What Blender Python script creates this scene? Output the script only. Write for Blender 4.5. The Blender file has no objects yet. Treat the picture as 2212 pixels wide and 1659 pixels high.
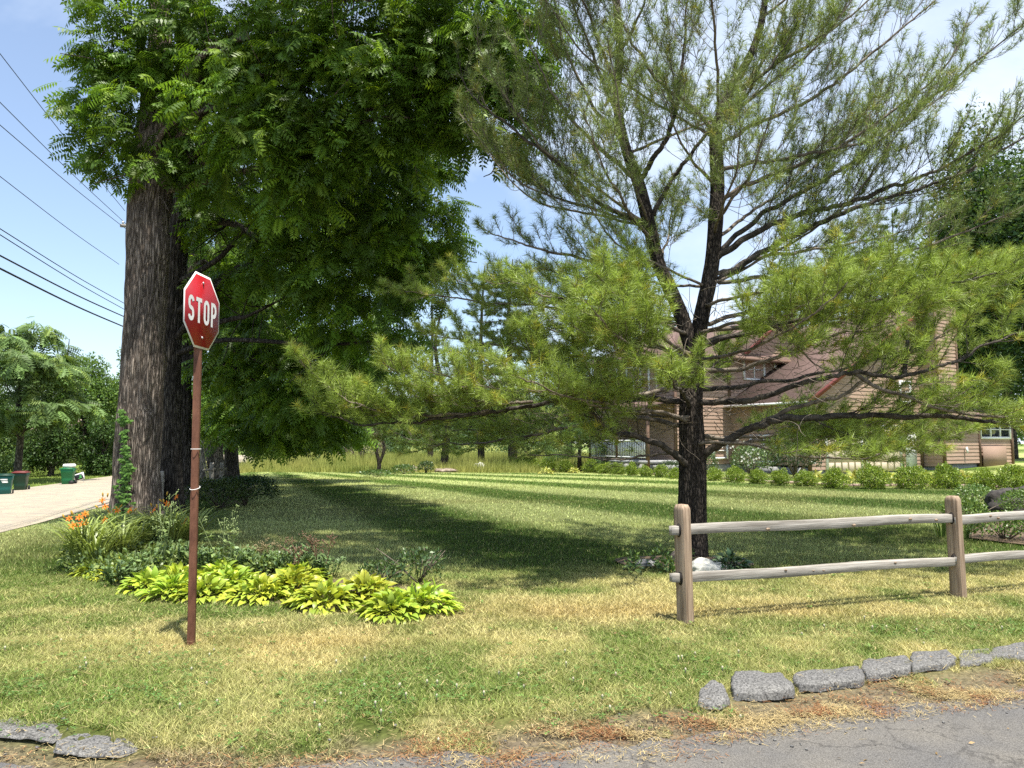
import bpy, bmesh, math
import numpy as np
from mathutils import Vector, Matrix

SC = bpy.context.scene
COL = SC.collection
R = math.radians

# ------------------------------------------------------------------ camera
EYE = 1.6
PITCH = R(4.5)
FPX = 1597.0                      # focal length in pixels of a 2212 px wide picture
cam_d = bpy.data.cameras.new('camera')
cam_d.sensor_width = 36.0
cam_d.lens = 36.0 * FPX / 2212.0
cam_d.clip_start = 0.05
cam_d.clip_end = 3000.0
cam = bpy.data.objects.new('camera', cam_d)
COL.objects.link(cam)
cam.location = (0, 0, EYE)
cam.rotation_euler = (R(90) + PITCH, 0, 0)
SC.camera = cam

# ------------------------------------------------------------------ light
SUN_EL = R(73)
SUN_H = np.array([0.53, -0.85]); SUN_H /= np.linalg.norm(SUN_H)
to_sun = Vector((math.cos(SUN_EL) * SUN_H[0], math.cos(SUN_EL) * SUN_H[1], math.sin(SUN_EL)))
sun_d = bpy.data.lights.new('sun', 'SUN')
sun_d.energy = 5.0
sun_d.angle = R(0.53)
sun_d.color = (1.0, 0.955, 0.87)
sun = bpy.data.objects.new('sun', sun_d)
COL.objects.link(sun)
sun.rotation_euler = to_sun.to_track_quat('Z', 'Y').to_euler()
sun.location = (10, -10, 30)

world = bpy.data.worlds.new('World')
SC.world = world
world.use_nodes = True
wn, wl = world.node_tree.nodes, world.node_tree.links
wn.clear()
w_out = wn.new('ShaderNodeOutputWorld')
w_bg = wn.new('ShaderNodeBackground')
w_bg.inputs['Strength'].default_value = 0.12
w_sky = wn.new('ShaderNodeTexSky')
w_sky.sky_type = 'NISHITA'
w_sky.sun_disc = False
w_sky.sun_elevation = SUN_EL
w_sky.sun_rotation = math.atan2(SUN_H[0], SUN_H[1])
w_sky.air_density = 1.0
w_sky.dust_density = 1.0
w_sky.ozone_density = 1.2
# thin fair-weather cloud laid out over the sky dome by direction
w_tc = wn.new('ShaderNodeTexCoord')
w_sep = wn.new('ShaderNodeSeparateXYZ')
wl.new(w_tc.outputs['Generated'], w_sep.inputs[0])
w_den = wn.new('ShaderNodeMath'); w_den.operation = 'ADD'; w_den.inputs[1].default_value = 0.22
wl.new(w_sep.outputs['Z'], w_den.inputs[0])
w_px = wn.new('ShaderNodeMath'); w_px.operation = 'DIVIDE'
w_py = wn.new('ShaderNodeMath'); w_py.operation = 'DIVIDE'
wl.new(w_sep.outputs['X'], w_px.inputs[0]); wl.new(w_den.outputs[0], w_px.inputs[1])
wl.new(w_sep.outputs['Y'], w_py.inputs[0]); wl.new(w_den.outputs[0], w_py.inputs[1])
w_cmb = wn.new('ShaderNodeCombineXYZ')
wl.new(w_px.outputs[0], w_cmb.inputs[0]); wl.new(w_py.outputs[0], w_cmb.inputs[1])
w_cmb.inputs[2].default_value = 3.7
w_noi = wn.new('ShaderNodeTexNoise')
w_noi.inputs['Scale'].default_value = 1.15
w_noi.inputs['Detail'].default_value = 7
w_noi.inputs['Roughness'].default_value = 0.56
w_noi.inputs['Distortion'].default_value = 0.35
wl.new(w_cmb.outputs[0], w_noi.inputs['Vector'])
# more cloud towards the right hand half of the sky
w_bias = wn.new('ShaderNodeMath'); w_bias.operation = 'MULTIPLY_ADD'
w_bias.inputs[1].default_value = 0.13; 
wl.new(w_px.outputs[0], w_bias.inputs[0]); wl.new(w_noi.outputs['Fac'], w_bias.inputs[2])
w_rmp = wn.new('ShaderNodeValToRGB')
w_rmp.color_ramp.elements[0].position = 0.46; w_rmp.color_ramp.elements[0].color = (0.10, 0.10, 0.10, 1)
w_rmp.color_ramp.elements[1].position = 0.76; w_rmp.color_ramp.elements[1].color = (1, 1, 1, 1)
wl.new(w_bias.outputs[0], w_rmp.inputs[0])
w_mix = wn.new('ShaderNodeMixRGB')
w_mix.inputs['Color2'].default_value = (4.6, 5.1, 5.8, 1)
wl.new(w_rmp.outputs['Color'], w_mix.inputs['Fac'])
wl.new(w_sky.outputs['Color'], w_mix.inputs['Color1'])
wl.new(w_mix.outputs['Color'], w_bg.inputs['Color'])
wl.new(w_bg.outputs[0], w_out.inputs['Surface'])

SC.view_settings.view_transform = 'Standard'
SC.view_settings.look = 'None'
SC.view_settings.gamma = 1.0
SC.view_settings.exposure = 1.0
SC.render.engine = 'CYCLES'
SC.cycles.max_bounces = 8
SC.cycles.diffuse_bounces = 4
SC.cycles.glossy_bounces = 2
SC.cycles.transmission_bounces = 5
SC.cycles.transparent_max_bounces = 4
SC.cycles.sample_clamp_indirect = 6.0
SC.cycles.use_denoising = False
SC.cycles.blur_glossy = 0.5

# ------------------------------------------------------------------ helpers
rng = np.random.default_rng(20240621)

def _hash(ix, iy, seed):
    h = (ix.astype(np.int64) * 374761393 + iy.astype(np.int64) * 668265263 + seed * 144665) & 0xFFFFFFFF
    h = ((h ^ (h >> 13)) * 1274126177) & 0xFFFFFFFF
    h = h ^ (h >> 16)
    return (h & 0xFFFF) / 65535.0

def vnoise(x, y, seed=0):
    x = np.asarray(x, float); y = np.asarray(y, float)
    ix = np.floor(x); iy = np.floor(y)
    fx = x - ix; fy = y - iy
    fx = fx * fx * (3 - 2 * fx); fy = fy * fy * (3 - 2 * fy)
    a = _hash(ix, iy, seed); b = _hash(ix + 1, iy, seed)
    c = _hash(ix, iy + 1, seed); d = _hash(ix + 1, iy + 1, seed)
    return (a * (1 - fx) + b * fx) * (1 - fy) + (c * (1 - fx) + d * fx) * fy

def fbm(x, y, seed=0, oct=4):
    s = 0.0; a = 0.5; t = 0.0
    for k in range(oct):
        s = s + a * vnoise(np.asarray(x) * 2 ** k, np.asarray(y) * 2 ** k, seed + 17 * k); t += a; a *= 0.5
    return s / t

def sstep(x, a, b):
    t = np.clip((np.asarray(x, float) - a) / (b - a), 0, 1)
    return t * t * (3 - 2 * t)

_cp, _sp = math.cos(PITCH), math.sin(PITCH)
def ray(u, v):
    x = (u - 1106.0) / FPX; q = -(v - 829.5) / FPX
    return np.array([x, _cp - q * _sp, _sp + q * _cp])

def at(u, v, D):
    """the point D metres ahead of the camera that shows at pixel u, v of the photograph"""
    d = ray(u, v)
    return np.array([0, 0, EYE]) + d * (D / d[1])

# edge of the side street (pixels read off the photograph, laid on flat ground)
_edge_px = [(-900, 1585), (-300, 1590), (0, 1608), (110, 1642), (230, 1650), (420, 1655), (540, 1650), (650, 1628), (800, 1610),
            (950, 1603), (1040, 1612), (1110, 1608), (1200, 1592), (1300, 1585), (1400, 1577), (1480, 1572),
            (1560, 1555), (1700, 1530), (1850, 1511), (2000, 1492), (2212, 1470), (2700, 1425), (3400, 1380)]
def _flat(u, v):
    d = ray(u, v); t = -EYE / d[2]
    return d[0] * t, d[1] * t
_ex = np.array([_flat(u, v)[0] for u, v in _edge_px]); _ey = np.array([_flat(u, v)[1] for u, v in _edge_px])
def street_edge(x):
    return np.interp(x, _ex, _ey)

def left_of_trees(x, y):
    return (x + 7.4) * -0.98 + (y - 14.6) * -0.2

def zt(x, y):
    x = np.asarray(x, float); y = np.asarray(y, float)
    z = -1.0 * sstep(left_of_trees(x, y), 1.2, 5.8)
    z = z + 0.05 * (fbm(x / 6, y / 6, 3, 2) - 0.5) * sstep(y, 8, 14)
    z = z - 0.07 * sstep(street_edge(x) - y, -0.5, 0.1)
    z = z + 0.35 * sstep(x, 19, 30) * sstep(y, 30, 44)
    return z

def gnd(u, v):
    """point of the terrain under pixel u, v"""
    d = ray(u, v); z = 0.0
    for _ in range(30):
        t = (z - EYE) / d[2]
        z = float(zt(d[0] * t, d[1] * t)) * 0.6 + z * 0.4
    t = (z - EYE) / d[2]
    return np.array([d[0] * t, d[1] * t, float(zt(d[0] * t, d[1] * t))])

def on(x, y):
    return np.array([x, y, float(zt(x, y))])

def nrm(v):
    v = np.asarray(v, float)
    return v / (np.linalg.norm(v, axis=-1, keepdims=True) + 1e-9)

class Geo:
    """collects vertices, faces and per-vertex colours; build() links them as ONE mesh object"""
    def __init__(s):
        s.V = []; s.F = []; s.C = []; s.n = 0
    def add(s, V, F, col=(0.5, 0.5, 0.5)):
        V = np.asarray(V, float).reshape(-1, 3)
        Fs = F if isinstance(F, list) else [F]
        for f in Fs:
            f = np.asarray(f, int)
            if f.size: s.F.append(f + s.n)
        c = np.asarray(col, float)
        if c.ndim == 1: c = np.tile(c, (len(V), 1))
        s.V.append(V); s.C.append(c); s.n += len(V)
    def mesh(s, name, off=None, smooth=False):
        V = np.concatenate(s.V); C = np.concatenate(s.C)
        if off is not None: V = V - np.asarray(off, float)
        me = bpy.data.meshes.new(name)
        me.vertices.add(len(V)); me.vertices.foreach_set('co', V.astype(np.float32).ravel())
        loops = np.concatenate([f.ravel() for f in s.F])
        tot = np.concatenate([np.full(len(f), f.shape[1]) for f in s.F])
        st = np.concatenate([[0], np.cumsum(tot)[:-1]])
        me.loops.add(len(loops)); me.loops.foreach_set('vertex_index', loops.astype(np.int32))
        me.polygons.add(len(tot)); me.polygons.foreach_set('loop_start', st.astype(np.int32))
        if smooth: me.polygons.foreach_set('use_smooth', np.ones(len(tot), bool))
        at_ = me.attributes.new('col', 'FLOAT_COLOR', 'POINT')
        at_.data.foreach_set('color', np.concatenate([C, np.ones((len(C), 1))], 1).astype(np.float32).ravel())
        me.update(calc_edges=True)
        return me
    def build(s, name, mat, parent=None, off=None, smooth=False):
        if parent is not None and off is None: off = parent.location
        me = s.mesh(name, off, smooth)
        me.materials.append(mat)
        o = bpy.data.objects.new(name, me)
        COL.objects.link(o)
        if parent is not None: o.parent = parent
        elif off is not None: o.location = off
        return o

def tag(o, label, cat, group=None):
    o['label'] = label; o['category'] = cat
    if group: o['group'] = group
    return o

def kind(o, k, label=None):
    o['kind'] = k
    if label: o['label'] = label
    return o

def thing(name, label, cat, loc, group=None, rz=0.0):
    o = bpy.data.objects.new(name, None)
    o.empty_display_size = 0.1
    COL.objects.link(o)
    o.location = [float(c) for c in loc]; o.rotation_euler = (0, 0, rz)
    return tag(o, label, cat, group)

def dup(o, loc=None, rz=None, scale=None, label=None, parent=None):
    c = o.copy(); COL.objects.link(c)
    if parent is not None: c.parent = parent
    if loc is not None: c.location = [float(k) for k in loc]
    if rz is not None: c.rotation_euler = (0, 0, rz)
    if scale is not None: c.scale = (scale, scale, scale) if np.isscalar(scale) else scale
    if label: c['label'] = label
    for ch in list(o.children): dup(ch, parent=c)
    return c

def spline(P, n):
    """Catmull-Rom through the points P, n samples per span"""
    P = np.asarray(P, float)
    if len(P) < 3:
        t = np.linspace(0, 1, n + 1)[:, None]
        return P[0] * (1 - t) + P[-1] * t
    Q = np.vstack([2 * P[0] - P[1], P, 2 * P[-1] - P[-2]])
    out = []
    for i in range(1, len(Q) - 2):
        p0, p1, p2, p3 = Q[i - 1], Q[i], Q[i + 1], Q[i + 2]
        t = np.linspace(0, 1, n, endpoint=False)[:, None]
        out.append(0.5 * ((2 * p1) + (-p0 + p2) * t + (2 * p0 - 5 * p1 + 4 * p2 - p3) * t ** 2 + (-p0 + 3 * p1 - 3 * p2 + p3) * t ** 3))
    out.append(P[-1:])
    return np.concatenate(out)

def frames(P):
    T = np.gradient(P, axis=0); T = nrm(T)
    up = np.array([0, 0, 1.0])
    A = np.cross(T, up); bad = np.linalg.norm(A, axis=1) < 0.15
    A[bad] = np.cross(T[bad], np.array([1.0, 0, 0])); A = nrm(A)
    for i in range(1, len(A)):
        a = A[i - 1] - T[i] * np.dot(A[i - 1], T[i]); l = np.linalg.norm(a)
        if l > 1e-3: A[i] = a / l
    B = np.cross(T, A)
    return T, A, B

def tube(P, r, n=8, cap=True):
    P = np.asarray(P, float); r = np.broadcast_to(np.asarray(r, float), (len(P),))
    T, A, B = frames(P)
    th = np.linspace(0, 2 * math.pi, n, endpoint=False)
    V = P[:, None] + r[:, None, None] * (A[:, None] * np.cos(th)[None, :, None] + B[:, None] * np.sin(th)[None, :, None])
    V = V.reshape(-1, 3); m = len(P)
    i = np.arange(m - 1)[:, None] * n; j = np.arange(n)[None, :]; k = (j + 1) % n
    F = np.stack([i + j, i + k, i + n + k, i + n + j], -1).reshape(-1, 4)
    Fs = [F]
    if cap: Fs += [np.arange(n)[None, ::-1], (np.arange(n) + (m - 1) * n)[None, :]]
    return V, Fs

def box(c, size, M=None, bev=0.0):
    """a box (bevelled if asked) centred at c with edge lengths size, turned by the 3x3 matrix M"""
    bm = bmesh.new()
    bmesh.ops.create_cube(bm, size=1.0)
    bmesh.ops.scale(bm, vec=size, verts=bm.verts)
    if bev > 0: bmesh.ops.bevel(bm, geom=list(bm.edges), offset=bev, segments=1, affect='EDGES', clamp_overlap=True)
    bm.verts.ensure_lookup_table()
    V = np.array([v.co for v in bm.verts]); Fd = {}
    for f in bm.faces: Fd.setdefault(len(f.verts), []).append([v.index for v in f.verts])
    bm.free()
    if M is not None: V = V @ np.asarray(M).T
    return V + np.asarray(c, float), [np.array(x) for x in Fd.values()]

def rotz(a):
    c, s = math.cos(a), math.sin(a)
    return np.array([[c, -s, 0], [s, c, 0], [0, 0, 1.0]])

def prism(poly, z0, z1):
    """vertical prism over a polygon of (x, y); z0, z1 numbers or per-vertex"""
    n = len(poly); poly = np.asarray(poly, float)
    lo = np.column_stack([poly, np.broadcast_to(z0, n)]); hi = np.column_stack([poly, np.broadcast_to(z1, n)])
    V = np.vstack([lo, hi]); j = np.arange(n); k = (j + 1) % n
    return V, [np.stack([j, k, k + n, j + n], 1), np.arange(n)[None, ::-1], (np.arange(n) + n)[None, :]]

# ------------------------------------------------------------------ materials
def new_mat(name):
    m = bpy.data.materials.new(name); m.use_nodes = True
    n = m.node_tree.nodes; n.clear()
    out = n.new('ShaderNodeOutputMaterial'); b = n.new('ShaderNodeBsdfPrincipled')
    m.node_tree.links.new(b.outputs[0], out.inputs['Surface'])
    return m, n, m.node_tree.links, b, out

def leaf_mat(name, trans=0.35, rough=0.45, spec=0.4, tint=(1.25, 1.2, 0.55)):
    m, n, l, b, out = new_mat(name)
    a = n.new('ShaderNodeAttribute'); a.attribute_name = 'col'
    l.new(a.outputs['Color'], b.inputs['Base Color'])
    b.inputs['Roughness'].default_value = rough
    b.inputs['Specular IOR Level'].default_value = spec
    t = n.new('ShaderNodeBsdfTranslucent')
    mu = n.new('ShaderNodeMixRGB'); mu.blend_type = 'MULTIPLY'; mu.inputs['Fac'].default_value = 1
    mu.inputs['Color2'].default_value = (*tint, 1)
    l.new(a.outputs['Color'], mu.inputs['Color1']); l.new(mu.outputs[0], t.inputs['Color'])
    mx = n.new('ShaderNodeMixShader'); mx.inputs['Fac'].default_value = trans
    l.new(b.outputs[0], mx.inputs[1]); l.new(t.outputs[0], mx.inputs[2])
    l.new(mx.outputs[0], out.inputs['Surface'])
    return m

def surf_mat(name, c1, c2, scale=8.0, rough=0.8, bump=0.0, bscale=None, detail=6, stretch=(1, 1, 1), attr=False, spec=0.3, dist=0.02, lo=0.35, hi=0.65):
    m, n, l, b, out = new_mat(name)
    tc = n.new('ShaderNodeTexCoord'); mp = n.new('ShaderNodeMapping'); mp.inputs['Scale'].default_value = stretch
    l.new(tc.outputs['Object'], mp.inputs[0])
    no = n.new('ShaderNodeTexNoise'); no.inputs['Scale'].default_value = scale; no.inputs['Detail'].default_value = detail
    no.inputs['Roughness'].default_value = 0.62
    l.new(mp.outputs[0], no.inputs['Vector'])
    r = n.new('ShaderNodeValToRGB')
    r.color_ramp.elements[0].position = lo; r.color_ramp.elements[1].position = hi
    r.color_ramp.elements[0].color = (*c1, 1); r.color_ramp.elements[1].color = (*c2, 1)
    l.new(no.outputs['Fac'], r.inputs[0])
    src = r.outputs[0]
    if attr:
        a = n.new('ShaderNodeAttribute'); a.attribute_name = 'col'
        mu = n.new('ShaderNodeMixRGB'); mu.blend_type = 'MULTIPLY'; mu.inputs['Fac'].default_value = 1
        l.new(src, mu.inputs['Color1']); l.new(a.outputs['Color'], mu.inputs['Color2']); src = mu.outputs[0]
    l.new(src, b.inputs['Base Color'])
    b.inputs['Roughness'].default_value = rough; b.inputs['Specular IOR Level'].default_value = spec
    if bump > 0:
        no2 = n.new('ShaderNodeTexNoise'); no2.inputs['Scale'].default_value = bscale or scale * 2; no2.inputs['Detail'].default_value = 5
        l.new(mp.outputs[0], no2.inputs['Vector'])
        bp = n.new('ShaderNodeBump'); bp.inputs['Strength'].default_value = bump; bp.inputs['Distance'].default_value = dist
        l.new(no2.outputs['Fac'], bp.inputs['Height']); l.new(bp.outputs[0], b.inputs['Normal'])
    return m

def plain(name, c, rough=0.5, spec=0.4, metal=0.0):
    m, n, l, b, out = new_mat(name)
    no = n.new('ShaderNodeTexNoise'); no.inputs['Scale'].default_value = 14; no.inputs['Detail'].default_value = 5
    tc = n.new('ShaderNodeTexCoord'); l.new(tc.outputs['Object'], no.inputs['Vector'])
    r = n.new('ShaderNodeValToRGB')
    r.color_ramp.elements[0].color = (*[k * 0.8 for k in c], 1); r.color_ramp.elements[1].color = (*[min(1, k * 1.15) for k in c], 1)
    l.new(no.outputs['Fac'], r.inputs[0]); l.new(r.outputs[0], b.inputs['Base Color'])
    b.inputs['Roughness'].default_value = rough; b.inputs['Specular IOR Level'].default_value = spec
    b.inputs['Metallic'].default_value = metal
    return m

def bark_mat(name, dark, light, sx=14.0, sz=3.0, bump=0.9, dist=0.05, moss=None):
    """furrowed bark: stretched cell ridges, darker in the furrows"""
    m, n, l, b, out = new_mat(name)
    tc = n.new('ShaderNodeTexCoord'); mp = n.new('ShaderNodeMapping'); mp.inputs['Scale'].default_value = (sx, sx, sz)
    no = n.new('ShaderNodeTexNoise'); no.inputs['Scale'].default_value = 1.3; no.inputs['Detail'].default_value = 4
    l.new(tc.outputs['Object'], mp.inputs[0]); l.new(mp.outputs[0], no.inputs['Vector'])
    ad = n.new('ShaderNodeMixRGB'); ad.blend_type = 'ADD'; ad.inputs['Fac'].default_value = 1.2
    l.new(mp.outputs[0], ad.inputs['Color1']); l.new(no.outputs['Color'], ad.inputs['Color2'])
    vo = n.new('ShaderNodeTexVoronoi'); vo.feature = 'DISTANCE_TO_EDGE'; vo.inputs['Scale'].default_value = 1.0
    l.new(ad.outputs[0], vo.inputs['Vector'])
    r = n.new('ShaderNodeValToRGB'); r.color_ramp.elements[0].position = 0.02; r.color_ramp.elements[1].position = 0.32
    r.color_ramp.elements[0].color = (*dark, 1); r.color_ramp.elements[1].color = (*light, 1)
    l.new(vo.outputs['Distance'], r.inputs[0])
    n2 = n.new('ShaderNodeTexNoise'); n2.inputs['Scale'].default_value = 2.2; n2.inputs['Detail'].default_value = 8
    l.new(tc.outputs['Object'], n2.inputs['Vector'])
    mu = n.new('ShaderNodeMixRGB'); mu.blend_type = 'MULTIPLY'; mu.inputs['Fac'].default_value = 0.75
    rr = n.new('ShaderNodeValToRGB'); rr.color_ramp.elements[0].position = 0.3; rr.color_ramp.elements[1].position = 0.7
    rr.color_ramp.elements[0].color = (0.55, 0.55, 0.55, 1); rr.color_ramp.elements[1].color = (*(moss or (1.3, 1.3, 1.25)), 1)
    l.new(n2.outputs['Fac'], rr.inputs[0]); l.new(r.outputs[0], mu.inputs['Color1']); l.new(rr.outputs[0], mu.inputs['Color2'])
    l.new(mu.outputs[0], b.inputs['Base Color'])
    b.inputs['Roughness'].default_value = 0.9; b.inputs['Specular IOR Level'].default_value = 0.12
    bp = n.new('ShaderNodeBump'); bp.inputs['Strength'].default_value = bump; bp.inputs['Distance'].default_value = dist
    mm = n.new('ShaderNodeMath'); mm.operation = 'MINIMUM'; mm.inputs[1].default_value = 0.35
    l.new(vo.outputs['Distance'], mm.inputs[0]); l.new(mm.outputs[0], bp.inputs['Height']); l.new(bp.outputs[0], b.inputs['Normal'])
    return m

M = {}
M['leaf'] = leaf_mat('walnut_leaf', 0.42, 0.45, 0.3)
M['bgleaf'] = leaf_mat('tree_leaf', 0.30, 0.55, 0.3)
M['needle'] = leaf_mat('pine_needle', 0.25, 0.45, 0.3, (1.15, 1.15, 0.6))
M['grass'] = leaf_mat('grass_blade', 0.22, 0.6, 0.25, (1.1, 1.1, 0.7))
M['hosta'] = leaf_mat('hosta_leaf', 0.25, 0.4, 0.4, (1.1, 1.1, 0.6))
M['petal'] = leaf_mat('lily_petal', 0.3, 0.6, 0.2, (1.1, 1.0, 0.8))
M['walnut_bark'] = bark_mat('walnut_bark', (0.075, 0.06, 0.05), (0.34, 0.285, 0.24), 24, 2.4, 1.0, 0.07, (1.35, 1.32, 1.25))
M['shaded_bark'] = bark_mat('shaded_bark', (0.02, 0.017, 0.015), (0.13, 0.115, 0.10), 26, 3, 1.0, 0.05)  # walnut bark darkened to put shade into the colour of the trunks behind
M['grey_bark'] = bark_mat('grey_bark', (0.04, 0.036, 0.032), (0.26, 0.23, 0.19), 16, 4, 0.9, 0.05)
M['pine_bark'] = bark_mat('pine_bark', (0.018, 0.015, 0.013), (0.105, 0.085, 0.07), 30, 9, 1.0, 0.03)
M['twig'] = surf_mat('pine_twig', (0.075, 0.058, 0.042), (0.24, 0.2, 0.155), 9, 0.85, 0.5, 40, dist=0.01)
M['fg_bark'] = bark_mat('far_bark', (0.03, 0.026, 0.022), (0.14, 0.12, 0.1), 9, 3, 0.8, 0.05)
# ------------------------------------------------------------------ ground, roads
def stripe(x, y):
    """mown stripes: passes of the mower fan out from the far left corner of the lawn"""
    th = np.degrees(np.arctan2(x + 15.5, 46.0 - y)) + 1.1 * (fbm(x / 7, y / 7, 31, 2) - 0.5)
    return np.tanh(3.0 * np.cos(2 * np.pi * (th - 29.4) / 9.5))

def grass_tone(x, y):
    """colour of the turf at a place (its own colour: dry, lush, clover; the sheen of mown stripes is painted in)"""
    x = np.asarray(x, float); y = np.asarray(y, float)
    lush = np.array([0.11, 0.18, 0.03]); fresh = np.array([0.24, 0.29, 0.07]); dry = np.array([0.50, 0.445, 0.19]); rust = np.array([0.40, 0.235, 0.075])
    big = fbm(x / 1.5, y / 1.5, 5, 4); mid = fbm(x / 0.45, y / 0.45, 9, 3)
    verge = 1 - sstep(y - 0.12 * x, 7.6, 10.6)
    dryness = np.clip((big * 0.35 + mid * 0.65 - 0.5) * 3.0 + 0.47 + 0.05 * x, 0, 1) * verge
    # clover and greener tufts in the verge
    g = np.exp(-(((x + 0.7) / 1.0) ** 2 + ((y - 4.9) / 0.45) ** 2)) + 0.9 * np.exp(-(((x + 2.9) / 0.9) ** 2 + ((y - 5.0) / 0.8) ** 2)) + 0.9 * np.exp(-(((x - 4.3) / 1.4) ** 2 + ((y - 6.3) / 0.3) ** 2)) + 0.6 * np.exp(-(((x - 1.4) / 0.9) ** 2 + ((y - 5.6) / 0.35) ** 2))
    dryness = np.clip(dryness - 0.75 * g * (0.5 + mid), 0, 1)
    # the burnt patch between the bed and the fence, and along the fence
    b = np.exp(-(((x - 0.5) / 1.1) ** 2 + ((y - 7.15) / 0.45) ** 2)) + 0.75 * np.exp(-(((x - 2.6) / 1.3) ** 2 + ((y - 7.1) / 0.35) ** 2)) + 0.35 * np.exp(-(((x + 1.6) / 1.6) ** 2 + ((y - 6.1) / 0.5) ** 2))
    dryness = np.clip(dryness + 0.9 * b * (0.4 + big), 0, 1)
    lawn = sstep(y - 0.12 * x, 8.2, 10.8)
    st = stripe(x, y) * 0.5 + 0.5
    lt = np.array([0.37, 0.42, 0.16]); dk = np.array([0.085, 0.145, 0.022])  # light and dark sheen of the leaning mown blades, painted as turf colour
    lawn_dry = np.clip((fbm(x / 3.5, y / 2.5, 41, 4) - 0.52) * 3.0, 0, 0.7)
    cl = dk[None] * (1 - st[:, None]) + lt[None] * st[:, None]
    cl = cl * (1 - lawn_dry[:, None] * 0.7) + np.array([0.27, 0.27, 0.095])[None] * lawn_dry[:, None] * 0.7
    cv = lush[None] * (1 - mid[:, None]) + fresh[None] * mid[:, None]
    c = cv * (1 - lawn[:, None]) + cl * lawn[:, None]
    c = c * (1 - dryness[:, None]) + dry[None] * dryness[:, None]
    rr = np.clip(b * 0.8 * (big * 1.6 - 0.35), 0, 0.65) 
    c = c * (1 - rr[:, None]) + rust[None] * rr[:, None]
    # rough hay-coloured meadow beyond the mown lawn, sunlit verge over the road
    md = sstep(y + 0.06 * x + 1.5 * (fbm(x / 3, y / 3, 8, 2) - 0.5), 38.5, 39.5) * (x < 6)
    c = c * (1 - md[:, None]) + np.array([0.22, 0.24, 0.06])[None] * md[:, None]
    vl = sstep(left_of_trees(x, y), 2.0, 4.0)
    c = c * (1 - vl[:, None]) + np.array([0.14, 0.20, 0.04])[None] * vl[:, None]
    # bare soil at the ragged front edge of the verge
    e = y - street_edge(x)
    so = (1 - sstep(e, 0.05, 0.42)) * np.clip((fbm(x / 0.3, y / 0.3, 77, 3) - 0.38) * 4, 0, 1)
    c = c * (1 - so[:, None]) + np.array([0.23, 0.175, 0.12])[None] * so[:, None]
    return c

gx = np.concatenate([np.linspace(-420, -40, 20)[:-1], np.linspace(-40, -9, 50)[:-1], np.linspace(-9, 9, 200)[:-1], np.linspace(9, 40, 50)[:-1], np.linspace(40, 420, 20)])
gy = np.concatenate([np.linspace(-60, 2.5, 14)[:-1], np.linspace(2.5, 11, 130)[:-1], np.linspace(11, 60, 160)[:-1], np.linspace(60, 700, 30)])
GX, GY = np.meshgrid(gx, gy)
V = np.column_stack([GX.ravel(), GY.ravel(), zt(GX.ravel(), GY.ravel())])
nx, ny = len(gx), len(gy)
i = np.arange(ny - 1)[:, None] * nx; j = np.arange(nx - 1)[None]
F = np.stack([i + j, i + j + 1, i + nx + j + 1, i + nx + j], -1).reshape(-1, 4)
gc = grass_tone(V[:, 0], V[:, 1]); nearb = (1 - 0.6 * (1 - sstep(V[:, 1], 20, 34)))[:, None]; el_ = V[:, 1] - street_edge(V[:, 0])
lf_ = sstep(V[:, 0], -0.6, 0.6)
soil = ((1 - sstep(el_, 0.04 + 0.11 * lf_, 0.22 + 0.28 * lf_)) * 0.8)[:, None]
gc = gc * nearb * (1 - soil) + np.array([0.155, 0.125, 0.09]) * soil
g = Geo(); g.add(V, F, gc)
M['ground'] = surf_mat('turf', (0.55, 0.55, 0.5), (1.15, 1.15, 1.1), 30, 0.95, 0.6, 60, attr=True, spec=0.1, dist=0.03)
kind(g.build('ground', M['ground'], smooth=True), 'structure')

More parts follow.
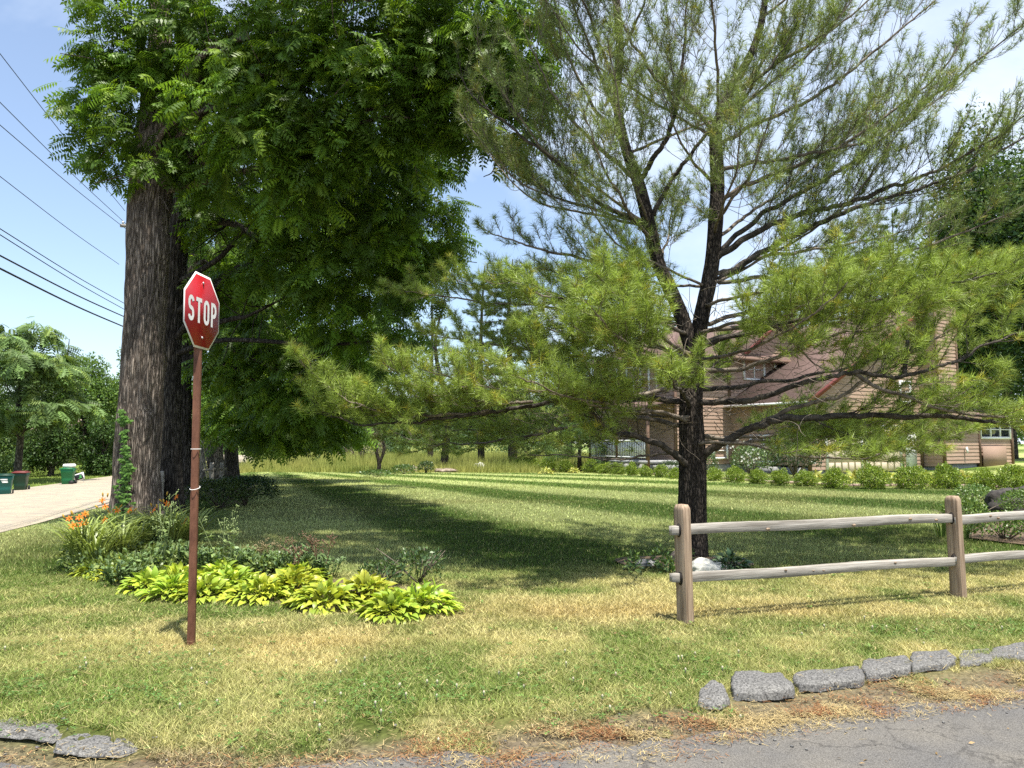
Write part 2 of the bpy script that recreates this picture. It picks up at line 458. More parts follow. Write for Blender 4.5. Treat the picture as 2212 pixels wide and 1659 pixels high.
def asphalt_mat(name, base, speck, warm, cracks=0.6, scale=1.0):
    m, n, l, b, out = new_mat(name)
    tc = n.new('ShaderNodeTexCoord')
    def noise(s, d=6, ro=0.6):
        q = n.new('ShaderNodeTexNoise'); q.inputs['Scale'].default_value = s; q.inputs['Detail'].default_value = d; q.inputs['Roughness'].default_value = ro
        l.new(tc.outputs['Object'], q.inputs['Vector']); return q
    n1 = noise(150 * scale, 3, 0.8); n2 = noise(1.4, 6); n3 = noise(0.7, 3)
    r1 = n.new('ShaderNodeValToRGB'); r1.color_ramp.elements[0].position = 0.38; r1.color_ramp.elements[1].position = 0.68
    r1.color_ramp.elements[0].color = (*[k * 0.7 for k in base], 1); r1.color_ramp.elements[1].color = (*speck, 1)
    l.new(n1.outputs['Fac'], r1.inputs[0])
    mx = n.new('ShaderNodeMixRGB'); mx.blend_type = 'MULTIPLY'; mx.inputs['Fac'].default_value = 1.0
    r2 = n.new('ShaderNodeValToRGB'); r2.color_ramp.elements[0].position = 0.3; r2.color_ramp.elements[1].position = 0.7
    r2.color_ramp.elements[0].color = (0.78, 0.78, 0.8, 1); r2.color_ramp.elements[1].color = (*warm, 1)
    l.new(n2.outputs['Fac'], r2.inputs[0]); l.new(r1.outputs[0], mx.inputs['Color1']); l.new(r2.outputs[0], mx.inputs['Color2'])
    # cracks
    nd = noise(2.5, 5); ad = n.new('ShaderNodeMixRGB'); ad.blend_type = 'ADD'; ad.inputs['Fac'].default_value = 0.5
    l.new(tc.outputs['Object'], ad.inputs['Color1']); l.new(nd.outputs['Color'], ad.inputs['Color2'])
    vo = n.new('ShaderNodeTexVoronoi'); vo.feature = 'DISTANCE_TO_EDGE'; vo.inputs['Scale'].default_value = 0.85
    l.new(ad.outputs[0], vo.inputs['Vector'])
    rc = n.new('ShaderNodeValToRGB'); rc.color_ramp.elements[0].position = 0.0; rc.color_ramp.elements[1].position = 0.010
    rc.color_ramp.elements[0].color = (1, 1, 1, 1); rc.color_ramp.elements[1].color = (0, 0, 0, 1)
    l.new(vo.outputs['Distance'], rc.inputs[0])
    rm = n.new('ShaderNodeValToRGB'); rm.color_ramp.elements[0].position = 0.47; rm.color_ramp.elements[1].position = 0.56
    l.new(n3.outputs['Fac'], rm.inputs[0])
    mk = n.new('ShaderNodeMath'); mk.operation = 'MULTIPLY'; l.new(rc.outputs[0], mk.inputs[0]); l.new(rm.outputs[0], mk.inputs[1])
    mk2 = n.new('ShaderNodeMath'); mk2.operation = 'MULTIPLY'; mk2.inputs[1].default_value = cracks; l.new(mk.outputs[0], mk2.inputs[0])
    cr = n.new('ShaderNodeMixRGB'); l.new(mk2.outputs[0], cr.inputs['Fac']); l.new(mx.outputs[0], cr.inputs['Color1']); cr.inputs['Color2'].default_value = (0.03, 0.028, 0.026, 1)
    l.new(cr.outputs[0], b.inputs['Base Color'])
    b.inputs['Roughness'].default_value = 0.85; b.inputs['Specular IOR Level'].default_value = 0.25
    bp = n.new('ShaderNodeBump'); bp.inputs['Strength'].default_value = 0.55; bp.inputs['Distance'].default_value = 0.006
    l.new(n1.outputs['Fac'], bp.inputs['Height']); l.new(bp.outputs[0], b.inputs['Normal'])
    return m
M['asphalt'] = asphalt_mat('worn_asphalt', (0.095, 0.092, 0.088), (0.20, 0.195, 0.187), (1.2, 1.13, 1.0))
M['kerb'] = asphalt_mat('kerb_asphalt', (0.065, 0.065, 0.064), (0.25, 0.245, 0.235), (1.2, 1.18, 1.12), 0.8, 0.55)
M['road'] = asphalt_mat('chip_seal', (0.33, 0.285, 0.22), (0.44, 0.39, 0.305), (1.15, 1.1, 1.0), 0.75, 0.3)

# side street in front
xs = np.concatenate([np.linspace(-60, -4, 30)[:-1], np.linspace(-4, 6, 260)[:-1], np.linspace(6, 60, 40)])
rag = 0.07 * (fbm(xs / 0.16, xs * 0 + 3, 12, 3) - 0.5) * 2
rows = []
for t in np.linspace(0, 1, 22) ** 1.5:
    ye = street_edge(xs) - 0.02 + rag * (1 - t)
    yy = ye * (1 - t) + (-7.5) * t
    rows.append(np.column_stack([xs, yy, zt(xs, yy) + 0.012]))
V = np.concatenate(rows); nx = len(xs)
i = np.arange(len(rows) - 1)[:, None] * nx; j = np.arange(nx - 1)[None]
g = Geo(); g.add(V, np.stack([i + j + 1, i + j, i + nx + j, i + nx + j + 1], -1).reshape(-1, 4))
edge_v, edge_f = prism([], 0, 0) if False else (None, None)
kind(g.build('side_street', M['asphalt'], smooth=True), 'structure')

# main road at the left, beyond the trees
ys = np.linspace(-30, 160, 120); g = Geo(); rows = []
for t in np.linspace(0, 1, 12):
    xx = -14.8 - 0.2024 * (ys - 21.9) - 8.6 * t - 0.0012 * np.clip(ys - 45, 0, None) ** 2
    xx = xx + 0.12 * (fbm(ys / 1.2, ys * 0 + t * 5, 21, 3) - 0.5) * (t in (0.0, 1.0))
    rows.append(np.column_stack([xx, ys, zt(xx, ys) + 0.03 + 0.06 * math.sin(math.pi * t)]))
V = np.concatenate(rows); nx = len(ys)
i = np.arange(len(rows) - 1)[:, None] * nx; j = np.arange(nx - 1)[None]
g.add(V, np.stack([i + j, i + j + 1, i + nx + j + 1, i + nx + j], -1).reshape(-1, 4))
kind(g.build('main_road', M['road'], smooth=True), 'structure')

# ------------------------------------------------------------------ turf blades
def blades(x, y, h, w, col, lean=0.5, z=None, az=None):
    n = len(x); z = zt(x, y) if z is None else z
    az = rng.uniform(0, 2 * np.pi, n) if az is None else az
    la = rng.uniform(0, 2 * np.pi, n); ln = rng.uniform(0.1, 1.0, n) * lean
    p = np.column_stack([x, y, z])
    s = np.column_stack([np.cos(az), np.sin(az), np.zeros(n)]) * (w * 0.5)[:, None]
    tip = p + np.column_stack([np.cos(la) * ln, np.sin(la) * ln, np.ones(n)]) * h[:, None]
    V = np.stack([p - s, p + s, tip], 1).reshape(-1, 3)
    F = np.arange(n * 3).reshape(-1, 3)
    C = np.repeat(col, 3, axis=0)
    C = C.reshape(n, 3, 3); C[:, 2] *= 1.12; C = C.reshape(-1, 3)
    return V, F, C

def scatter(n, y0, y1, xpad=0.3, k=0.72, power=1.0):
    y = y0 + (y1 - y0) * rng.uniform(0, 1, n) ** power
    x = rng.uniform(-1, 1, n) * (k * y1 + xpad)
    keep = np.abs(x) < k * y + xpad
    return x[keep], y[keep]

g = Geo()
def turf(n, y0, y1, h0, h1, w0, w1, lean=0.8):
    x, y = scatter(n, y0, y1)
    e = y - street_edge(x)
    keep = (e > 0.03) & ((e > 0.4) | (fbm(x / 0.25, y / 0.25, 61, 3) > 0.62 - 0.5 * e))
    keep &= left_of_trees(x, y) < 5.6
    x, y = x[keep], y[keep]
    c = grass_tone(x, y)
    n = len(x)
    # individual straws among green blades
    straw = rng.uniform(0, 1, n) < (0.13 + 0.12 * (y < 8))
    c[straw] = c[straw] * 0.45 + np.array([0.50, 0.43, 0.2]) * 0.55
    c = c * (rng.uniform(0.45, 1.0, n) + 1.0 * rng.uniform(0, 1, n) ** 3)[:, None]
    tuft = fbm(x / 0.18, y / 0.18, 91, 2)
    h = rng.uniform(h0, h1, n) * (0.55 + 0.9 * tuft)
    V, F, C = blades(x, y, h, rng.uniform(w0, w1, n), c, lean)
    g.add(V, F, C)
turf(420000, 3.5, 6.2, 0.012, 0.042, 0.003, 0.006, 2.2)
turf(290000, 6.0, 9.5, 0.012, 0.040, 0.004, 0.008, 2.0)
turf(170000, 9.3, 15, 0.02, 0.05, 0.006, 0.012, 1.0)
turf(190000, 14.5, 27, 0.02, 0.05, 0.010, 0.020, 1.0)
turf(120000, 26, 40, 0.02, 0.055, 0.018, 0.032, 1.0)
kind(g.build('lawn_grass', M['grass']), 'stuff')

# clover leaves and white heads in the verge
g = Geo()
x, y = scatter(60000, 3.6, 7.2)
cl = np.exp(-(((x + 0.6) / 1.3) ** 2 + ((y - 4.7) / 0.55) ** 2)) + 0.8 * np.exp(-(((x + 2.9) / 1.0) ** 2 + ((y - 5.0) / 0.8) ** 2)) + 0.9 * np.exp(-(((x - 4.2) / 1.5) ** 2 + ((y - 6.35) / 0.3) ** 2)) + 0.5 * np.exp(-(((x - 1.2) / 0.8) ** 2 + ((y - 5.4) / 0.35) ** 2))
k = (rng.uniform(0, 1, len(x)) < cl * 0.30 * (fbm(x / 0.3, y / 0.3, 14, 2) > 0.45)) & (y - street_edge(x) > 0.06)
x, y = x[k], y[k]; n = len(x)
z = zt(x, y) + rng.uniform(0.02, 0.055, n)
a = rng.uniform(0, 2 * np.pi, n)
for q in range(3):
    th = a + q * 2.094
    d = np.column_stack([np.cos(th), np.sin(th), rng.uniform(-0.3, 0.4, n)]); s = np.column_stack([-np.sin(th), np.cos(th), np.zeros(n)])
    p = np.column_stack([x, y, z]); L = rng.uniform(0.008, 0.014, n)[:, None]
    V = np.stack([p, p + d * L + s * L * 0.6, p + d * L * 1.7, p + d * L - s * L * 0.6], 1).reshape(-1, 3)
    c = np.array([0.10, 0.19, 0.045]) * rng.uniform(0.6, 1.4, n)[:, None]
    g.add(V, np.arange(n * 4).reshape(-1, 4), np.repeat(c, 4, 0))
m = rng.uniform(0, 1, n) < 0.05; z = z - 0.012
for X, Y, Z in zip(x[m], y[m], z[m]):
    P = np.array([[X, Y, Z - 0.02], [X, Y, Z + 0.012], [X, Y, Z + 0.018], [X, Y, Z + 0.026]])
    V, Fs = tube(P, np.array([0.002, 0.007, 0.008, 0.003]), 6)
    g.add(V, Fs, np.array([0.50, 0.46, 0.33]) * rng.uniform(0.8, 1.1))
kind(g.build('clover', M['grass']), 'stuff')

# dead grass and rusty pine litter along the kerb, straws on the verge
g = Geo()
n = 70000
x = rng.uniform(-3.2, 6, n); e = rng.normal(0.02, 0.12, n) + 0.1 * (fbm(x / 0.4, x * 0, 19, 3) - 0.5)
y = street_edge(x) + e
dens = np.clip((fbm(x / 0.5, y / 0.16, 66, 4) - 0.42) * 4, 0.10, 1) * (0.16 + 0.84 * sstep(x, -0.6, 0.3))
k = rng.uniform(0, 1, n) < dens
x, y = x[k], y[k]
n2 = 9000
x2, y2 = scatter(n2, 3.8, 8.5); k = y2 - street_edge(x2) > 0.1; x2, y2 = x2[k], y2[k]
x = np.concatenate([x, x2]); y = np.concatenate([y, y2]); n = len(x)
z = zt(x, y) + 0.014 + rng.uniform(0, 0.02, n); z[-len(x2):] += 0.022
a = rng.uniform(0, 2 * np.pi, n); L = rng.uniform(0.012, 0.05, n); L[-len(x2):] *= 1.3
d = np.column_stack([np.cos(a), np.sin(a), rng.uniform(-0.12, 0.3, n)]) * L[:, None]
s = np.column_stack([-np.sin(a), np.cos(a), np.zeros(n)]) * rng.uniform(0.0009, 0.0024, n)[:, None]
p = np.column_stack([x, y, z])
V = np.stack([p - s, p + s, p + d + s * .6, p + d - s * .6], 1).reshape(-1, 4, 3).reshape(-1, 3)
mixr = (rng.uniform(0, 1, n) < sstep(fbm(x / 0.25, y / 0.25, 88, 3), .38, .62) * .85)[:, None] & (np.arange(n) < n - len(x2))[:, None]
c = np.where(mixr, np.array([0.31, 0.155, 0.07]), np.array([0.45, 0.35, 0.17])) * rng.uniform(0.5, 1.35, n)[:, None]
g.add(V, np.arange(n * 4).reshape(-1, 4), np.repeat(c, 4, 0))
kind(g.build('dead_grass_litter', M['grass']), 'stuff')

# meadow of tall hay-coloured grass beyond the lawn
g = Geo()
n = 150000
y = 38.5 + 34 * rng.uniform(0, 1, n) ** 1.5; x = rng.uniform(-36, 7, n)
k = (left_of_trees(x, y) < 2.5) & (y + 0.06 * x > 38.8 + 1.5 * (fbm(x / 3, y / 3, 8, 2) - 0.5)) & ((x < 2) | (y > 46))
x, y = x[k], y[k]; n = len(x)
t = fbm(x / 2.5, y / 2.5, 23, 3)[:, None]
c = (np.array([0.17, 0.24, 0.05]) * (1 - t) + np.array([0.40, 0.37, 0.11]) * t) * rng.uniform(0.7, 1.3, n)[:, None]
hh = rng.uniform(0.35, 0.95, n) * (0.5 + 0.8 * fbm(x / 1.4, y / 1.4, 29, 2)) * (0.45 + 0.55 * sstep(y + 0.06 * x, 38.5, 42))
V, F, C = blades(x, y, hh, rng.uniform(0.02, 0.045, n), c, 0.35)
g.add(V, F, C)
kind(g.build('meadow_grass', M['grass']), 'stuff')
# rough grass on the verge across the main road
g = Geo()
n = 60000
y = rng.uniform(28, 75, n); x = rng.uniform(-60, -14, n)
rx = -14.8 - 0.2024 * (y - 21.9) - 0.0012 * np.clip(y - 45, 0, None) ** 2
k = (x < rx - 8.7) & (x > rx - 22); x, y = x[k], y[k]; n = len(x)
c = np.array([0.20, 0.25, 0.055]) * rng.uniform(0.6, 1.4, n)[:, None]
V, F, C = blades(x, y, rng.uniform(0.05, 0.16, n), rng.uniform(0.03, 0.06, n), c, 0.8)
g.add(V, F, C)
kind(g.build('verge_grass', M['grass']), 'stuff')

# ------------------------------------------------------------------ walnut row on the left
def pinnate(pairs=7, L=1.0, ll=0.29, lw=0.095, droop=0.34):
    """template of one compound leaf along +x: kite-shaped leaflets in pairs and one at the tip"""
    V = []; F = []
    def leaflet(p, d, nrm_, L_, w_):
        s = np.cross(nrm_, d); s /= np.linalg.norm(s)
        k = len(V)
        V.extend([p, p + d * L_ * 0.4 + s * w_ * 0.5, p + d * L_ - nrm_ * L_ * 0.12, p + d * L_ * 0.4 - s * w_ * 0.5]); F.append([k, k + 1, k + 2, k + 3])
    for q in range(pairs):
        t = 0.22 + 0.74 * q / (pairs - 1)
        p = np.array([t * L, 0, -droop * t * t * L])
        tl = math.atan(2 * droop * t)
        f = np.array([math.cos(tl), 0, -math.sin(tl)]); nn = np.array([math.sin(tl), 0, math.cos(tl)])
        sz = ll * (0.65 + 0.7 * math.sin(math.pi * min(0.95, 0.18 + 0.72 * q / (pairs - 1))) ** 1.0 * 0.62)
        for sd in (-1, 1):
            d = f * 0.5 + np.array([0, sd * 0.86, 0]) - nn * 0.28; d /= np.linalg.norm(d)
            leaflet(p, d, nn, sz, lw)
    p = np.array([L * 0.98, 0, -droop * L]); tl = math.atan(2 * droop); f = np.array([math.cos(tl), 0, -math.sin(tl)])
    leaflet(p, f, np.array([math.sin(tl), 0, math.cos(tl)]), ll * 0.8, lw * 0.9)
    # rachis
    k = len(V); w = 0.006
    a, b, c = np.array([0, 0, 0.0]), np.array([0.5 * L, 0, -droop * .25 * L]), np.array([L, 0, -droop * L]); sy = np.array([0, w, 0])
    V.extend([a - sy, a + sy, b + sy, b - sy, c + sy * .5, c - sy * .5]); F += [[k, k + 1, k + 2, k + 3], [k + 3, k + 2, k + 4, k + 5]]
    return np.array(V), np.array(F)

def place(tmpl, pos, X, N, scale, col, g):
    """instances of a template turned so that +x runs along X with upper side N, baked into one Geo"""
    V0, F0 = tmpl; n = len(pos)
    X = nrm(X); Y = nrm(np.cross(N, X)); Z = np.cross(X, Y)
    B = np.stack([X, Y, Z], 1) * np.asarray(scale).reshape(-1, 1, 1)
    V = np.einsum('vk,nkj->nvj', V0, B) + pos[:, None]
    F = F0[None] + (np.arange(n) * len(V0))[:, None, None]
    g.add(V.reshape(-1, 3), F.reshape(-1, F0.shape[1]), np.repeat(col, len(V0), 0))

TLS = [pinnate(), pinnate(6, 1.0, .33, .11, .42), pinnate(8, 1.0, .26, .085, .22), pinnate(5, 1.0, .36, .12, .5)]
def walnut_crown(clumps, g, dens=22, per=9, size=0.40, seed=0, hue=(0.082, 0.155, 0.020)):
    r = np.random.default_rng(seed)
    P = []; X = []; S = []; C = []
    for c, rad in clumps:
        ns = max(5, int(dens * rad * rad + 4))
        d = nrm(r.normal(0, 1, (ns, 3))); d[:, 2] = d[:, 2] * 0.85 + 0.1
        tips = c + d * rad * r.uniform(0.45, 1.02, (ns, 1)) * np.array([1, 1, 0.85])
        tint = r.uniform(0.6, 1.45, ns)
        for q in range(ns):
            m = r.integers(per - 3, per + 3)
            az0 = math.atan2(d[q, 1], d[q, 0])
            az = az0 + r.uniform(-1.25, 1.25, m); pi = r.uniform(-0.75, 0.25, m)
            X.append(np.column_stack([np.cos(az) * np.cos(pi), np.sin(az) * np.cos(pi), np.sin(pi)]))
            P.append(tips[q] + r.normal(0, 0.09, (m, 3)))
            S.append(size * r.uniform(0.55, 1.3, m))
            cc = np.array(hue) * tint[q] * r.uniform(0.75, 1.3, (m, 1))
            young = r.uniform(0, 1, (m, 1)) < 0.2
            C.append(np.where(young, cc * np.array([1.7, 1.45, 1.1]), cc))
    P = np.concatenate(P); X = np.concatenate(X); S = np.concatenate(S); C = np.concatenate(C)
    N = np.array([0, 0, 1.0]) + r.normal(0, 0.42, (len(P), 3))
    k = r.integers(0, 4, len(P))
    for q in range(4):
        m = k == q
        place(TLS[q], P[m], X[m], N[m], S[m] * (.85 if q == 3 else 1), C[m], g)

def trunk_geo(path, radii, n=72, per=14, furrow=0.03, flare=0.0, seed=1, fx=16, fz=2.2, knots=()):
    """a trunk with furrowed bark in its surface and root flare"""
    P = spline(path, per); m = len(P)
    rr = np.interp(np.linspace(0, 1, m), np.linspace(0, 1, len(radii)), radii)
    T, A, B = frames(P)
    th = np.linspace(0, 2 * np.pi, n, endpoint=False)
    arc = np.concatenate([[0], np.cumsum(np.linalg.norm(np.diff(P, axis=0), axis=1))])
    TH, AR = np.meshgrid(th, arc)
    cx = np.cos(TH) * fx / 6.28 ; cy = np.sin(TH) * fx / 6.28
    w = fbm(cx + AR * 0.4, cy + AR * fz * 0.5, seed, 3) * 3
    ridge = np.abs(np.sin(TH * fx * 0.5 + w * 2.2 + 1.1 * np.sin(AR * fz)))
    lump = fbm(np.cos(TH) * 1.3 + 7 + AR * .3, np.sin(TH) * 1.3 + AR * 0.9, seed + 5, 4) - 0.5
    rad = rr[:, None] * (1 + 0.22 * lump) + furrow * (ridge - 0.6)
    for ka, kz, kr, kh in knots: rad = rad + kh * np.exp(-(((np.angle(np.exp(1j * (TH - ka))) * rr[:, None]) / kr) ** 2 + ((AR - kz) / (kr * 1.5)) ** 2))
    if flare: rad = rad * (1 + flare * np.exp(-AR / 0.45) * (0.7 + 0.6 * np.sin(TH * 5 + seed)))
    V = P[:, None] + rad[..., None] * (A[:, None] * np.cos(th)[None, :, None] + B[:, None] * np.sin(th)[None, :, None])
    i = np.arange(m - 1)[:, None] * n; j = np.arange(n)[None]; k = (j + 1) % n
    F = np.stack([i + j, i + k, i + n + k, i + n + j], -1).reshape(-1, 4)
    return V.reshape(-1, 3), F

def limb_to(g0, p0, p1, r0, r1, seed, sag=0.4):
    r = np.random.default_rng(seed); p0 = np.asarray(p0); p1 = np.asarray(p1)
    d = p1 - p0; L = np.linalg.norm(d)
    a = p0 + d * 0.33 + np.array([0, 0, sag * L * 0.25]) + r.normal(0, 0.06 * L, 3)
    b = p0 + d * 0.68 + np.array([0, 0, sag * L * 0.28]) + r.normal(0, 0.05 * L, 3)
    P = spline([p0, a, b, p1], 8)
    V, F = tube(P, np.linspace(r0, r1, len(P)), 9); g0.add(V, F)
    for q in range(int(4 + L)):
        s = r.integers(8, len(P) - 1); e = P[s] + r.normal(0, 0.55, 3) + np.array([0, 0, -0.1])
        V, F = tube(spline([P[s], (P[s] + e) / 2 + r.normal(0, .08, 3), e], 4), np.linspace(r1 * 0.8, 0.008, 9), 5); g0.add(V, F)

def walnut(label, base, path, radii, clumps, seed, furrow=0.03, bark='shaded_bark', dens=22, per=9, size=0.4, n=72, limbs=True, extra=(), hue=(0.105, 0.19, 0.022), top=()):
    root = thing('walnut_tree', label, 'tree', base, 'walnut trees in a row along the road')
    V, F = trunk_geo(path, radii, n=n, furrow=furrow, flare=0.30 if seed != 3 else 0.5, seed=seed, knots=((4.4, 5.6, .22, .10), (5.3, 3.4, .16, .07), (3.9, 2.2, .2, .06), (4.9, 7.4, .25, .09), (5.8, 6.6, .18, .07)) if seed == 3 else ((5.2, 5.2, .18, .08), (4.6, 3.0, .15, .06)))
    g = Geo(); g.add(V, F); g.build('trunk', M[bark], root, smooth=True)
    tp = spline(path, 14); rt = np.interp(np.linspace(0, 1, len(tp)), np.linspace(0, 1, len(radii)), radii)
    for (pts, r0, r1) in extra:
        P = spline(pts, 8); g = Geo(); V, F = tube(P, np.linspace(r0, r1, len(P)), 10); g.add(V, F); g.build('branch', M[bark], root, smooth=True)
    if limbs:
        for q, (c, rad) in enumerate(clumps[::3]):
            zz = c[2] - 0.25 * np.linalg.norm(c[:2] - tp[-1][:2])
            s = int(np.argmin(np.abs(tp[:, 2] - max(zz, 6.4 if seed == 3 else 3.6)))); 
            g = Geo(); limb_to(g, tp[s], c + np.array([0, 0, -.1]), min(0.075, rt[s] * 0.4), 0.02, seed * 31 + q)
            g.build('branch', M[bark], root, smooth=True)
    g = Geo(); walnut_crown(clumps, g, dens, per, size, seed, hue)
    if len(top): walnut_crown(top, g, 25, 9, .45, seed + 50, hue)
    g.build('crown', M['leaf'], root)
    return root

def px_clumps(L): return [(at(u, v, D), r) for u, v, D, r in L]
def px_path(L): return [at(u, v, D) for u, v, D in L]

# nearest tree: thick leaning trunk with furrowed bark
D1 = 14.2
b1 = gnd(297, 1140); b1 = np.array([b1[0] * D1 / b1[1], D1, 0]); b1[2] = float(zt(b1[0], b1[1]))
path1 = [b1 - np.array([0, 0, 0.25]), b1 + np.array([0, 0, .05])] + px_path([(298, 1000, D1), (304, 850, D1), (312, 700, D1), (318, 550, D1), (326, 400, D1), (338, 250, D1 + .1), (346, 100, D1 + .2), (345, -60, D1 + .2), (350, -300, D1 + .4), (360, -600, D1 + .5)])
rad1 = [0.43, 0.42, 0.39, 0.375, 0.37, 0.37, 0.38, 0.31, 0.2, 0.17, 0.13, 0.08]
cl1 = px_clumps([(205, 120, 13.9, .50), (235, 175, 14, .55), (190, 240, 13.8, .45), (215, 300, 14, .5), (250, 350, 14, .42), (300, 230, 13.6, .7), (270, 110, 14.2, .6),
    (330, 130, 13.8, .7), (330, 320, 13.6, .6), (310, 360, 13.5, .45), (400, 60, 13.8, 1.0), (400, 180, 13.8, .8), (425, 320, 13.9, .6), (470, 390, 14.0, .7),
    (550, 80, 13.6, 1.0), (520, 220, 12.9, 1.0), (560, 330, 12.8, .9), (640, 420, 13.2, .8), (650, 90, 13, 1.2), (660, 240, 12.6, 1.0), (700, 350, 12.8, .85),
    (780, 70, 12.8, 1.15), (790, 210, 12.5, .95), (820, 320, 12.9, .8), (900, 60, 12.7, 1.0), (900, 180, 12.6, .8), (990, 40, 12.5, .8), (985, 160, 12.4, .65), (960, 255, 12.6, .45),
    (1070, 40, 12.3, .7), (1090, 140, 12.2, .55), (1060, 235, 12.3, .42), (1120, 230, 12.1, .36), (1110, 305, 12.2, .26), (1000, 290, 12.5, .26),
    (230, -60, 14.2, .8), (400, -90, 14, 1.3), (620, -100, 13.5, 1.5), (850, -100, 13.2, 1.4), (1050, -110, 12.8, 1.0), (215, 18, 13.2, .32),
    (240, 250, 14.3, .5), (285, 175, 14, .6), (350, 40, 14, .7), (480, 130, 13.6, .6), (590, 150, 12.8, 1.0), (720, 150, 12.7, 1.0), (850, 130, 12.7, .9), (950, 100, 12.6, .8), (1020, 100, 12.4, .7), (1060, 170, 12.3, .6), (1110, 180, 12.2, .5), (1000, 220, 12.4, .5), (1150, 90, 12.2, .5), (1140, 20, 12.2, .6), (1090, 290, 12.2, .35), (600, 260, 12.8, .8), (730, 300, 12.9, .7), (900, 260, 12.8, .6)])
# the upper crown, above the picture: it throws the big shade on the lawn
top1 = [(np.array(c), q) for c, q in (((-4.4, 14, 12.8), 1.6), ((-2.6, 13.3, 12.6), 1.6), ((-5.5, 15.5, 14.8), 1.8), ((-3.2, 10.4, 11.6), 1.2), ((-1.8, 10.9, 11.2), 1.4), ((-1.2, 13.2, 11.8), 1.4), ((-3.6, 8.8, 11.2), 1.1), ((-2.2, 8.5, 11), 1.2), ((-.9, 8.9, 11.2), 1.2), ((.6, 8.6, 11.2), 1.1), ((-2.6, 15.5, 13), 1.5), ((-3.4, 12.2, 12.2), 1.1))]
walnut('thick furrowed walnut trunk nearest the road corner, with vine and dark leafy crown', b1, path1, rad1, cl1, 3, furrow=0.040, bark='walnut_bark', dens=24, per=11, size=0.40, n=150, top=top1)

# second and third trunks just behind it
D2 = 17.0
b2 = at(372, 1100, D2); b2[2] = zt(b2[0], b2[1])
path2 = [b2 - np.array([0, 0, .2]), b2] + px_path([(366, 900, D2), (370, 720, D2), (382, 560, D2), (392, 430, D2), (400, 250, D2), (410, 0, D2), (420, -250, D2)])
cl2 = px_clumps([(500, 470, 16.6, 1.0), (560, 560, 16.2, 1.0), (620, 480, 15.6, 1.1), (700, 470, 15.2, 1.1), (770, 420, 15, 1.1), (840, 400, 15, 1.1), (880, 500, 15.2, 1.1),
    (800, 540, 15, 1.1), (720, 590, 15.2, 1.05), (640, 620, 15.6, 1.0), (935, 450, 15.6, .65), (975, 520, 15.6, .40), (960, 560, 15.6, .5), (900, 620, 15.4, .7), (820, 660, 15.2, .85),
    (870, 720, 15.4, .45), (740, 700, 15.4, .9), (840, 780, 15.5, .30), (500, 620, 17, .8), (880, 320, 15.6, .9), (930, 360, 15.8, .6), (450, 440, 17.4, .8),
    (500, 250, 17, 1.6), (700, 200, 17, 1.7), (850, 180, 16.5, 1.5), (1000, 120, 16, 1.0)])
walnut('slimmer dark walnut trunk right behind the thick one, drooping crown over lawn', b2, path2, [.28, .26, .235, .225, .22, .21, .19, .15, .1], cl2, 5, dens=22, per=10, size=0.42,
       extra=[(px_path([(398, 505, 17), (430, 484, 16.6), (470, 478, 16.2), (515, 488, 15.8), (560, 520, 15.4)]), .12, .06)])

D3 = 21.0
b3 = at(402, 1085, D3); b3[2] = zt(b3[0], b3[1])
path3 = [b3 - np.array([0, 0, .2]), b3] + px_path([(395, 900, D3), (402, 740, D3), (416, 600, D3), (428, 500, D3), (435, 300, D3), (440, 50, D3), (440, -100, D3)])
cl3 = px_clumps([(450, 560, 20.5, 1.0), (520, 720, 20, 1.2), (600, 720, 19.5, 1.3), (690, 780, 19, 1.2), (770, 770, 18.6, 1.0), (820, 740, 18.4, .6), (560, 820, 20, 1.2), (640, 860, 19.6, 1.1),
    (720, 850, 19.4, .8), (480, 800, 20.5, .9), (470, 660, 20.8, 1.0), (800, 600, 18.6, 1.4), (900, 560, 18.4, 1.2), (500, 400, 20, 2.0), (700, 360, 20, 2.0), (850, 330, 19, 1.6)])
walnut('third walnut trunk in the row, half hidden behind the stop sign post', b3, path3, [.27, .25, .22, .21, .2, .2, .17, .12, .08], cl3, 8, dens=24, per=9, size=0.46,
       extra=[(px_path([(420, 590, 21), (460, 545, 20.5), (505, 530, 20)]), .12, .05), (px_path([(408, 780, 21), (460, 745, 20.4), (520, 762, 19.6), (600, 800, 19)]), .10, .04)])

D4 = 27.0
b4 = at(457, 1052, D4); b4[2] = zt(b4[0], b4[1])
path4 = [b4 - np.array([0, 0, .2]), b4] + px_path([(458, 960, D4), (465, 870, D4), (472, 780, D4), (478, 650, D4), (480, 450, D4), (480, 200, D4)])
cl4 = px_clumps([(520, 850, 25, 1.6), (610, 900, 24, 1.4), (690, 905, 23.5, 1.1), (560, 930, 25, 1.0), (480, 730, 26.5, 1.6), (640, 790, 24.5, 1.6), (740, 860, 24, 1.0), (560, 620, 25, 2.2), (760, 700, 24, 1.5), (490, 905, 24.5, 1.3), (560, 900, 22.5, 1.3), (650, 880, 21.5, 1.3), (720, 880, 21.5, 1.0), (770, 850, 21.5, .8), (800, 800, 21, .7), (700, 925, 23, .7), (620, 935, 23.5, .8), (440, 600, 28, 2.0), (650, 470, 25, 2.4), (830, 520, 24, 2.0)])
walnut('pale sunlit walnut trunk farther back beside two leaning yellow stakes', b4, path4, [.50, .46, .36, .31, .30, .28, .2, .1], cl4, 11, bark='grey_bark', dens=16, per=9, size=0.55, n=60)

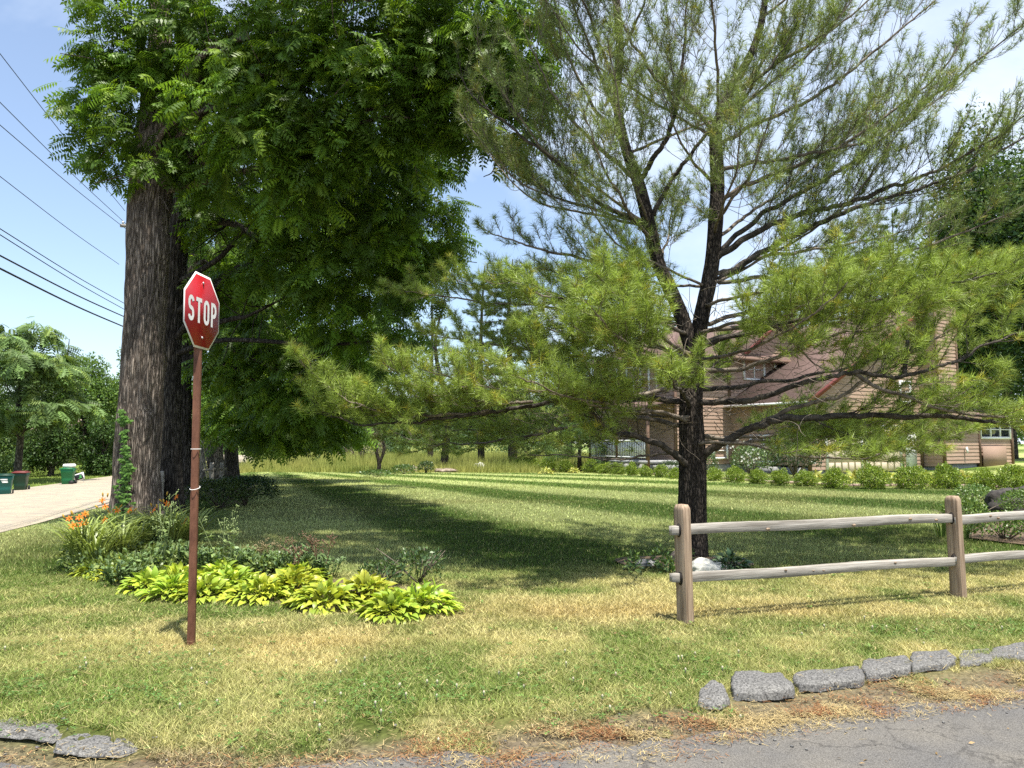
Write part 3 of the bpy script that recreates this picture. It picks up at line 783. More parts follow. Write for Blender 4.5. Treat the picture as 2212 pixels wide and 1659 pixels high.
D5 = 33.0
b5 = at(500, 1040, D5); b5[2] = zt(b5[0], b5[1])
path5 = [b5 - np.array([0, 0, .2]), b5] + px_path([(500, 960, D5), (503, 850, D5), (508, 700, D5), (510, 500, D5)])
cl5 = px_clumps([(520, 900, 31, 1.6), (600, 870, 30, 1.7), (680, 900, 30, 1.5), (740, 910, 30, 1.1), (480, 860, 33, 1.4), (560, 760, 31, 2.2), (700, 780, 29, 2.0), (560, 600, 32, 2.6), (640, 935, 31, .9), (700, 945, 31, .7), (560, 940, 30, 1.0), (500, 925, 31, 1.2), (600, 950, 30, .8), (760, 930, 30, .8), (460, 900, 33, 1.3)])
walnut('last dark walnut trunk of the row, at the corner of the meadow', b5, path5, [.34, .31, .28, .26, .2, .1], cl5, 13, dens=12, per=8, size=0.65, n=48)

# Virginia creeper on the nearest trunk
g = Geo(); r = np.random.default_rng(4)
cp = spline([at(262, 1110, 13.72), at(272, 1040, 13.7), at(275, 985, 13.72), at(270, 930, 13.74), at(268, 880, 13.76)], 10)
V, F = tube(cp, np.linspace(.012, .005, len(cp)), 5); g.add(V, F, (0.12, 0.09, 0.05))
KT = (np.array([[0, 0, 0], [.45, .32, .03], [1, 0, -.12], [.45, -.32, .03]]), np.array([[0, 1, 2, 3]]))
t = r.uniform(0, 1, 120) ** 1.4; idx = (t * (len(cp) - 1)).astype(int)
for q in range(120):
    c = cp[idx[q]] + np.array([r.normal(0, .085 * (1 - .6 * t[q])), -r.uniform(.0, .07), r.normal(0, .05)])
    up = nrm(np.array([r.normal(0, .3), -.8, .45]))
    for k in range(5):
        a = -math.pi / 2 + (k - 2) * 0.62 + r.normal(0, .15)
        X = np.array([math.cos(a), -.15, math.sin(a)])
        place(KT, c[None], X[None], up[None], [r.uniform(.055, .09)], np.array([[.10, .20, .035]]) * r.uniform(.7, 1.5), g)
v = g.build('climbing_vine', M['leaf'], off=b1)
tag(v, 'green five-leaved vine climbing the base of the thick walnut trunk', 'vine')

# broad-leaved weeds, fallen leaves and clippings scattered in the verge
g = Geo(); r = np.random.default_rng(71)
x, y = scatter(260, 3.8, 9.5); k = y - street_edge(x) > .15; x, y = x[k], y[k]
LF = (np.array([[0, 0, 0], [.45, .22, .06], [1, 0, -.05], [.45, -.22, .06]]), np.array([[0, 1, 2, 3]]))
for X, Y in zip(x, y):
    m = int(r.integers(4, 9)); az = r.uniform(0, 6.28, m); s = r.uniform(.02, .055, m)
    place(LF, np.tile(on(X, Y) + [0, 0, .022], (m, 1)), np.column_stack([np.cos(az), np.sin(az), r.uniform(.05, .5, m)]), np.array([0, 0, 1.0]) + r.normal(0, .2, (m, 3)), s, np.array([.12, .19, .045]) * r.uniform(.7, 1.5, (m, 1)), g)
x, y = scatter(420, 3.6, 9.5); m = len(x); az = r.uniform(0, 6.28, m)
P = np.column_stack([x, y, zt(x, y) + .035]); P[:, 2] = np.where(y < street_edge(x), zt(x, y) + .02, P[:, 2])
place(LF, P, np.column_stack([np.cos(az), np.sin(az), r.uniform(-.3, .3, m)]), np.array([0, 0, 1.0]) + r.normal(0, .5, (m, 3)), r.uniform(.015, .04, m), np.array([.30, .20, .09]) * r.uniform(.4, 1.4, (m, 1)), g)
kind(g.build('verge_weeds', M['grass']), 'stuff')
# ------------------------------------------------------------------ white pine behind the fence
pr = np.random.default_rng(77)
def needles(P, Dr, n_per, length, width, col, g, r, spread=(25, 68)):
    """sprays of needles: round each shoot tip P pointing along Dr"""
    N = len(P); m = n_per
    d = nrm(Dr); a = nrm(np.cross(d, np.array([.3, .2, 1.0]) + 0 * d)); b = np.cross(d, a)
    ph = r.uniform(0, 2 * np.pi, (N, m)); th = np.radians(r.uniform(spread[0], spread[1], (N, m)))
    back = r.uniform(0, 1, (N, m)) ** 1.3
    o = P[:, None] - d[:, None] * (back * 0.10)[..., None]
    dd = d[:, None] * np.cos(th)[..., None] + (a[:, None] * np.cos(ph)[..., None] + b[:, None] * np.sin(ph)[..., None]) * np.sin(th)[..., None]
    L = length * r.uniform(.7, 1.15, (N, m)) 
    tip = o + dd * L[..., None] + np.array([0, 0, -1]) * (L ** 2 * .8)[..., None]
    s = nrm(np.cross(dd, r.normal(0, 1, (N, m, 3)))) * width / 2
    V = np.stack([o - s, o + s, tip], 2).reshape(-1, 3)
    C = np.repeat(np.repeat(col, m, 0) * r.uniform(.7, 1.35, (N * m, 1)), 3, 0)
    g.add(V, np.arange(N * m * 3).reshape(-1, 3), C)

def pine_limb(pts, r0, g, tips, r, L2=1.0, start=0.25, step=0.2, up=0.35, bare=0.0, tip_r=0.006, sides=8, sub=8, flat=0.85):
    """one limb with its side shoots; shoot tips are collected for the needles"""
    P = spline(pts, sub)
    arc = np.concatenate([[0], np.cumsum(np.linalg.norm(np.diff(P, axis=0), axis=1))]); L = arc[-1]
    wob = r.normal(0, 1, (len(P), 3)); wob = (wob + np.roll(wob, 1, 0) + np.roll(wob, -1, 0)) * 0.0035 * L ** .5; wob[0] = 0
    P = P + wob
    V, F = tube(P, r0 * 0.62 * (1 - arc / L) ** 0.95 + tip_r, sides); g.add(V, F)
    s = start * L; side = 1
    tips.append((P[-1], nrm(P[-1] - P[-2]), 1.0))
    while s < L * 0.995:
        k = min(np.searchsorted(arc, s), len(P) - 1); k = max(k, 1)
        p = P[k]; T = nrm(P[k] - P[k - 1])
        hor = nrm(np.cross(T, [0, 0, 1.0])); vert = nrm(np.cross(hor, T))
        f = 1 - s / L
        l2 = 1.3 * L2 * (0.30 + 0.85 * f ** .8) * r.uniform(.5, 1.2)
        a = r.normal(0, flat)
        d0 = nrm(T * r.uniform(.55, .95) + side * hor * math.cos(a) + vert * (math.sin(a) + up * .55))
        nseg = 6; Q = [p]; d = d0
        for q in range(nseg):
            d = nrm(d + np.array([0, 0, up * .30]) + T * .08 + r.normal(0, .12, 3)); Q.append(Q[-1] + d * l2 / nseg)
        Q = np.array(Q)
        V, F = tube(Q, np.linspace(max(.0045, r0 * .13 * (1 - .5 * s / L)), .003, len(Q)), 4); g.add(V, F)
        tips.append((Q[-1], d, 1.0))
        # third order shoots
        t = 0.22 + bare * 0.3
        sd = 1
        while t < 0.97:
            kk = t * nseg; i0 = int(kk); q0 = Q[i0] * (1 - (kk - i0)) + Q[min(i0 + 1, nseg)] * (kk - i0)
            td = nrm(Q[min(i0 + 1, nseg)] - Q[i0]); h2 = nrm(np.cross(td, [0, 0, 1.0]))
            l3 = l2 * r.uniform(.18, .42) * (1.1 - .55 * t) + .05
            d3 = nrm(td * .8 + sd * h2 * r.uniform(.3, .9) + np.array([0, 0, up * r.uniform(.3, 1.5)]))
            e1 = q0 + d3 * l3 * .5; d3b = nrm(d3 + np.array([0, 0, .45 * up + .1])); e2 = e1 + d3b * l3 * .5
            V, F = tube(np.array([q0, e1, e2]), [.0032, .0028, .0022], 3, cap=False); g.add(V, F)
            if r.uniform() > bare:
                tips.append((e2, d3b, .9))
                if l3 > .14 and r.uniform() < .8: tips.append((e1, nrm(d3b + h2 * sd * .5), .7))
            sd = -sd; t += 0.068 / max(l2, .3) * r.uniform(.7, 1.3)
        side = -side; s += 0.68 * step * r.uniform(.6, 1.4)

DP = 10.4
bp = at(1497, 1200, DP); bp[2] = zt(bp[0], bp[1])
pine = thing('pine_tree', 'tall white pine with dark forked trunk and wide branches behind the rail fence', 'tree', bp)
g = Geo()
V, F = trunk_geo([bp - np.array([0, 0, .2]), bp] + px_path([(1496, 1100, DP), (1496, 1000, DP), (1493, 900, DP), (1495, 800, DP), (1503, 735, DP)]), [.22, .195, .185, .18, .165, .15, .14], n=90, furrow=.018, flare=.16, seed=21, fx=22, fz=4)
g.add(V, F)
stemA = px_path([(1500, 765, DP), (1470, 680, DP), (1445, 620, DP), (1423, 571, DP), (1402, 487, DP), (1381, 402, DP), (1355, 330, DP), (1339, 264, DP), (1333, 200, DP), (1339, 106, DP), (1333, 20, DP), (1330, -150, DP), (1335, -350, DP)])
stemB = px_path([(1502, 770, DP), (1515, 690, DP), (1530, 620, DP), (1539, 560, DP), (1546, 480, DP), (1550, 400, DP), (1546, 300, DP), (1552, 262, DP), (1580, 190, DP + .1), (1625, 110, DP + .2), (1650, 20, DP + .2), (1665, -150, DP + .2), (1670, -350, DP + .2)])
for st, rr_ in ((stemA, [.115, .102, .095, .09, .095, .085, .075, .068, .062, .055, .048, .038, .02]), (stemB, [.12, .11, .105, .10, .105, .098, .095, .075, .06, .052, .045, .035, .02])):
    V, F = trunk_geo(st, rr_, n=40, furrow=.008, seed=9, fx=14, fz=5); g.add(V, F)
g.build('trunk', M['pine_bark'], pine, smooth=True)

lower, upper = [], []
def limb(L, r0, tips, seed, **k):
    gg = Geo(); pine_limb(px_path(L), r0, gg, tips, np.random.default_rng(seed), **k)
    gg.build('branch', M['twig'] if r0 < .05 else M['pine_limb'], pine, smooth=True)
M['pine_limb'] = surf_mat('pine_limb', (0.018, 0.015, 0.012), (0.105, 0.088, 0.07), 10, 0.9, 0.9, 40, stretch=(1, 1, 1), dist=0.02)

LOW = dict(L2=.85, start=.28, step=.13, up=.42, bare=.1)
# --- lowest whorl and the long low limbs
limb([(1490, 1010, 10.3), (1443, 971, 10.0), (1380, 944, 9.7), (1316, 926, 9.5), (1266, 880, 9.3), (1221, 845, 9.2), (1160, 780, 9.0), (1130, 715, 8.9)], .072, lower, 1, **LOW)
limb([(1483, 870, 10.4), (1400, 862, 10.4), (1300, 858, 10.3), (1208, 866, 10.2), (1120, 880, 10.1), (1056, 889, 10.0), (985, 900, 9.9), (917, 908, 9.9), (806, 918, 9.8), (736, 906, 9.8), (688, 880, 9.7), (664, 840, 9.7)], .06, lower, 2, L2=.62, start=.45, step=.085, up=.55)
limb([(1056, 887, 10.0), (980, 897, 9.9), (896, 897, 9.8), (792, 880, 9.6), (740, 858, 9.5), (701, 831, 9.5), (645, 779, 9.4)], .030, lower, 3, L2=.52, start=.22, step=.085, up=.5)
limb([(1150, 868, 10.1), (1080, 870, 9.9), (1000, 862, 9.7), (930, 850, 9.6), (870, 815, 9.5), (825, 780, 9.4)], .028, lower, 4, L2=.6, start=.2, step=.085, up=.55)
limb([(1478, 830, 10.3), (1380, 850, 9.9), (1280, 850, 9.5), (1150, 845, 9.2), (1030, 830, 9.0), (930, 800, 8.9)], .045, lower, 5, L2=.8, start=.3, step=.1, up=.55)
limb([(1488, 925, 10.5), (1400, 905, 10.8), (1330, 905, 11.1), (1260, 914, 11.4), (1150, 938, 11.7), (1070, 952, 12.0), (990, 962, 12.3), (900, 955, 12.6), (840, 935, 12.7)], .048, lower, 6, L2=.8, start=.35, step=.11, up=.25)
limb([(1488, 905, 10.6), (1400, 890, 11.1), (1300, 880, 11.7), (1180, 905, 12.4), (1050, 925, 13.0), (950, 930, 13.3), (860, 915, 13.5)], .045, lower, 7, L2=.9, start=.4, step=.13, up=.25)
limb([(1478, 975, 10.4), (1400, 985, 10.6), (1310, 992, 10.8), (1230, 985, 11), (1130, 982, 11.2)], .022, lower, 8, L2=.45, start=.2, step=.2, up=.15, bare=.75)
limb([(1488, 800, 10.5), (1400, 790, 10.9), (1300, 775, 11.2), (1180, 760, 11.5), (1080, 745, 11.7), (980, 735, 11.9), (905, 720, 12.0)], .045, lower, 9, L2=.8, start=.3, step=.12, up=.4)
limb([(1495, 765, 10.3), (1420, 745, 9.9), (1340, 730, 9.6), (1260, 725, 9.3), (1190, 715, 9.1), (1140, 690, 9)], .042, lower, 10, **LOW)
limb([(1470, 690, 10.4), (1330, 690, 10.6), (1250, 672, 10.8), (1150, 660, 11), (1050, 655, 11.2), (950, 640, 11.3), (850, 625, 11.4)], .042, lower, 11, L2=.6, start=.4, step=.12, up=.3)
limb([(1460, 700, 10.4), (1340, 668, 10.8), (1220, 640, 11.2), (1120, 626, 11.5), (1020, 615, 11.8), (960, 600, 12)], .036, lower, 12, L2=.65, start=.35, step=.14, up=.35)
# --- right hand low limbs
limb([(1505, 995, 10.4), (1540, 968, 10.2), (1598, 935, 10.0), (1650, 915, 9.9), (1707, 903, 9.8), (1800, 902, 9.7), (1888, 899, 9.6), (2000, 900, 9.5), (2100, 906, 9.4), (2212, 912, 9.3), (2330, 905, 9.2), (2450, 870, 9.1)], .085, lower, 13, L2=.9, start=.3, step=.18, up=.3, bare=.2, flat=.4)
limb([(1640, 918, 9.9), (1720, 880, 9.8), (1780, 865, 9.7), (1811, 857, 9.6), (1870, 818, 9.5), (1930, 790, 9.4), (2010, 740, 9.3), (2080, 690, 9.2)], .045, lower, 14, L2=.75, start=.35, step=.16, up=.4, bare=.2)
limb([(1510, 870, 10.3), (1600, 865, 9.9), (1700, 840, 9.6), (1790, 812, 9.4), (1843, 805, 9.3), (1900, 812, 9.2), (1956, 812, 9.1), (2047, 788, 9.0), (2120, 750, 8.9), (2200, 715, 8.9), (2290, 660, 8.8)], .062, lower, 15, L2=.9, start=.4, step=.19, up=.38, bare=.25)
limb([(1850, 808, 9.3), (1905, 840, 9.2), (1980, 866, 9.1), (2070, 893, 9.1), (2160, 900, 9.0), (2280, 890, 9.0)], .036, lower, 16, L2=.7, start=.2, step=.14, up=.25, bare=.2, flat=.35)
limb([(1505, 940, 10.5), (1600, 953, 10.7), (1700, 948, 11), (1800, 965, 11.2), (1900, 965, 11.4), (2000, 958, 11.6), (2120, 930, 11.8)], .042, lower, 17, L2=.9, start=.25, step=.10, up=.22, bare=.15, flat=.3)
limb([(1510, 960, 10.2), (1600, 958, 9.8), (1690, 975, 9.5), (1790, 990, 9.3), (1890, 985, 9.1), (1975, 960, 9)], .030, lower, 18, L2=.55, start=.3, step=.13, up=.25, bare=.2, flat=.25)
limb([(1640, 690, 9.8), (1700, 722, 9.6), (1752, 780, 9.4), (1790, 800, 9.3)], .03, lower, 19, L2=.4, start=.2, step=.3, up=.2, bare=.7)
limb([(1508, 800, 10.3), (1600, 795, 10), (1690, 770, 9.7), (1760, 735, 9.5), (1840, 715, 9.3), (1930, 690, 9.2), (2010, 650, 9.1)], .048, lower, 20, L2=.85, start=.33, step=.10, up=.4)
limb([(1515, 745, 10.3), (1620, 720, 10), (1720, 690, 9.8), (1820, 668, 9.6), (1930, 640, 9.4), (2040, 612, 9.3), (2150, 590, 9.2), (2260, 560, 9.1)], .05, lower, 21, L2=.8, start=.3, step=.10, up=.4)
limb([(1520, 700, 10.4), (1640, 668, 10.9), (1760, 640, 11.3), (1900, 620, 11.7), (2050, 600, 12), (2180, 575, 12.3)], .045, lower, 22, L2=.9, start=.35, step=.12, up=.35)
limb([(1505, 840, 10.5), (1640, 830, 11.2), (1800, 800, 12), (1950, 760, 12.6), (2100, 700, 13)], .05, lower, 23, L2=.9, start=.45, step=.2, up=.35, bare=.2)
# --- limbs coming towards the camera
limb([(1490, 880, 10.3), (1480, 855, 9.6), (1470, 845, 8.9), (1455, 830, 8.2), (1440, 800, 7.8)], .05, lower, 30, L2=.55, start=.45, step=.14, up=.6)
limb([(1490, 790, 10.3), (1440, 775, 9.6), (1390, 770, 9.0), (1340, 755, 8.5), (1310, 720, 8.2)], .045, lower, 32, L2=.7, start=.4, step=.12, up=.55)
limb([(1515, 720, 10.3), (1580, 700, 9.6), (1640, 690, 9), (1700, 680, 8.6), (1750, 650, 8.3)], .04, lower, 34, L2=.7, start=.4, step=.13, up=.5)
limb([(1490, 910, 10.3), (1440, 895, 9.7), (1370, 890, 9.1), (1300, 880, 8.7), (1250, 860, 8.4)], .04, lower, 35, L2=.6, start=.5, step=.15, up=.5)
limb([(1450, 640, 10.3), (1420, 640, 9.7), (1370, 630, 9.2), (1320, 620, 8.8), (1280, 590, 8.6)], .034, lower, 36, L2=.65, start=.35, step=.14, up=.45)
limb([(1490, 800, 10.3), (1440, 780, 9.7), (1400, 760, 9.1), (1330, 720, 8.2), (1270, 660, 7.6)], .04, lower, 70, L2=.75, start=.35, step=.12, up=.5)
limb([(1490, 770, 10.3), (1420, 720, 9.3), (1350, 660, 8.5), (1290, 590, 8.0)], .036, lower, 72, L2=.75, start=.35, step=.12, up=.5)
limb([(1490, 900, 10.3), (1380, 885, 9.2), (1250, 862, 8.4), (1150, 830, 7.9), (1090, 780, 7.7)], .04, lower, 73, L2=.7, start=.4, step=.12, up=.5)
limb([(1480, 720, 10.3), (1400, 690, 9.9), (1300, 660, 9.5), (1190, 640, 9.2), (1090, 600, 9)], .036, lower, 76, L2=.8, start=.3, step=.12, up=.45)
limb([(1410, 520, 10.3), (1350, 440, 9.3), (1300, 350, 8.6), (1260, 250, 8.2)], .036, upper, 77, L2=.8, start=.25, step=.15, up=.5, bare=.1)
limb([(1545, 500, 10.3), (1560, 450, 9.4), (1590, 370, 8.7), (1600, 270, 8.3)], .034, upper, 78, L2=.8, start=.25, step=.15, up=.5, bare=.1)
limb([(1510, 780, 10.3), (1600, 760, 9.4), (1690, 720, 8.7), (1770, 670, 8.2), (1830, 610, 8)], .036, lower, 75, L2=.75, start=.35, step=.13, up=.45)
limb([(1525, 660, 10.3), (1600, 640, 9.8), (1680, 625, 9.4), (1770, 612, 9.1), (1860, 600, 8.9)], .034, lower, 24, L2=.75, start=.3, step=.12, up=.4)
limb([(1515, 720, 10.3), (1640, 700, 10.6), (1780, 690, 10.8), (1920, 670, 11), (2060, 640, 11.2), (2180, 610, 11.3)], .045, lower, 80, L2=.8, start=.3, step=.11, up=.4)
limb([(1510, 950, 10.6), (1620, 945, 11.3), (1740, 935, 12), (1850, 940, 12.6), (1980, 925, 13.1)], .036, lower, 81, L2=.95, start=.25, step=.11, up=.22, bare=.1, flat=.3)
# away from the camera (fills the crown, throws the shade)
limb([(1500, 820, 10.6), (1520, 800, 11.6), (1540, 790, 12.6), (1560, 770, 13.6)], .045, lower, 37, L2=.95, start=.4, step=.2, up=.4)
limb([(1495, 780, 10.6), (1450, 760, 11.6), (1400, 750, 12.6), (1340, 730, 13.6), (1280, 700, 14.2)], .045, lower, 38, L2=.95, start=.4, step=.2, up=.4)
limb([(1510, 740, 10.6), (1600, 720, 11.5), (1700, 700, 12.6), (1780, 680, 13.4)], .045, lower, 39, L2=.95, start=.4, step=.2, up=.4)
# cut stub
gg = Geo(); V, F = tube(spline([at(1280, 892, 9.4), at(1288, 855, 9.4), at(1292, 828, 9.4)], 4), np.linspace(.03, .022, 9), 8); gg.add(V, F); gg.build('branch', M['pine_limb'], pine)
gg = Geo(); V, F = tube(spline([at(1953, 812, 9.15), at(1957, 770, 9.15), at(1961, 735, 9.15)], 4), np.linspace(.03, .024, 9), 8); gg.add(V, F); gg.build('branch', M['pine_limb'], pine)

# --- the open upper crown
UP = dict(L2=1.05, start=.15, step=.17, up=.5, bare=.42)
limb([(1423, 571, 10.4), (1338, 571, 10.3), (1243, 555, 10.2), (1138, 529, 10.1), (1080, 510, 10), (1035, 492, 10)], .045, upper, 40, L2=.75, start=.3, step=.15, up=.45, bare=.1)
limb([(1400, 487, 10.4), (1345, 462, 10.3), (1296, 439, 10.2), (1250, 395, 10.1), (1217, 360, 10), (1138, 301, 9.9), (1085, 262, 9.9), (1035, 220, 9.8), (985, 160, 9.8)], .055, upper, 41, **dict(UP, bare=.62, step=.19))
limb([(1378, 395, 10.4), (1320, 340, 10.1), (1262, 290, 9.8), (1200, 215, 9.6), (1160, 130, 9.5), (1130, 60, 9.4)], .045, upper, 43, **dict(UP, bare=.62, step=.19))
limb([(1350, 310, 10.4), (1290, 240, 10.4), (1240, 150, 10.4), (1210, 60, 10.4), (1190, -40, 10.4)], .04, upper, 44, **dict(UP, bare=.62, step=.19))
limb([(1336, 250, 10.4), (1300, 170, 10.2), (1265, 79, 10), (1233, 0, 9.9), (1210, -80, 9.8)], .04, upper, 45, **UP)
limb([(1386, 385, 10.4), (1412, 340, 10.2), (1439, 301, 10.1), (1465, 206, 9.9), (1481, 53, 9.8), (1490, -60, 9.8)], .055, upper, 46, **UP)
limb([(1412, 465, 10.4), (1440, 410, 10.3), (1465, 370, 10.2), (1507, 312, 10.1), (1560, 262, 10), (1597, 222, 9.9), (1640, 170, 9.8), (1676, 132, 9.7), (1720, 50, 9.7)], .05, upper, 47, L2=.8, start=.45, step=.15, up=.55, bare=.1)
limb([(1545, 290, 10.4), (1502, 238, 10.2), (1450, 200, 10.1), (1412, 164, 10), (1385, 120, 9.9), (1359, 79, 9.9), (1328, 0, 9.8), (1310, -60, 9.8)], .045, upper, 48, **UP)
limb([(1545, 560, 10.4), (1610, 518, 10.3), (1677, 481, 10.2), (1760, 455, 10.1), (1836, 439, 10), (1915, 407, 9.9), (1985, 385, 9.8), (2047, 360, 9.7), (2130, 310, 9.6), (2206, 255, 9.5), (2290, 180, 9.4)], .07, upper, 49, **UP)
limb([(1552, 605, 10.4), (1630, 555, 10.2), (1703, 513, 10.0), (1770, 482, 9.9), (1840, 452, 9.8), (1920, 425, 9.7), (2010, 400, 9.6), (2100, 360, 9.5), (2190, 310, 9.4), (2280, 250, 9.4)], .068, upper, 50, **UP)
limb([(1550, 545, 10.4), (1640, 470, 10.6), (1740, 410, 10.8), (1840, 350, 11), (1936, 275, 11.1), (2047, 185, 11.2), (2153, 100, 11.3), (2215, 45, 11.3), (2270, -20, 11.3)], .055, upper, 51, **UP)
limb([(1552, 434, 10.4), (1624, 397, 10.3), (1729, 354, 10.2), (1814, 317, 10.1), (1890, 270, 10), (1980, 200, 9.9), (2050, 130, 9.8), (2090, 50, 9.8)], .048, upper, 52, **UP)
limb([(1552, 370, 10.4), (1640, 349, 10.2), (1720, 338, 10), (1783, 328, 9.9), (1850, 310, 9.8), (1910, 285, 9.7), (1990, 240, 9.6), (2060, 190, 9.6)], .045, upper, 53, **UP)
limb([(1560, 310, 10.4), (1640, 265, 10.3), (1729, 227, 10.2), (1790, 190, 10.1), (1836, 153, 10), (1942, 69, 9.9), (2020, 5, 9.8), (2070, -50, 9.8)], .045, upper, 54, **UP)
limb([(1590, 225, 10.5), (1630, 160, 10.5), (1677, 79, 10.5), (1698, 0, 10.5), (1715, -80, 10.5)], .042, upper, 55, **UP)
limb([(1600, 190, 10.5), (1690, 130, 10.2), (1790, 70, 10), (1880, 0, 9.9), (1940, -60, 9.8)], .04, upper, 56, **UP)
limb([(1548, 480, 10.4), (1580, 430, 9.8), (1620, 380, 9.3), (1650, 300, 9), (1670, 230, 8.8)], .036, upper, 57, **UP)
limb([(1546, 400, 10.4), (1500, 350, 9.8), (1460, 280, 9.4), (1430, 190, 9.1)], .034, upper, 58, **UP)
limb([(1540, 600, 10.4), (1600, 570, 11), (1700, 545, 11.6), (1820, 530, 12.2), (1950, 500, 12.8), (2060, 460, 13.2)], .045, upper, 59, **UP)
limb([(1545, 520, 10.5), (1620, 460, 11.4), (1720, 390, 12.2), (1820, 310, 12.8), (1900, 240, 13.2)], .04, upper, 60, **UP)
limb([(1552, 610, 10.4), (1660, 600, 10.2), (1780, 590, 10), (1900, 560, 9.9), (2020, 525, 9.8), (2140, 480, 9.7), (2240, 430, 9.7)], .042, upper, 62, L2=.75, start=.3, step=.16, up=.35, bare=.25)
limb([(1430, 590, 10.4), (1360, 610, 10.3), (1290, 610, 10.2), (1220, 590, 10.1), (1150, 580, 10)], .03, upper, 63, L2=.6, start=.25, step=.17, up=.4, bare=.2)
limb([(1335, 120, 10.4), (1370, 60, 10.2), (1400, -20, 10), (1420, -90, 10)], .03, upper, 64, **UP)
limb([(1645, 40, 10.6), (1720, -20, 10.5), (1800, -80, 10.4)], .03, upper, 65, **UP)

# further fine limbs filling the open crown between and beyond the stems
for q in range(14):
    rq = np.random.default_rng(300 + q); st = stemA if q % 2 else stemB; i = rq.integers(2, 9); o = np.asarray(st[i]); az = rq.uniform(0, 2 * math.pi); L = rq.uniform(1.6, 3.2)
    d = np.array([math.cos(az), math.sin(az) * .9, rq.uniform(.25, .7)]); P = [o, o + d * L * .35 + [0, 0, -.05], o + d * L * .7, o + d * L + [0, 0, .25 * L]]
    gg = Geo(); pine_limb(P, .026, gg, upper, rq, L2=.8, start=.2, step=.15, up=.5, bare=.12); gg.build('branch', M['twig'], pine, smooth=True)

# dead wiry twigs round the lower trunk
g = Geo(); r = np.random.default_rng(5)
for q in range(330):
    z0 = r.uniform(1.75, 3.6); az = r.uniform(0, 2 * math.pi); rad = r.uniform(.15, 3.0)
    p = np.array([bp[0] + math.cos(az) * rad, bp[1] + math.sin(az) * rad * .6, z0]); d = nrm(np.array([math.cos(az) + r.normal(0, .7), math.sin(az) + r.normal(0, .7), r.normal(0, .35)]))
    Q = [p]
    for k in range(6): d = nrm(d + r.normal(0, .3, 3)); Q.append(Q[-1] + d * r.uniform(.06, .17))
    V, F = tube(spline(Q, 2), np.linspace(.0055, .0022, 13), 3, cap=False); g.add(V, F)
tw = g.build('dead_twigs', M['twig'], pine); tw['kind'] = 'stuff'

for nm, tips, npn, ln, c0 in (('lower_needles', lower, 32, .135, (0.26, 0.34, 0.065)), ('upper_needles', upper, 24, .125, (0.20, 0.26, 0.075))):
    P = np.array([t[0] for t in tips]); Dr = np.array([t[1] for t in tips])
    col = np.array(c0) * pr.uniform(.7, 1.3, (len(P), 1)) * np.where(pr.uniform(0, 1, (len(P), 1)) < .07, np.array([[1.35, 1.0, .8]]), 1.0)
    g = Geo(); needles(P, Dr, npn, ln, .0058, col, g, pr)
    g.build('needles', M['needle'], pine)
    print(nm, len(P))
# ------------------------------------------------------------------ house
HB = R(30); HC = np.array([14.4, 36.0, 0.0])
M['siding'] = surf_mat('cedar_siding', (0.30, 0.20, 0.145), (0.39, 0.275, 0.205), 3, 0.75, 0.2, 30, stretch=(1, 1, 6))
M['trimwood'] = plain('brown_trim', (0.15, 0.09, 0.06), 0.7)
M['shingle'] = surf_mat('roof_shingle', (0.095, 0.060, 0.050), (0.175, 0.115, 0.095), 7, 0.9, 0.4, 30, stretch=(1, 1, 3))
M['red'] = plain('red_fascia', (0.20, 0.05, 0.042), 0.6)
M['white'] = plain('white_paint', (0.78, 0.78, 0.76), 0.5)
M['cream'] = plain('cream_door', (0.52, 0.44, 0.33), 0.6)
M['found'] = surf_mat('foundation', (0.22, 0.22, 0.22), (0.36, 0.36, 0.35), 6, 0.9)
M['darkmetal'] = plain('dark_metal', (0.03, 0.033, 0.038), 0.5, metal=0.3)
M['board'] = plain('plywood_board', (0.27, 0.18, 0.13), 0.8)
def glass_mat():
    m, n, l, b, out = new_mat('window_glass')
    b.inputs['Base Color'].default_value = (0.02, 0.025, 0.03, 1); b.inputs['Roughness'].default_value = 0.06; b.inputs['Specular IOR Level'].default_value = 0.9
    return m
M['glass'] = glass_mat()
house = thing('house', 'brown clapboard house with red edged roofs, garage and tall sided chimney behind the pine', 'house', HC, rz=HB)
Z0 = np.zeros(3)
def hpart(name, g, mat, parent=None):
    return g.build(name, mat, parent or house, off=Z0)

def lap_wall(g, p0, p1, z0, ztop, out, pitch=0.2):
    """clapboards from p0 to p1 (a, b), bottom z0; ztop(t) gives the height of the wall top at 0..1 along it"""
    p0 = np.array(p0, float); p1 = np.array(p1, float); o = np.array(out, float)
    ts = np.linspace(0, 1, 161); tops = np.array([ztop(t) for t in ts]); z = z0
    zmax = tops.max()
    while z < zmax - 0.01:
        zz = min(z + pitch, zmax); ok = tops >= z + 0.02
        if ok.any():
            a0, a1 = ts[ok].min(), ts[ok].max(); ok2 = tops >= zz - 1e-6
            c0, c1 = (ts[ok2].min(), ts[ok2].max()) if ok2.any() else ((a0 + a1) / 2 - .01, (a0 + a1) / 2 + .01)
            q = lambda t, h, zz_: np.array([*(p0 + (p1 - p0) * t + o * h), zz_])
            g.add([q(a0, .03, z), q(a1, .03, z), q(c1, .004, zz), q(c0, .004, zz)], np.array([[0, 1, 2, 3]]))
            g.add([q(a0, .0, z), q(a1, .0, z), q(a1, .03, z), q(a0, .03, z)], np.array([[0, 1, 2, 3]]))
        z = zz
    # backing
    g.add([[*(p0 - o * .06), z0], [*(p1 - o * .06), z0], [*(p1 - o * .06), tops[-1]], [*(p0 - o * .06), tops[0]]], np.array([[0, 1, 2, 3]]))

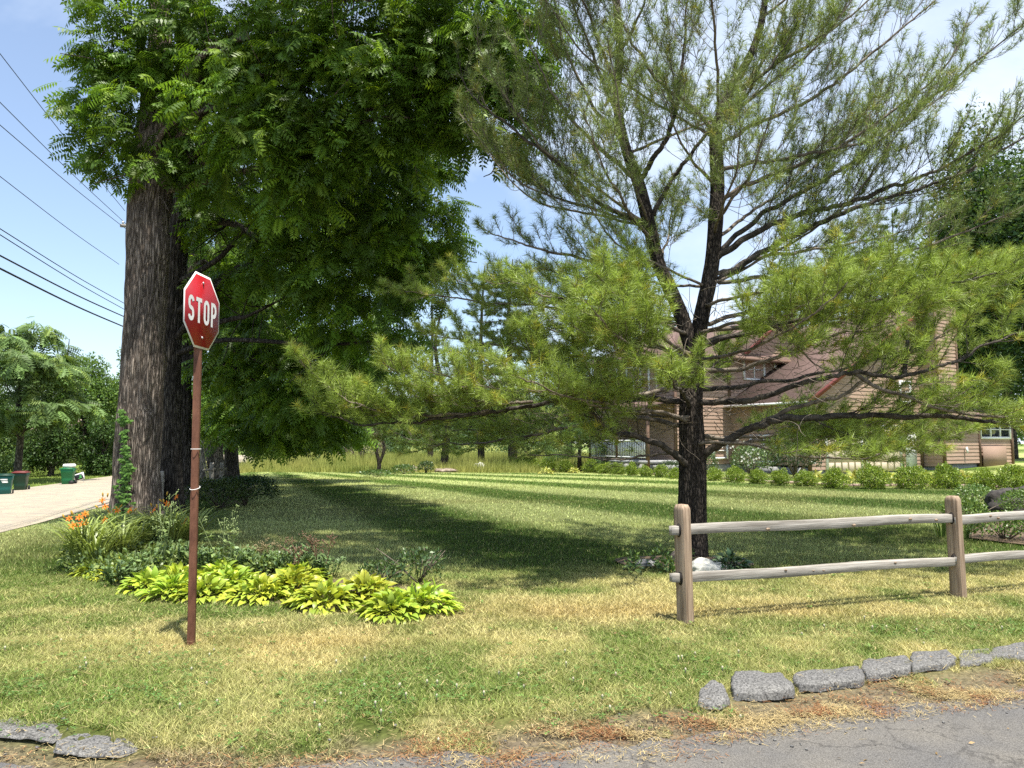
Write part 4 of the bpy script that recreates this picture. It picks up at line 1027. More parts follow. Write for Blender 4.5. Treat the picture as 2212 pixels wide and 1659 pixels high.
def slab(g, pts, th=0.14):
    """roof plane: polygon of 3-D points with thickness below it"""
    P = np.array(pts, float); n = len(P); nn = np.cross(P[1] - P[0], P[2] - P[0]); nn /= np.linalg.norm(nn)
    if nn[2] < 0: nn = -nn
    V = np.vstack([P, P - nn * th]); j = np.arange(n); k = (j + 1) % n
    g.add(V, [j[None], (j + n)[None, ::-1], np.stack([j, j + n, k + n, k], 1)])

def bar(g, p, q, w, h):
    p = np.array(p, float); q = np.array(q, float); d = q - p; L = np.linalg.norm(d); X = d / L
    Y = np.cross([0, 0, 1.0], X); Y = Y / np.linalg.norm(Y) if np.linalg.norm(Y) > 1e-3 else np.array([0, 1.0, 0]); Z = np.cross(X, Y)
    V, F = box((p + q) / 2, (L, w, h), np.column_stack([X, Y, Z])); g.add(V, F)

# wing with garage: a 0..9.3, b 0..5, ridge along b at a = 4.65
WE, WA, WP, WR = 3.7, 11.2, 9.4, 8.9      # saltbox: ridge close to the chimney
g = Geo()
lap_wall(g, (0, 0), (WA, 0), 0.25, lambda t: WE + (WR - WE) * (t * WA / WP if t * WA < WP else 1 - (t * WA - WP) / WP), (0, -1))
lap_wall(g, (0, 5), (0, 0), 0.45, lambda t: WE, (-1, 0))
lap_wall(g, (WA, 0), (WA, 5), 0.25, lambda t: 7.9, (1, 0))
# main block: a -4..9.5, b 5..12
ME = 6.4
lap_wall(g, (-4, 5), (0, 5), 0.45, lambda t: ME, (0, -1))
lap_wall(g, (0, 5), (9.5, 5), WE, lambda t: ME if not (0.1 < t < 0.74) else ME + 2.2 * (1 - abs((t - .42) / .32)), (0, -1))
lap_wall(g, (-4, 12), (-4, 5), 0.45, lambda t: ME, (-1, 0))
lap_wall(g, (9.5, 5), (9.5, 12), 0.45, lambda t: ME, (1, 0))
lap_wall(g, (9.5, 12), (-4, 12), 0.45, lambda t: ME, (0, 1))
# low lean-to beside the chimney and the sun room
lap_wall(g, (9.35, -1.15), (12.8, -1.15), 0.45, lambda t: 2.9, (0, -1))
lap_wall(g, (12.86, -1.1), (16.3, -1.1), 0.05, lambda t: 1.78, (0, -1))
lap_wall(g, (16.3, -1.1), (16.3, 3), 0.05, lambda t: 3.0, (1, 0))
lap_wall(g, (9.35, 1), (9.35, -1.15), 0.3, lambda t: 2.9, (-1, 0))
hpart('wall', g, M['siding'])
g = Geo()
for c, s in (((WA / 2, 2.5, .1), (WA - .1, 4.9, .5)), ((2.75, 8.5, .2), (13.3, 6.9, .6)), ((12.8, 1, .1), (6.6, 4.0, .7))):
    V, F = box(c, s); g.add(V, F)
hpart('foundation', g, M['found'])
for a_, b_, z0_, z1_ in ((0, -.04, .2, WE), (9.2, -.04, .2, WE), (-4, 4.96, .4, ME), (12.82, -1.17, .2, 3), (16.28, -1.16, .1, 3), (9.36, -1.19, .4, 2.9), (-.1, 4.94, 4.1, ME)):
    g = Geo(); bar(g, (a_, b_, z0_), (a_, b_, z1_), .13, .13); hpart('corner_board', g, M['trimwood'])
# roofs
oh = 0.45; sl = (WR - WE) / WP
g = Geo()
slab(g, [(-oh, -.4, WE - oh * sl + .16), (WP, -.4, WR + .16), (WP, 5, WR + .16), (-oh, 5, WE - oh * sl + .16)])
slab(g, [(WA + .2, -.4, WR - (WA + .2 - WP) * sl + .16), (WA + .2, 5, WR - (WA + .2 - WP) * sl + .16), (WP, 5, WR + .16), (WP, -.4, WR + .16)])
slab(g, [(1.5, 5, 6.0), (WP, 5, WR + .14), (WP, 8.5, WR + .14), (6, 8.5, 7.0)])
hz = 0.16; o2 = 0.6; rs = 0.53
e0, e1_, f0, f1 = -4 - o2, 9.5 + o2, 5 - o2, 12 + o2; ez = ME - o2 * rs + hz; rz_ = ME + 3.5 * rs + hz
slab(g, [(e0, f0, ez), (e1_, f0, ez), (6.0, 8.5, rz_), (-.5, 8.5, rz_)])
slab(g, [(e1_, f1, ez), (e0, f1, ez), (-.5, 8.5, rz_), (6.0, 8.5, rz_)])
slab(g, [(e0, f1, ez), (e0, f0, ez), (-.5, 8.5, rz_)])
slab(g, [(e1_, f0, ez), (e1_, f1, ez), (6.0, 8.5, rz_)])
# cross gable on the front of the upper floor: peak at a = 4
pk = ME + 2.25 + .18; gl = 0.72
slab(g, [(.75, 4.55, pk - 3.25 * gl), (4, 4.55, pk), (4, 9, pk), (.75, 9, pk - 3.25 * gl)], .12)
slab(g, [(7.25, 4.55, pk - 3.25 * gl), (7.25, 9, pk - 3.25 * gl), (4, 9, pk), (4, 4.55, pk)], .12)
slab(g, [(9.1, -1.5, 2.95), (13.0, -1.5, 2.95), (13.0, .6, 3.5), (9.1, .6, 3.5)], .1)
slab(g, [(12.7, -1.5, 3.05), (16.7, -1.5, 3.05), (16.7, 3, 3.75), (12.7, 3, 3.75)], .1)
roof = hpart('roof', g, M['shingle'])
g = Geo()
bar(g, (-oh, -.44, WE - oh * sl + .05), (WP, -.44, WR + .05), .05, .24)
bar(g, (.75, 4.5, pk - 3.25 * gl - .08), (4, 4.5, pk - .08), .05, .22); bar(g, (7.25, 4.5, pk - 3.25 * gl - .08), (4, 4.5, pk - .08), .05, .22)
hpart('fascia', g, M['red'])
g = Geo()
bar(g, (-oh - .06, -.4, WE - oh * sl + .07), (-oh - .06, 4.95, WE - oh * sl + .07), .12, .11)
hpart('gutter', g, M['white'])
g = Geo()
bar(g, (e0, f0 - .03, ez - .1), (e1_, f0 - .03, ez - .1), .05, .2); bar(g, (e0 - .03, f0, ez - .1), (e0 - .03, f1, ez - .1), .05, .2)
bar(g, (9.1, -1.53, 2.88), (13, -1.53, 2.88), .05, .14); bar(g, (12.7, -1.53, 2.98), (16.7, -1.53, 2.98), .05, .14)
hpart('eave_board', g, M['trimwood'])
# chimney chase
g = Geo()
lap_wall(g, (9.3, -1.0), (11.2, -1.0), 2.9, lambda t: 9.0, (0, -1)); lap_wall(g, (9.3, .2), (9.3, -1.0), 2.9, lambda t: 9.0, (-1, 0)); lap_wall(g, (11.2, -1), (11.2, .2), 2.9, lambda t: 9.0, (1, 0))
lap_wall(g, (9.4, -.9), (10.4, -.9), 9.0, lambda t: 10.25, (0, -1)); lap_wall(g, (9.4, .1), (9.4, -.9), 9.0, lambda t: 10.25, (-1, 0)); lap_wall(g, (10.4, -.9), (10.4, .1), 9.0, lambda t: 10.25, (1, 0))
V, F = box((10.25, -.4, 9.03), (2.0, 1.3, .06)); g.add(V, F)
ch = hpart('chimney', g, M['siding'])
g = Geo()
V, F = box((9.9, -.4, 10.45), (1.25, 1.25, .4), bev=.03); g.add(V, F); V, F = box((9.9, -.4, 10.69), (1.4, 1.4, .06)); g.add(V, F); V, F = box((9.9, -.4, 10.8), (.8, .8, .16)); g.add(V, F)
hpart('chimney_cap', g, M['darkmetal'], ch)
g = Geo()
for a_ in (9.3, 11.2): bar(g, (a_, -1.03, 2.95), (a_, -1.03, 9.0), .1, .1)
hpart('corner_board', g, M['trimwood'], ch)

def window(c, w, h, ax, out, mull=1, fw=.11):
    """framed window in a wall: ax = unit (a, b) along the wall, out = unit outwards"""
    X = np.array([*ax, 0.0]); O = np.array([*out, 0.0]); c = np.array(c, float) + O * .05; Rm = np.column_stack([X, -O, [0, 0, 1]])
    g = Geo()
    for s in (-1, 1):
        V, F = box(c + X * s * (w / 2 + fw / 2), (fw, .1, h + 2 * fw), Rm); g.add(V, F)
        V, F = box(c + np.array([0, 0, s * (h / 2 + fw / 2)]), (w - .002, .1, fw), Rm); g.add(V, F)
    for k in range(mull):
        V, F = box(c + X * (-w / 2 + w * (k + 1) / (mull + 1)), (.09 if mull > 1 else .05, .08, h - .002), Rm); g.add(V, F)
    V, F = box(c, (w - .002, .05, .045), Rm); g.add(V, F)
    f = hpart('window', g, M['white'])
    g = Geo(); V, F = box(c - O * .06, (w, .02, h), Rm); g.add(V, F)
    hpart('pane', g, M['glass'], f)
e_f, e_l = ((1, 0), (0, -1)), ((0, -1), (-1, 0))
window((1.9, 5, 5.65), 1.5, 1.0, *e_f); window((4.4, 5, 5.65), 1.5, 1.0, *e_f); window((6.9, 5, 5.6), 1.2, 1.0, *e_f)
window((-4, 6.3, 5.0), 1.1, 1.4, *e_l); window((-4, 8.2, 5.0), 1.1, 1.4, *e_l); window((-4, 10.4, 5.2), 1.3, 1.1, *e_l)
window((-.85, 5, 1.15), .9, .7, *e_f, mull=0); window((0, 2.7, 1.25), 1.6, 1.25, *e_l)
window((14.55, -1.1, 2.32), 3.0, .82, *e_f, mull=2, fw=.14); window((7.9, 0, 4.3), .8, 1.0, *e_f, mull=0)
g = Geo(); V, F = box((-2.6, 4.97, 5.3), (1.3, .06, 1.9)); g.add(V, F); hpart('balcony_door', g, M['glass'])
g = Geo(); V, F = box((-2.6, 4.95, 1.6), (1.1, .08, 2.1)); g.add(V, F); hpart('front_door', g, M['trimwood'])
# garage doors with panels
for a0, w in ((1.3, 2.6), (4.4, 2.8)):
    g = Geo(); V, F = box((a0 + w / 2, -.03, 1.22), (w, .06, 2.25)); g.add(V, F)
    for rr in range(4):
        for cc in range(5):
            V, F = box((a0 + w * (cc + .5) / 5, -.068, .37 + rr * .56), (w / 5 - .12, .03, .42), bev=.012); g.add(V, F)
    d = hpart('garage_door', g, M['cream'])
    g = Geo()
    for s in (-.07, w + .07): V, F = box((a0 + s, -.05, 1.26), (.13, .12, 2.4)); g.add(V, F)
    V, F = box((a0 + w / 2, -.05, 2.42), (w + .27, .12, .14)); g.add(V, F)
    hpart('frame', g, M['white'], d)
g = Geo(); V, F = box((8.2, -.05, 1.15), (.95, .07, 2.05)); g.add(V, F); sd = hpart('side_door', g, M['white'])
# porch deck, railing and posts at the left
g = Geo()
V, F = box((-5.1, 7.2, .6), (2.1, 5.0, .16)); g.add(V, F); V, F = box((-5.1, 7.2, .3), (1.9, 4.8, .4)); g.add(V, F)
V, F = box((-5.1, 4.5, .3), (1.4, .35, .3)); g.add(V, F)
pd = hpart('porch', g, M['found'])
g = Geo(); bar(g, (-6.05, 4.8, 1.68), (-6.05, 9.5, 1.68), .09, .07); bar(g, (-6.05, 4.8, .84), (-6.05, 9.5, .84), .07, .06)
for k in range(34): bar(g, (-6.05, 4.86 + k * .14, .86), (-6.05, 4.86 + k * .14, 1.66), .045, .045)
hpart('railing', g, M['white'], pd)
for b_ in (4.75, 7.2, 9.6): g = Geo(); bar(g, (-6.05, b_, .1), (-6.05, b_, 3.4), .14, .14); hpart('porch_post', g, M['trimwood'], pd)
g = Geo(); slab(g, [(-6.5, 4.4, 3.4), (-4, 4.4, 3.9), (-4, 10, 3.9), (-6.5, 10, 3.4)], .12); hpart('porch_roof', g, M['shingle'], pd)
# sheet of board leaning on the sun room
g = Geo(); V, F = box((14.1, -1.3, .78), (2.4, .04, 1.2), None); g.add(V, F)
bd = g.build('leaning_board', M['board'], off=Z0); bd.location = HC; bd.rotation_euler = (0, 0, HB)
tag(bd, 'large brown sheet of board leaning under the white sunroom windows', 'board')
g = Geo(); V, F = tube([(11.3, -1.22, 1.25), (11.3, -1.28, 1.3), (11.3, -1.32, 1.15), (11.3, -1.33, 1.0)], [.05, .07, .06, .03], 8); g.add(V, F); hpart('wall_lamp', g, M['white'])

# ------------------------------------------------------------------ stop sign
sb = gnd(413, 1396) + np.array([.03, 0, 0])
sign = thing('stop_sign', 'red octagonal STOP sign on a rusty brown steel post in the verge', 'road sign', sb)
nv = np.array([0.9985, -0.055, 0.0]); xv = np.array([0.055, 0.9985, 0.0])      # the face looks along the side street; up = np.array([0, 0, 1.0])
SB = np.column_stack([xv, up, nv])        # local x, y, z(out) -> world
M['postbrown'] = surf_mat('rusty_post', (0.075, 0.03, 0.018), (0.19, 0.085, 0.05), 9, 0.6, 0.2, 60, stretch=(1, 1, .35))
M['signred'] = plain('sign_red', (0.31, 0.008, 0.013), 0.35, 0.5)
M['signwhite'] = plain('sign_white', (0.72, 0.71, 0.68), 0.4)
M['zinc'] = plain('galvanised', (0.45, 0.45, 0.45), 0.4, metal=0.6)
lean = np.array([-0.010, 0.0, 0])
def spt(x, y, z):                          # point in the sign's frame: y height above ground
    return sb + SB @ np.array([x, 0, z]) + np.array([0, 0, y]) + lean * y
g = Geo()
prof = [(-.042, .0), (-.024, .0), (-.024, .004), (-.016, .034), (.016, .034), (.024, .004), (.024, .0), (.042, .0), (.042, .005), (.028, .006), (.020, .040), (-.020, .040), (-.028, .006), (-.042, .005)]
prof = [(x, -.046 + z) for x, z in prof]; m = len(prof)
hs = np.linspace(-.1, 2.93, 12)
V = np.array([spt(x, h, z) for h in hs for x, z in prof]); j = np.arange(m); k = (j + 1) % m
F = np.concatenate([np.stack([j + q * m, k + q * m, k + (q + 1) * m, j + (q + 1) * m], 1) for q in range(len(hs) - 1)])
g.add(V, F); g.build('post', M['postbrown'], sign)
SH, SW = 2.66, 0.61
def octa(w): 
    a = w / 2; c = a * math.tan(math.pi / 8)
    return [(c, -a), (a, -c), (a, c), (c, a), (-c, a), (-a, c), (-a, -c), (-c, -a)]
def plate(g, poly, z0, z1):
    n = len(poly); V = np.array([spt(x, SH + y, z0) for x, y in poly] + [spt(x, SH + y, z1) for x, y in poly]); j = np.arange(n); k = (j + 1) % n
    g.add(V, [np.stack([j, k, k + n, j + n], 1), j[None, ::-1], (j + n)[None]])
g = Geo(); plate(g, octa(SW), -.006, -.003); pl = g.build('plate', M['signwhite'], sign)
g = Geo(); plate(g, octa(SW - .034), -.0025, -.001); g.build('face', M['signred'], sign)
def stroke(g, pts, w, closed=False, z=0.0008):
    P = np.array(pts, float); n = len(P)
    T = np.gradient(P, axis=0) if not closed else (np.roll(P, -1, 0) - np.roll(P, 1, 0))
    T /= np.linalg.norm(T, axis=1)[:, None]; Nn = np.column_stack([-T[:, 1], T[:, 0]])
    A = P + Nn * w / 2; B = P - Nn * w / 2
    V = np.array([spt(x, SH + y, z) for x, y in np.vstack([A, B])])
    j = np.arange(n if closed else n - 1); k = (j + 1) % n
    g.add(V, np.stack([j + n, k + n, k, j], 1))
LH, lw, sw = 0.205, 0.098, 0.033
def arc(cx, cy, rx, ry, a0, a1, n=12):
    t = np.radians(np.linspace(a0, a1, n)); return [(cx + rx * math.cos(q), cy + ry * math.sin(q)) for q in t]
hx, hy = (lw - sw) / 2, (LH - sw) / 2
lets = []
x0 = -.192
lets.append((arc(x0, hy - .037, hx, .037, 12, 180) + arc(x0, hy - .040, hx, .050, 185, 235, 6) + [(x0, 0.0)] + arc(x0, -hy + .040, hx, .050, 55, -5, 6) + arc(x0, -hy + .037, hx, .037, -8, -170), False))
x0 = -.064
lets.append(([(x0 - lw / 2, hy), (x0 + lw / 2, hy)], False)); lets.append(([(x0, hy - sw / 2), (x0, -LH / 2)], False))
x0 = .066
lets.append((arc(x0, hy - .038, hx, .038, 0, 180, 14) + arc(x0, -hy + .038, hx, .038, 180, 360, 14), True))
x0 = .195
lets.append(([(x0 - hx, LH / 2), (x0 - hx, -LH / 2)], False)); lets.append(([(x0 - hx + sw / 2, hy), (x0, hy)] + arc(x0, hy - .048, hx, .048, 88, -88, 12) + [(x0, hy - .096), (x0 - hx + sw / 2, hy - .096)], False))
g = Geo()
for pts, cl in lets: stroke(g, pts, sw, cl)
g.build('lettering', M['signwhite'], sign)
for hh in (.235, -.215):
    g = Geo()
    V, F = tube([spt(0, SH + hh, -.004), spt(0, SH + hh, .003), spt(0, SH + hh, .007)], [.011, .011, .006], 8); g.add(V, F); g.build('bolt', M['zinc'], sign)
for hh, tl in ((1.545, 0.0), (1.235, .012)):
    g = Geo(); th = np.linspace(0, 2 * np.pi, 25)
    P = [spt(.047 * math.cos(t), hh + tl * math.cos(t) * 1.0, -.03 + .035 * math.sin(t)) for t in th]
    if tl: P = P + [spt(.06 + .03 * q, hh + tl - .006 * q, -.03 + .01 * q) + np.array([-.05 * q, 0, 0]) for q in range(1, 3)]
    V, F = tube(P, .003, 6); g.add(V, F); g.build('cable_tie', M['signwhite'], sign)

# ------------------------------------------------------------------ split-rail fence at the right
def wood_mat(name, c1, c2, axis='x'):
    st = (1.2, 22, 22) if axis == 'x' else (22, 22, 1.2)
    return surf_mat(name, c1, c2, 1.6, 0.85, 0.5, 6, stretch=st, dist=0.006, detail=8)
M['railwood'] = wood_mat('weathered_rail', (0.185, 0.165, 0.138), (0.41, 0.38, 0.335))
M['postwood'] = wood_mat('weathered_post', (0.17, 0.115, 0.075), (0.40, 0.30, 0.21), 'z')
M['hole_shade'] = plain('shaded_mortise', (0.02, 0.015, 0.012), 0.9)  # near-black plates stand for the shade inside the mortises
fp = [gnd(1481, 1344), gnd(2071, 1290)]
fd = nrm(fp[1] - fp[0]); L12 = np.linalg.norm((fp[1] - fp[0])[:2])
f3 = on(*(fp[1][:2] + fd[:2] * L12)); fp.append(f3)
fa = math.atan2(fd[1], fd[0])
fence = thing('split_rail_fence', 'weathered two-rail wooden fence in the sunny verge before the pine', 'fence', fp[0], rz=fa)
def fb(g, name, mat, parent):
    V0 = np.array(fp[0]); g.V = [(v - V0) @ rotz(fa) for v in g.V]
    return g.build(name, mat, parent, off=Z0)
def rough(V, amt, seed, fr=9):
    V = np.asarray(V); d = np.column_stack([fbm(V[:, 0] * fr + V[:, 2] * 3, V[:, 1] * fr + k * 9, seed + k, 2) - .5 for k in range(3)]); return V + d * amt * 2
def fence_post(p, h, w, dp, seed, rz, lean=0.0):
    """a sawn post: narrow side square to the rails, clipped top; the shade in its mortises is added as dark plates"""
    bm = bmesh.new(); bmesh.ops.create_grid(bm, x_segments=1, y_segments=1, size=.5); bm.free()
    g = Geo(); hs = np.concatenate([np.linspace(-.2, h - .05, 16), [h - .03, h]]); sh = np.concatenate([np.ones(16), [.92, .66]])
    pr_ = [(-1, -.95), (-.94, -1), (.94, -1), (1, -.93), (1, .93), (.92, 1), (-.94, 1), (-1, .95)]
    m = len(pr_); Rm = rotz(rz)
    V = np.array([Rm @ np.array([x * w / 2 * (1 if s > .9 else .5 + s / 2), y * dp / 2 * s, hh]) for hh, s in zip(hs, sh) for x, y in pr_]) + p
    V[:, 0] += lean * (V[:, 2] - p[2])
    V = rough(V, .0025, seed)
    j = np.arange(m); k = (j + 1) % m
    g.add(V, [np.concatenate([np.stack([j + q * m, k + q * m, k + (q + 1) * m, j + (q + 1) * m], 1) for q in range(len(hs) - 1)]), (j + (len(hs) - 1) * m)[None]])
    return g
RZ = fa + R(12)
zr = (.80, .375)
for q, p in enumerate(fp):
    o = fb(fence_post(p, 1.04, .090, .125, 40 + q, RZ, -.016), 'post', M['postwood'], fence)
    for z in zr:
        for s in (-1, 1):
            g = Geo()
            th = np.linspace(0, 2 * np.pi, 15)[:-1]
            P = np.array([p + rotz(RZ) @ np.array([s * .0452, .032 * math.cos(t), z + .062 * math.sin(t) + .012]) for t in th]); P[:, 0] += -.016 * z
            P2 = P + rotz(RZ) @ np.array([s * .0012, 0, 0]); n_ = len(th); j = np.arange(n_); k = (j + 1) % n_
            g.add(np.vstack([P, P2]), [np.stack([j, k, k + n_, j + n_], 1), (j + n_)[None], j[None, ::-1]])
            fb(g, 'mortise_shade', M['hole_shade'], o)
def rail(p, q, h, w, seed, kn=4):
    """a rough-sawn rail from p to q, tapered at its ends, with knots"""
    p = np.array(p, float); q = np.array(q, float); d = q - p; L = np.linalg.norm(d); X = d / L; Y = nrm(np.cross([0, 0, 1.0], X)); Z = np.cross(X, Y)
    ts = np.linspace(0, 1, 60); r = np.random.default_rng(seed)
    pr_ = [(-.5, -.47), (-.46, -.5), (.47, -.5), (.5, -.47), (.5, .47), (.46, .5), (-.44, .5), (-.5, .45)]; m = 8; V = []
    for t in ts:
        e = min(t, 1 - t) * L; s = .88 + .12 * min(1, e / .12)
        bow = .012 * math.sin(t * 3.1 + seed) + .006 * math.sin(t * 9 + seed)
        for y, z in pr_: V.append(p + X * t * L + Y * (y * w * s + bow * .5) + Z * (z * h * s * (1 + .06 * math.sin(7 * t + y * 4 + seed)) + bow))
    V = rough(V, .0028, seed, 10); j = np.arange(m); k = (j + 1) % m
    g = Geo(); g.add(V, [np.concatenate([np.stack([j + i * m, j + (i + 1) * m, k + (i + 1) * m, k + i * m], 1) for i in range(len(ts) - 1)]), j[None], (j + (len(ts) - 1) * m)[None, ::-1]])
    me_off = p
    o = fb(g, 'rail', M['railwood'], fence)
    for _ in range(kn):
        g = Geo()
        t = r.uniform(.08, .92); c = p + X * t * L - Y * (w * .505) + Z * r.uniform(-.2, .25) * h
        th = np.linspace(0, 2 * np.pi, 11)[:-1]; rx = r.uniform(.012, .024); ry = rx * .55
        P = np.array([c + X * rx * math.cos(a) + Z * ry * math.sin(a) for a in th]); P2 = P - Y * .004; n_ = 10; j = np.arange(n_); k = (j + 1) % n_
        g.add(np.vstack([P, P2]), [np.stack([j, k, k + n_, j + n_], 1), (j + n_)[None], j[None, ::-1]])
        fb(g, 'knot', M['postwood'], o)
Yn = np.array([-fd[1], fd[0], 0])
for a, b, sd in ((0, 1, 1), (1, 2, 2)):
    for z, hh in ((zr[0], .090), (zr[1], .085)):
        off = Yn * (.012 if sd == 1 else -.014)
        p = fp[a] + np.array([0, 0, z]) + off - fd * (.13 if a == 0 else .05); q = fp[b] + np.array([0, 0, z + .01]) + off + fd * .04
        rail(p, q, hh, .055, 5 * sd + int(z * 10))

# small split-rail fence in the shade of the walnut row
tf = thing('split_rail_fence', 'grey split rail fence in shade between the walnut trunks', 'fence', gnd(375, 1118))
tp_ = [at(344, 1118, 16.6), at(376, 1110, 17.4), at(456, 1075, 24.0), at(478, 1062, 24.6)]
for p in tp_: p[2] = float(zt(p[0], p[1]))
for q, p in enumerate(tp_): fence_post(p, .95, .13, .13, 60 + q, .3).build('post', M['railwood'], tf)
for a, b in ((0, 1), (2, 3)):
    for z in (.35, .72):
        g = Geo(); d = nrm(tp_[b] - tp_[a]); V, F = tube([tp_[a] - d * .5 + [0, 0, z], (tp_[a] + tp_[b]) / 2 + [0, 0, z + .01], tp_[b] + d * .3 + [0, 0, z]], [.03, .05, .035], 6); g.add(V, F); g.build('rail', M['railwood'], tf)
for u0, v0, u1, v1, lab in ((446, 1000, 455, 1062, 'straight yellow garden stake leaning beside the pale walnut trunk, the shorter of two'), (440, 962, 456, 1066, 'longer yellow garden stake leaning against the pale walnut trunk')):
    g = Geo(); p = at(u1, v1, 24.2); V, F = tube([at(u0 - (6 if v0 > 990 else 0), v0, 24.6), p], [.018, .02], 6); g.add(V, F, (.4, .38, .12))
    o = g.build('garden_stake', M['stake'] if 'stake' in M else M.setdefault('stake', plain('yellow_stake', (0.35, 0.33, 0.12), 0.6)), off=p); tag(o, lab, 'stake')
# ------------------------------------------------------------------ broken kerb blocks
def kerb(poly, h, label, seed, tilt=0.0, group='pieces of broken kerb'):
    P = np.array([gnd(u, v)[:2] for u, v in poly]); c = P.mean(0); z0 = float(zt(c[0], c[1]))
    # rounded block: stacked rings
    n = 40; Q = []
    k = len(P); seg = np.linspace(0, k, n, endpoint=False)
    for s in seg:
        i = int(s); Q.append(P[i] * (1 - (s - i)) + P[(i + 1) % k] * (s - i))
    Q = np.array(Q)
    Q = (np.roll(Q, 1, 0) + Q * 6 + np.roll(Q, -1, 0)) / 8; h = h * (.62 if 'broken' in group else .22)
    g = Geo(); V = []; prof = [(1.03, -.25), (1.02, .3), (1.0, .8), (.97, .95), (.9, 1.0)] + [(s, 1.02) for s in (.65, .4, .18)]
    for s, hh in prof:
        R_ = c + (Q - c) * s
        z = z0 + np.maximum(hh, -.08) * h + tilt * (R_[:, 1] - c[1]) * (hh > .2)
        V.append(np.column_stack([R_, z]))
    V = np.concatenate(V); V = rough(V, .014, seed, 11); V = rough(V, .009, seed + 9, 38)
    j = np.arange(n); kk = (j + 1) % n
    g.add(V, [np.concatenate([np.stack([j + i * n, kk + i * n, kk + (i + 1) * n, j + (i + 1) * n], 1) for i in range(len(prof) - 1)]), (j + (len(prof) - 1) * n)[None]])
    b = np.array([c[0], c[1], z0])
    o = g.build('kerb_block', M['kerb'], off=b, smooth=False); tag(o, label, 'kerb', group); return o
kerb([(1507, 1528), (1512, 1506), (1540, 1492), (1566, 1500), (1577, 1531), (1545, 1540)], .085, 'small wedge of broken asphalt kerb standing alone at the end of the row', 1, .25)
kerb([(1582, 1512), (1578, 1482), (1592, 1471), (1690, 1475), (1716, 1500), (1712, 1516), (1650, 1520)], .10, 'loose tilted grey kerb block beside the small end wedge', 2, .12)
kerb([(1724, 1499), (1712, 1474), (1718, 1462), (1858, 1446), (1866, 1476), (1862, 1486), (1780, 1496)], .075, 'pale cracked kerb slab sunk in grass, right of the loose block', 3)
kerb([(1872, 1478), (1862, 1448), (1866, 1436), (1958, 1424), (1970, 1440), (1968, 1462)], .07, 'darker rough kerb slab with weeds at its left joint', 4)
kerb([(1974, 1460), (1966, 1432), (1970, 1421), (2045, 1412), (2064, 1428), (2062, 1442)], .065, 'flat kerb slab just right of the darker weedy slab', 5)
kerb([(2074, 1444), (2072, 1420), (2078, 1412), (2130, 1406), (2146, 1414), (2140, 1434)], .035, 'sunken kerb slab half covered with soil near the right edge', 9)
kerb([(2130, 1424), (2146, 1406), (2240, 1396), (2330, 1398), (2330, 1418), (2220, 1432)], .06, 'kerb slab cut by the right edge of the photo', 6)
kerb([(-90, 1560), (-80, 1536), (30, 1542), (128, 1556), (150, 1572), (112, 1612), (40, 1606), (-80, 1592)], .05, 'grey speckled kerb slab at the left edge of the verge', 7, group='worn kerb slabs at the left corner')
kerb([(122, 1612), (160, 1586), (200, 1580), (290, 1600), (303, 1616), (262, 1640), (170, 1646), (116, 1638)], .055, 'rounded kerb slab end with cracked front, right of the left-edge slab', 8, group='worn kerb slabs at the left corner')
g = Geo()   # small stones on the asphalt and soil
r = np.random.default_rng(15)
for q in range(150):
    x = r.uniform(-3, 5); y = street_edge(x) + r.normal(-.1, .25); s = r.uniform(.003, .011)
    V, F = box((x, y, float(zt(x, y)) + .014 + s * .3), (s * 2, s * 1.5, s), rotz(r.uniform(0, 6)), bev=s * .3); g.add(V, F)
kind(g.build('gravel', M['kerb']), 'stuff')

# ------------------------------------------------------------------ planting helpers
def leafball(c, rad, n, ls, hue, g, r, up=.35, bump=.25, asp=.5, bottom=-.5, inner=.55):
    """leaf-sized faces through the outer part of a bumpy crown"""
    d = nrm(r.normal(0, 1, (n, 3))); d[:, 2] = np.where(d[:, 2] < bottom, -d[:, 2], d[:, 2])
    lump = 1 + bump * (fbm(d[:, 0] * 2.2 + c[0] * 3, d[:, 1] * 2.2 + d[:, 2] * 2.6 + c[1], int(r.integers(999)), 3) - .5) * 2
    k = (inner + (1 - inner) * r.uniform(0, 1, n) ** .6) * lump
    p = np.asarray(c) + d * k[:, None] * np.asarray(rad)
    X = nrm(d * .7 + r.normal(0, .7, (n, 3)) + [0, 0, up]); N = nrm(d + r.normal(0, .6, (n, 3)) + [0, 0, .4])
    col = np.array(hue) * r.uniform(.6, 1.45, (n, 1)) * (1 + .25 * r.normal(0, 1, (n, 1)).clip(-1, 1) * np.array([1, .6, 0]))
    place((np.array([[0, 0, 0], [.45, asp / 2, .04], [1, 0, -.08], [.45, -asp / 2, .04]]), np.array([[0, 1, 2, 3]])), p, X, N, ls * r.uniform(.6, 1.3, n), np.clip(col, .01, 1), g)

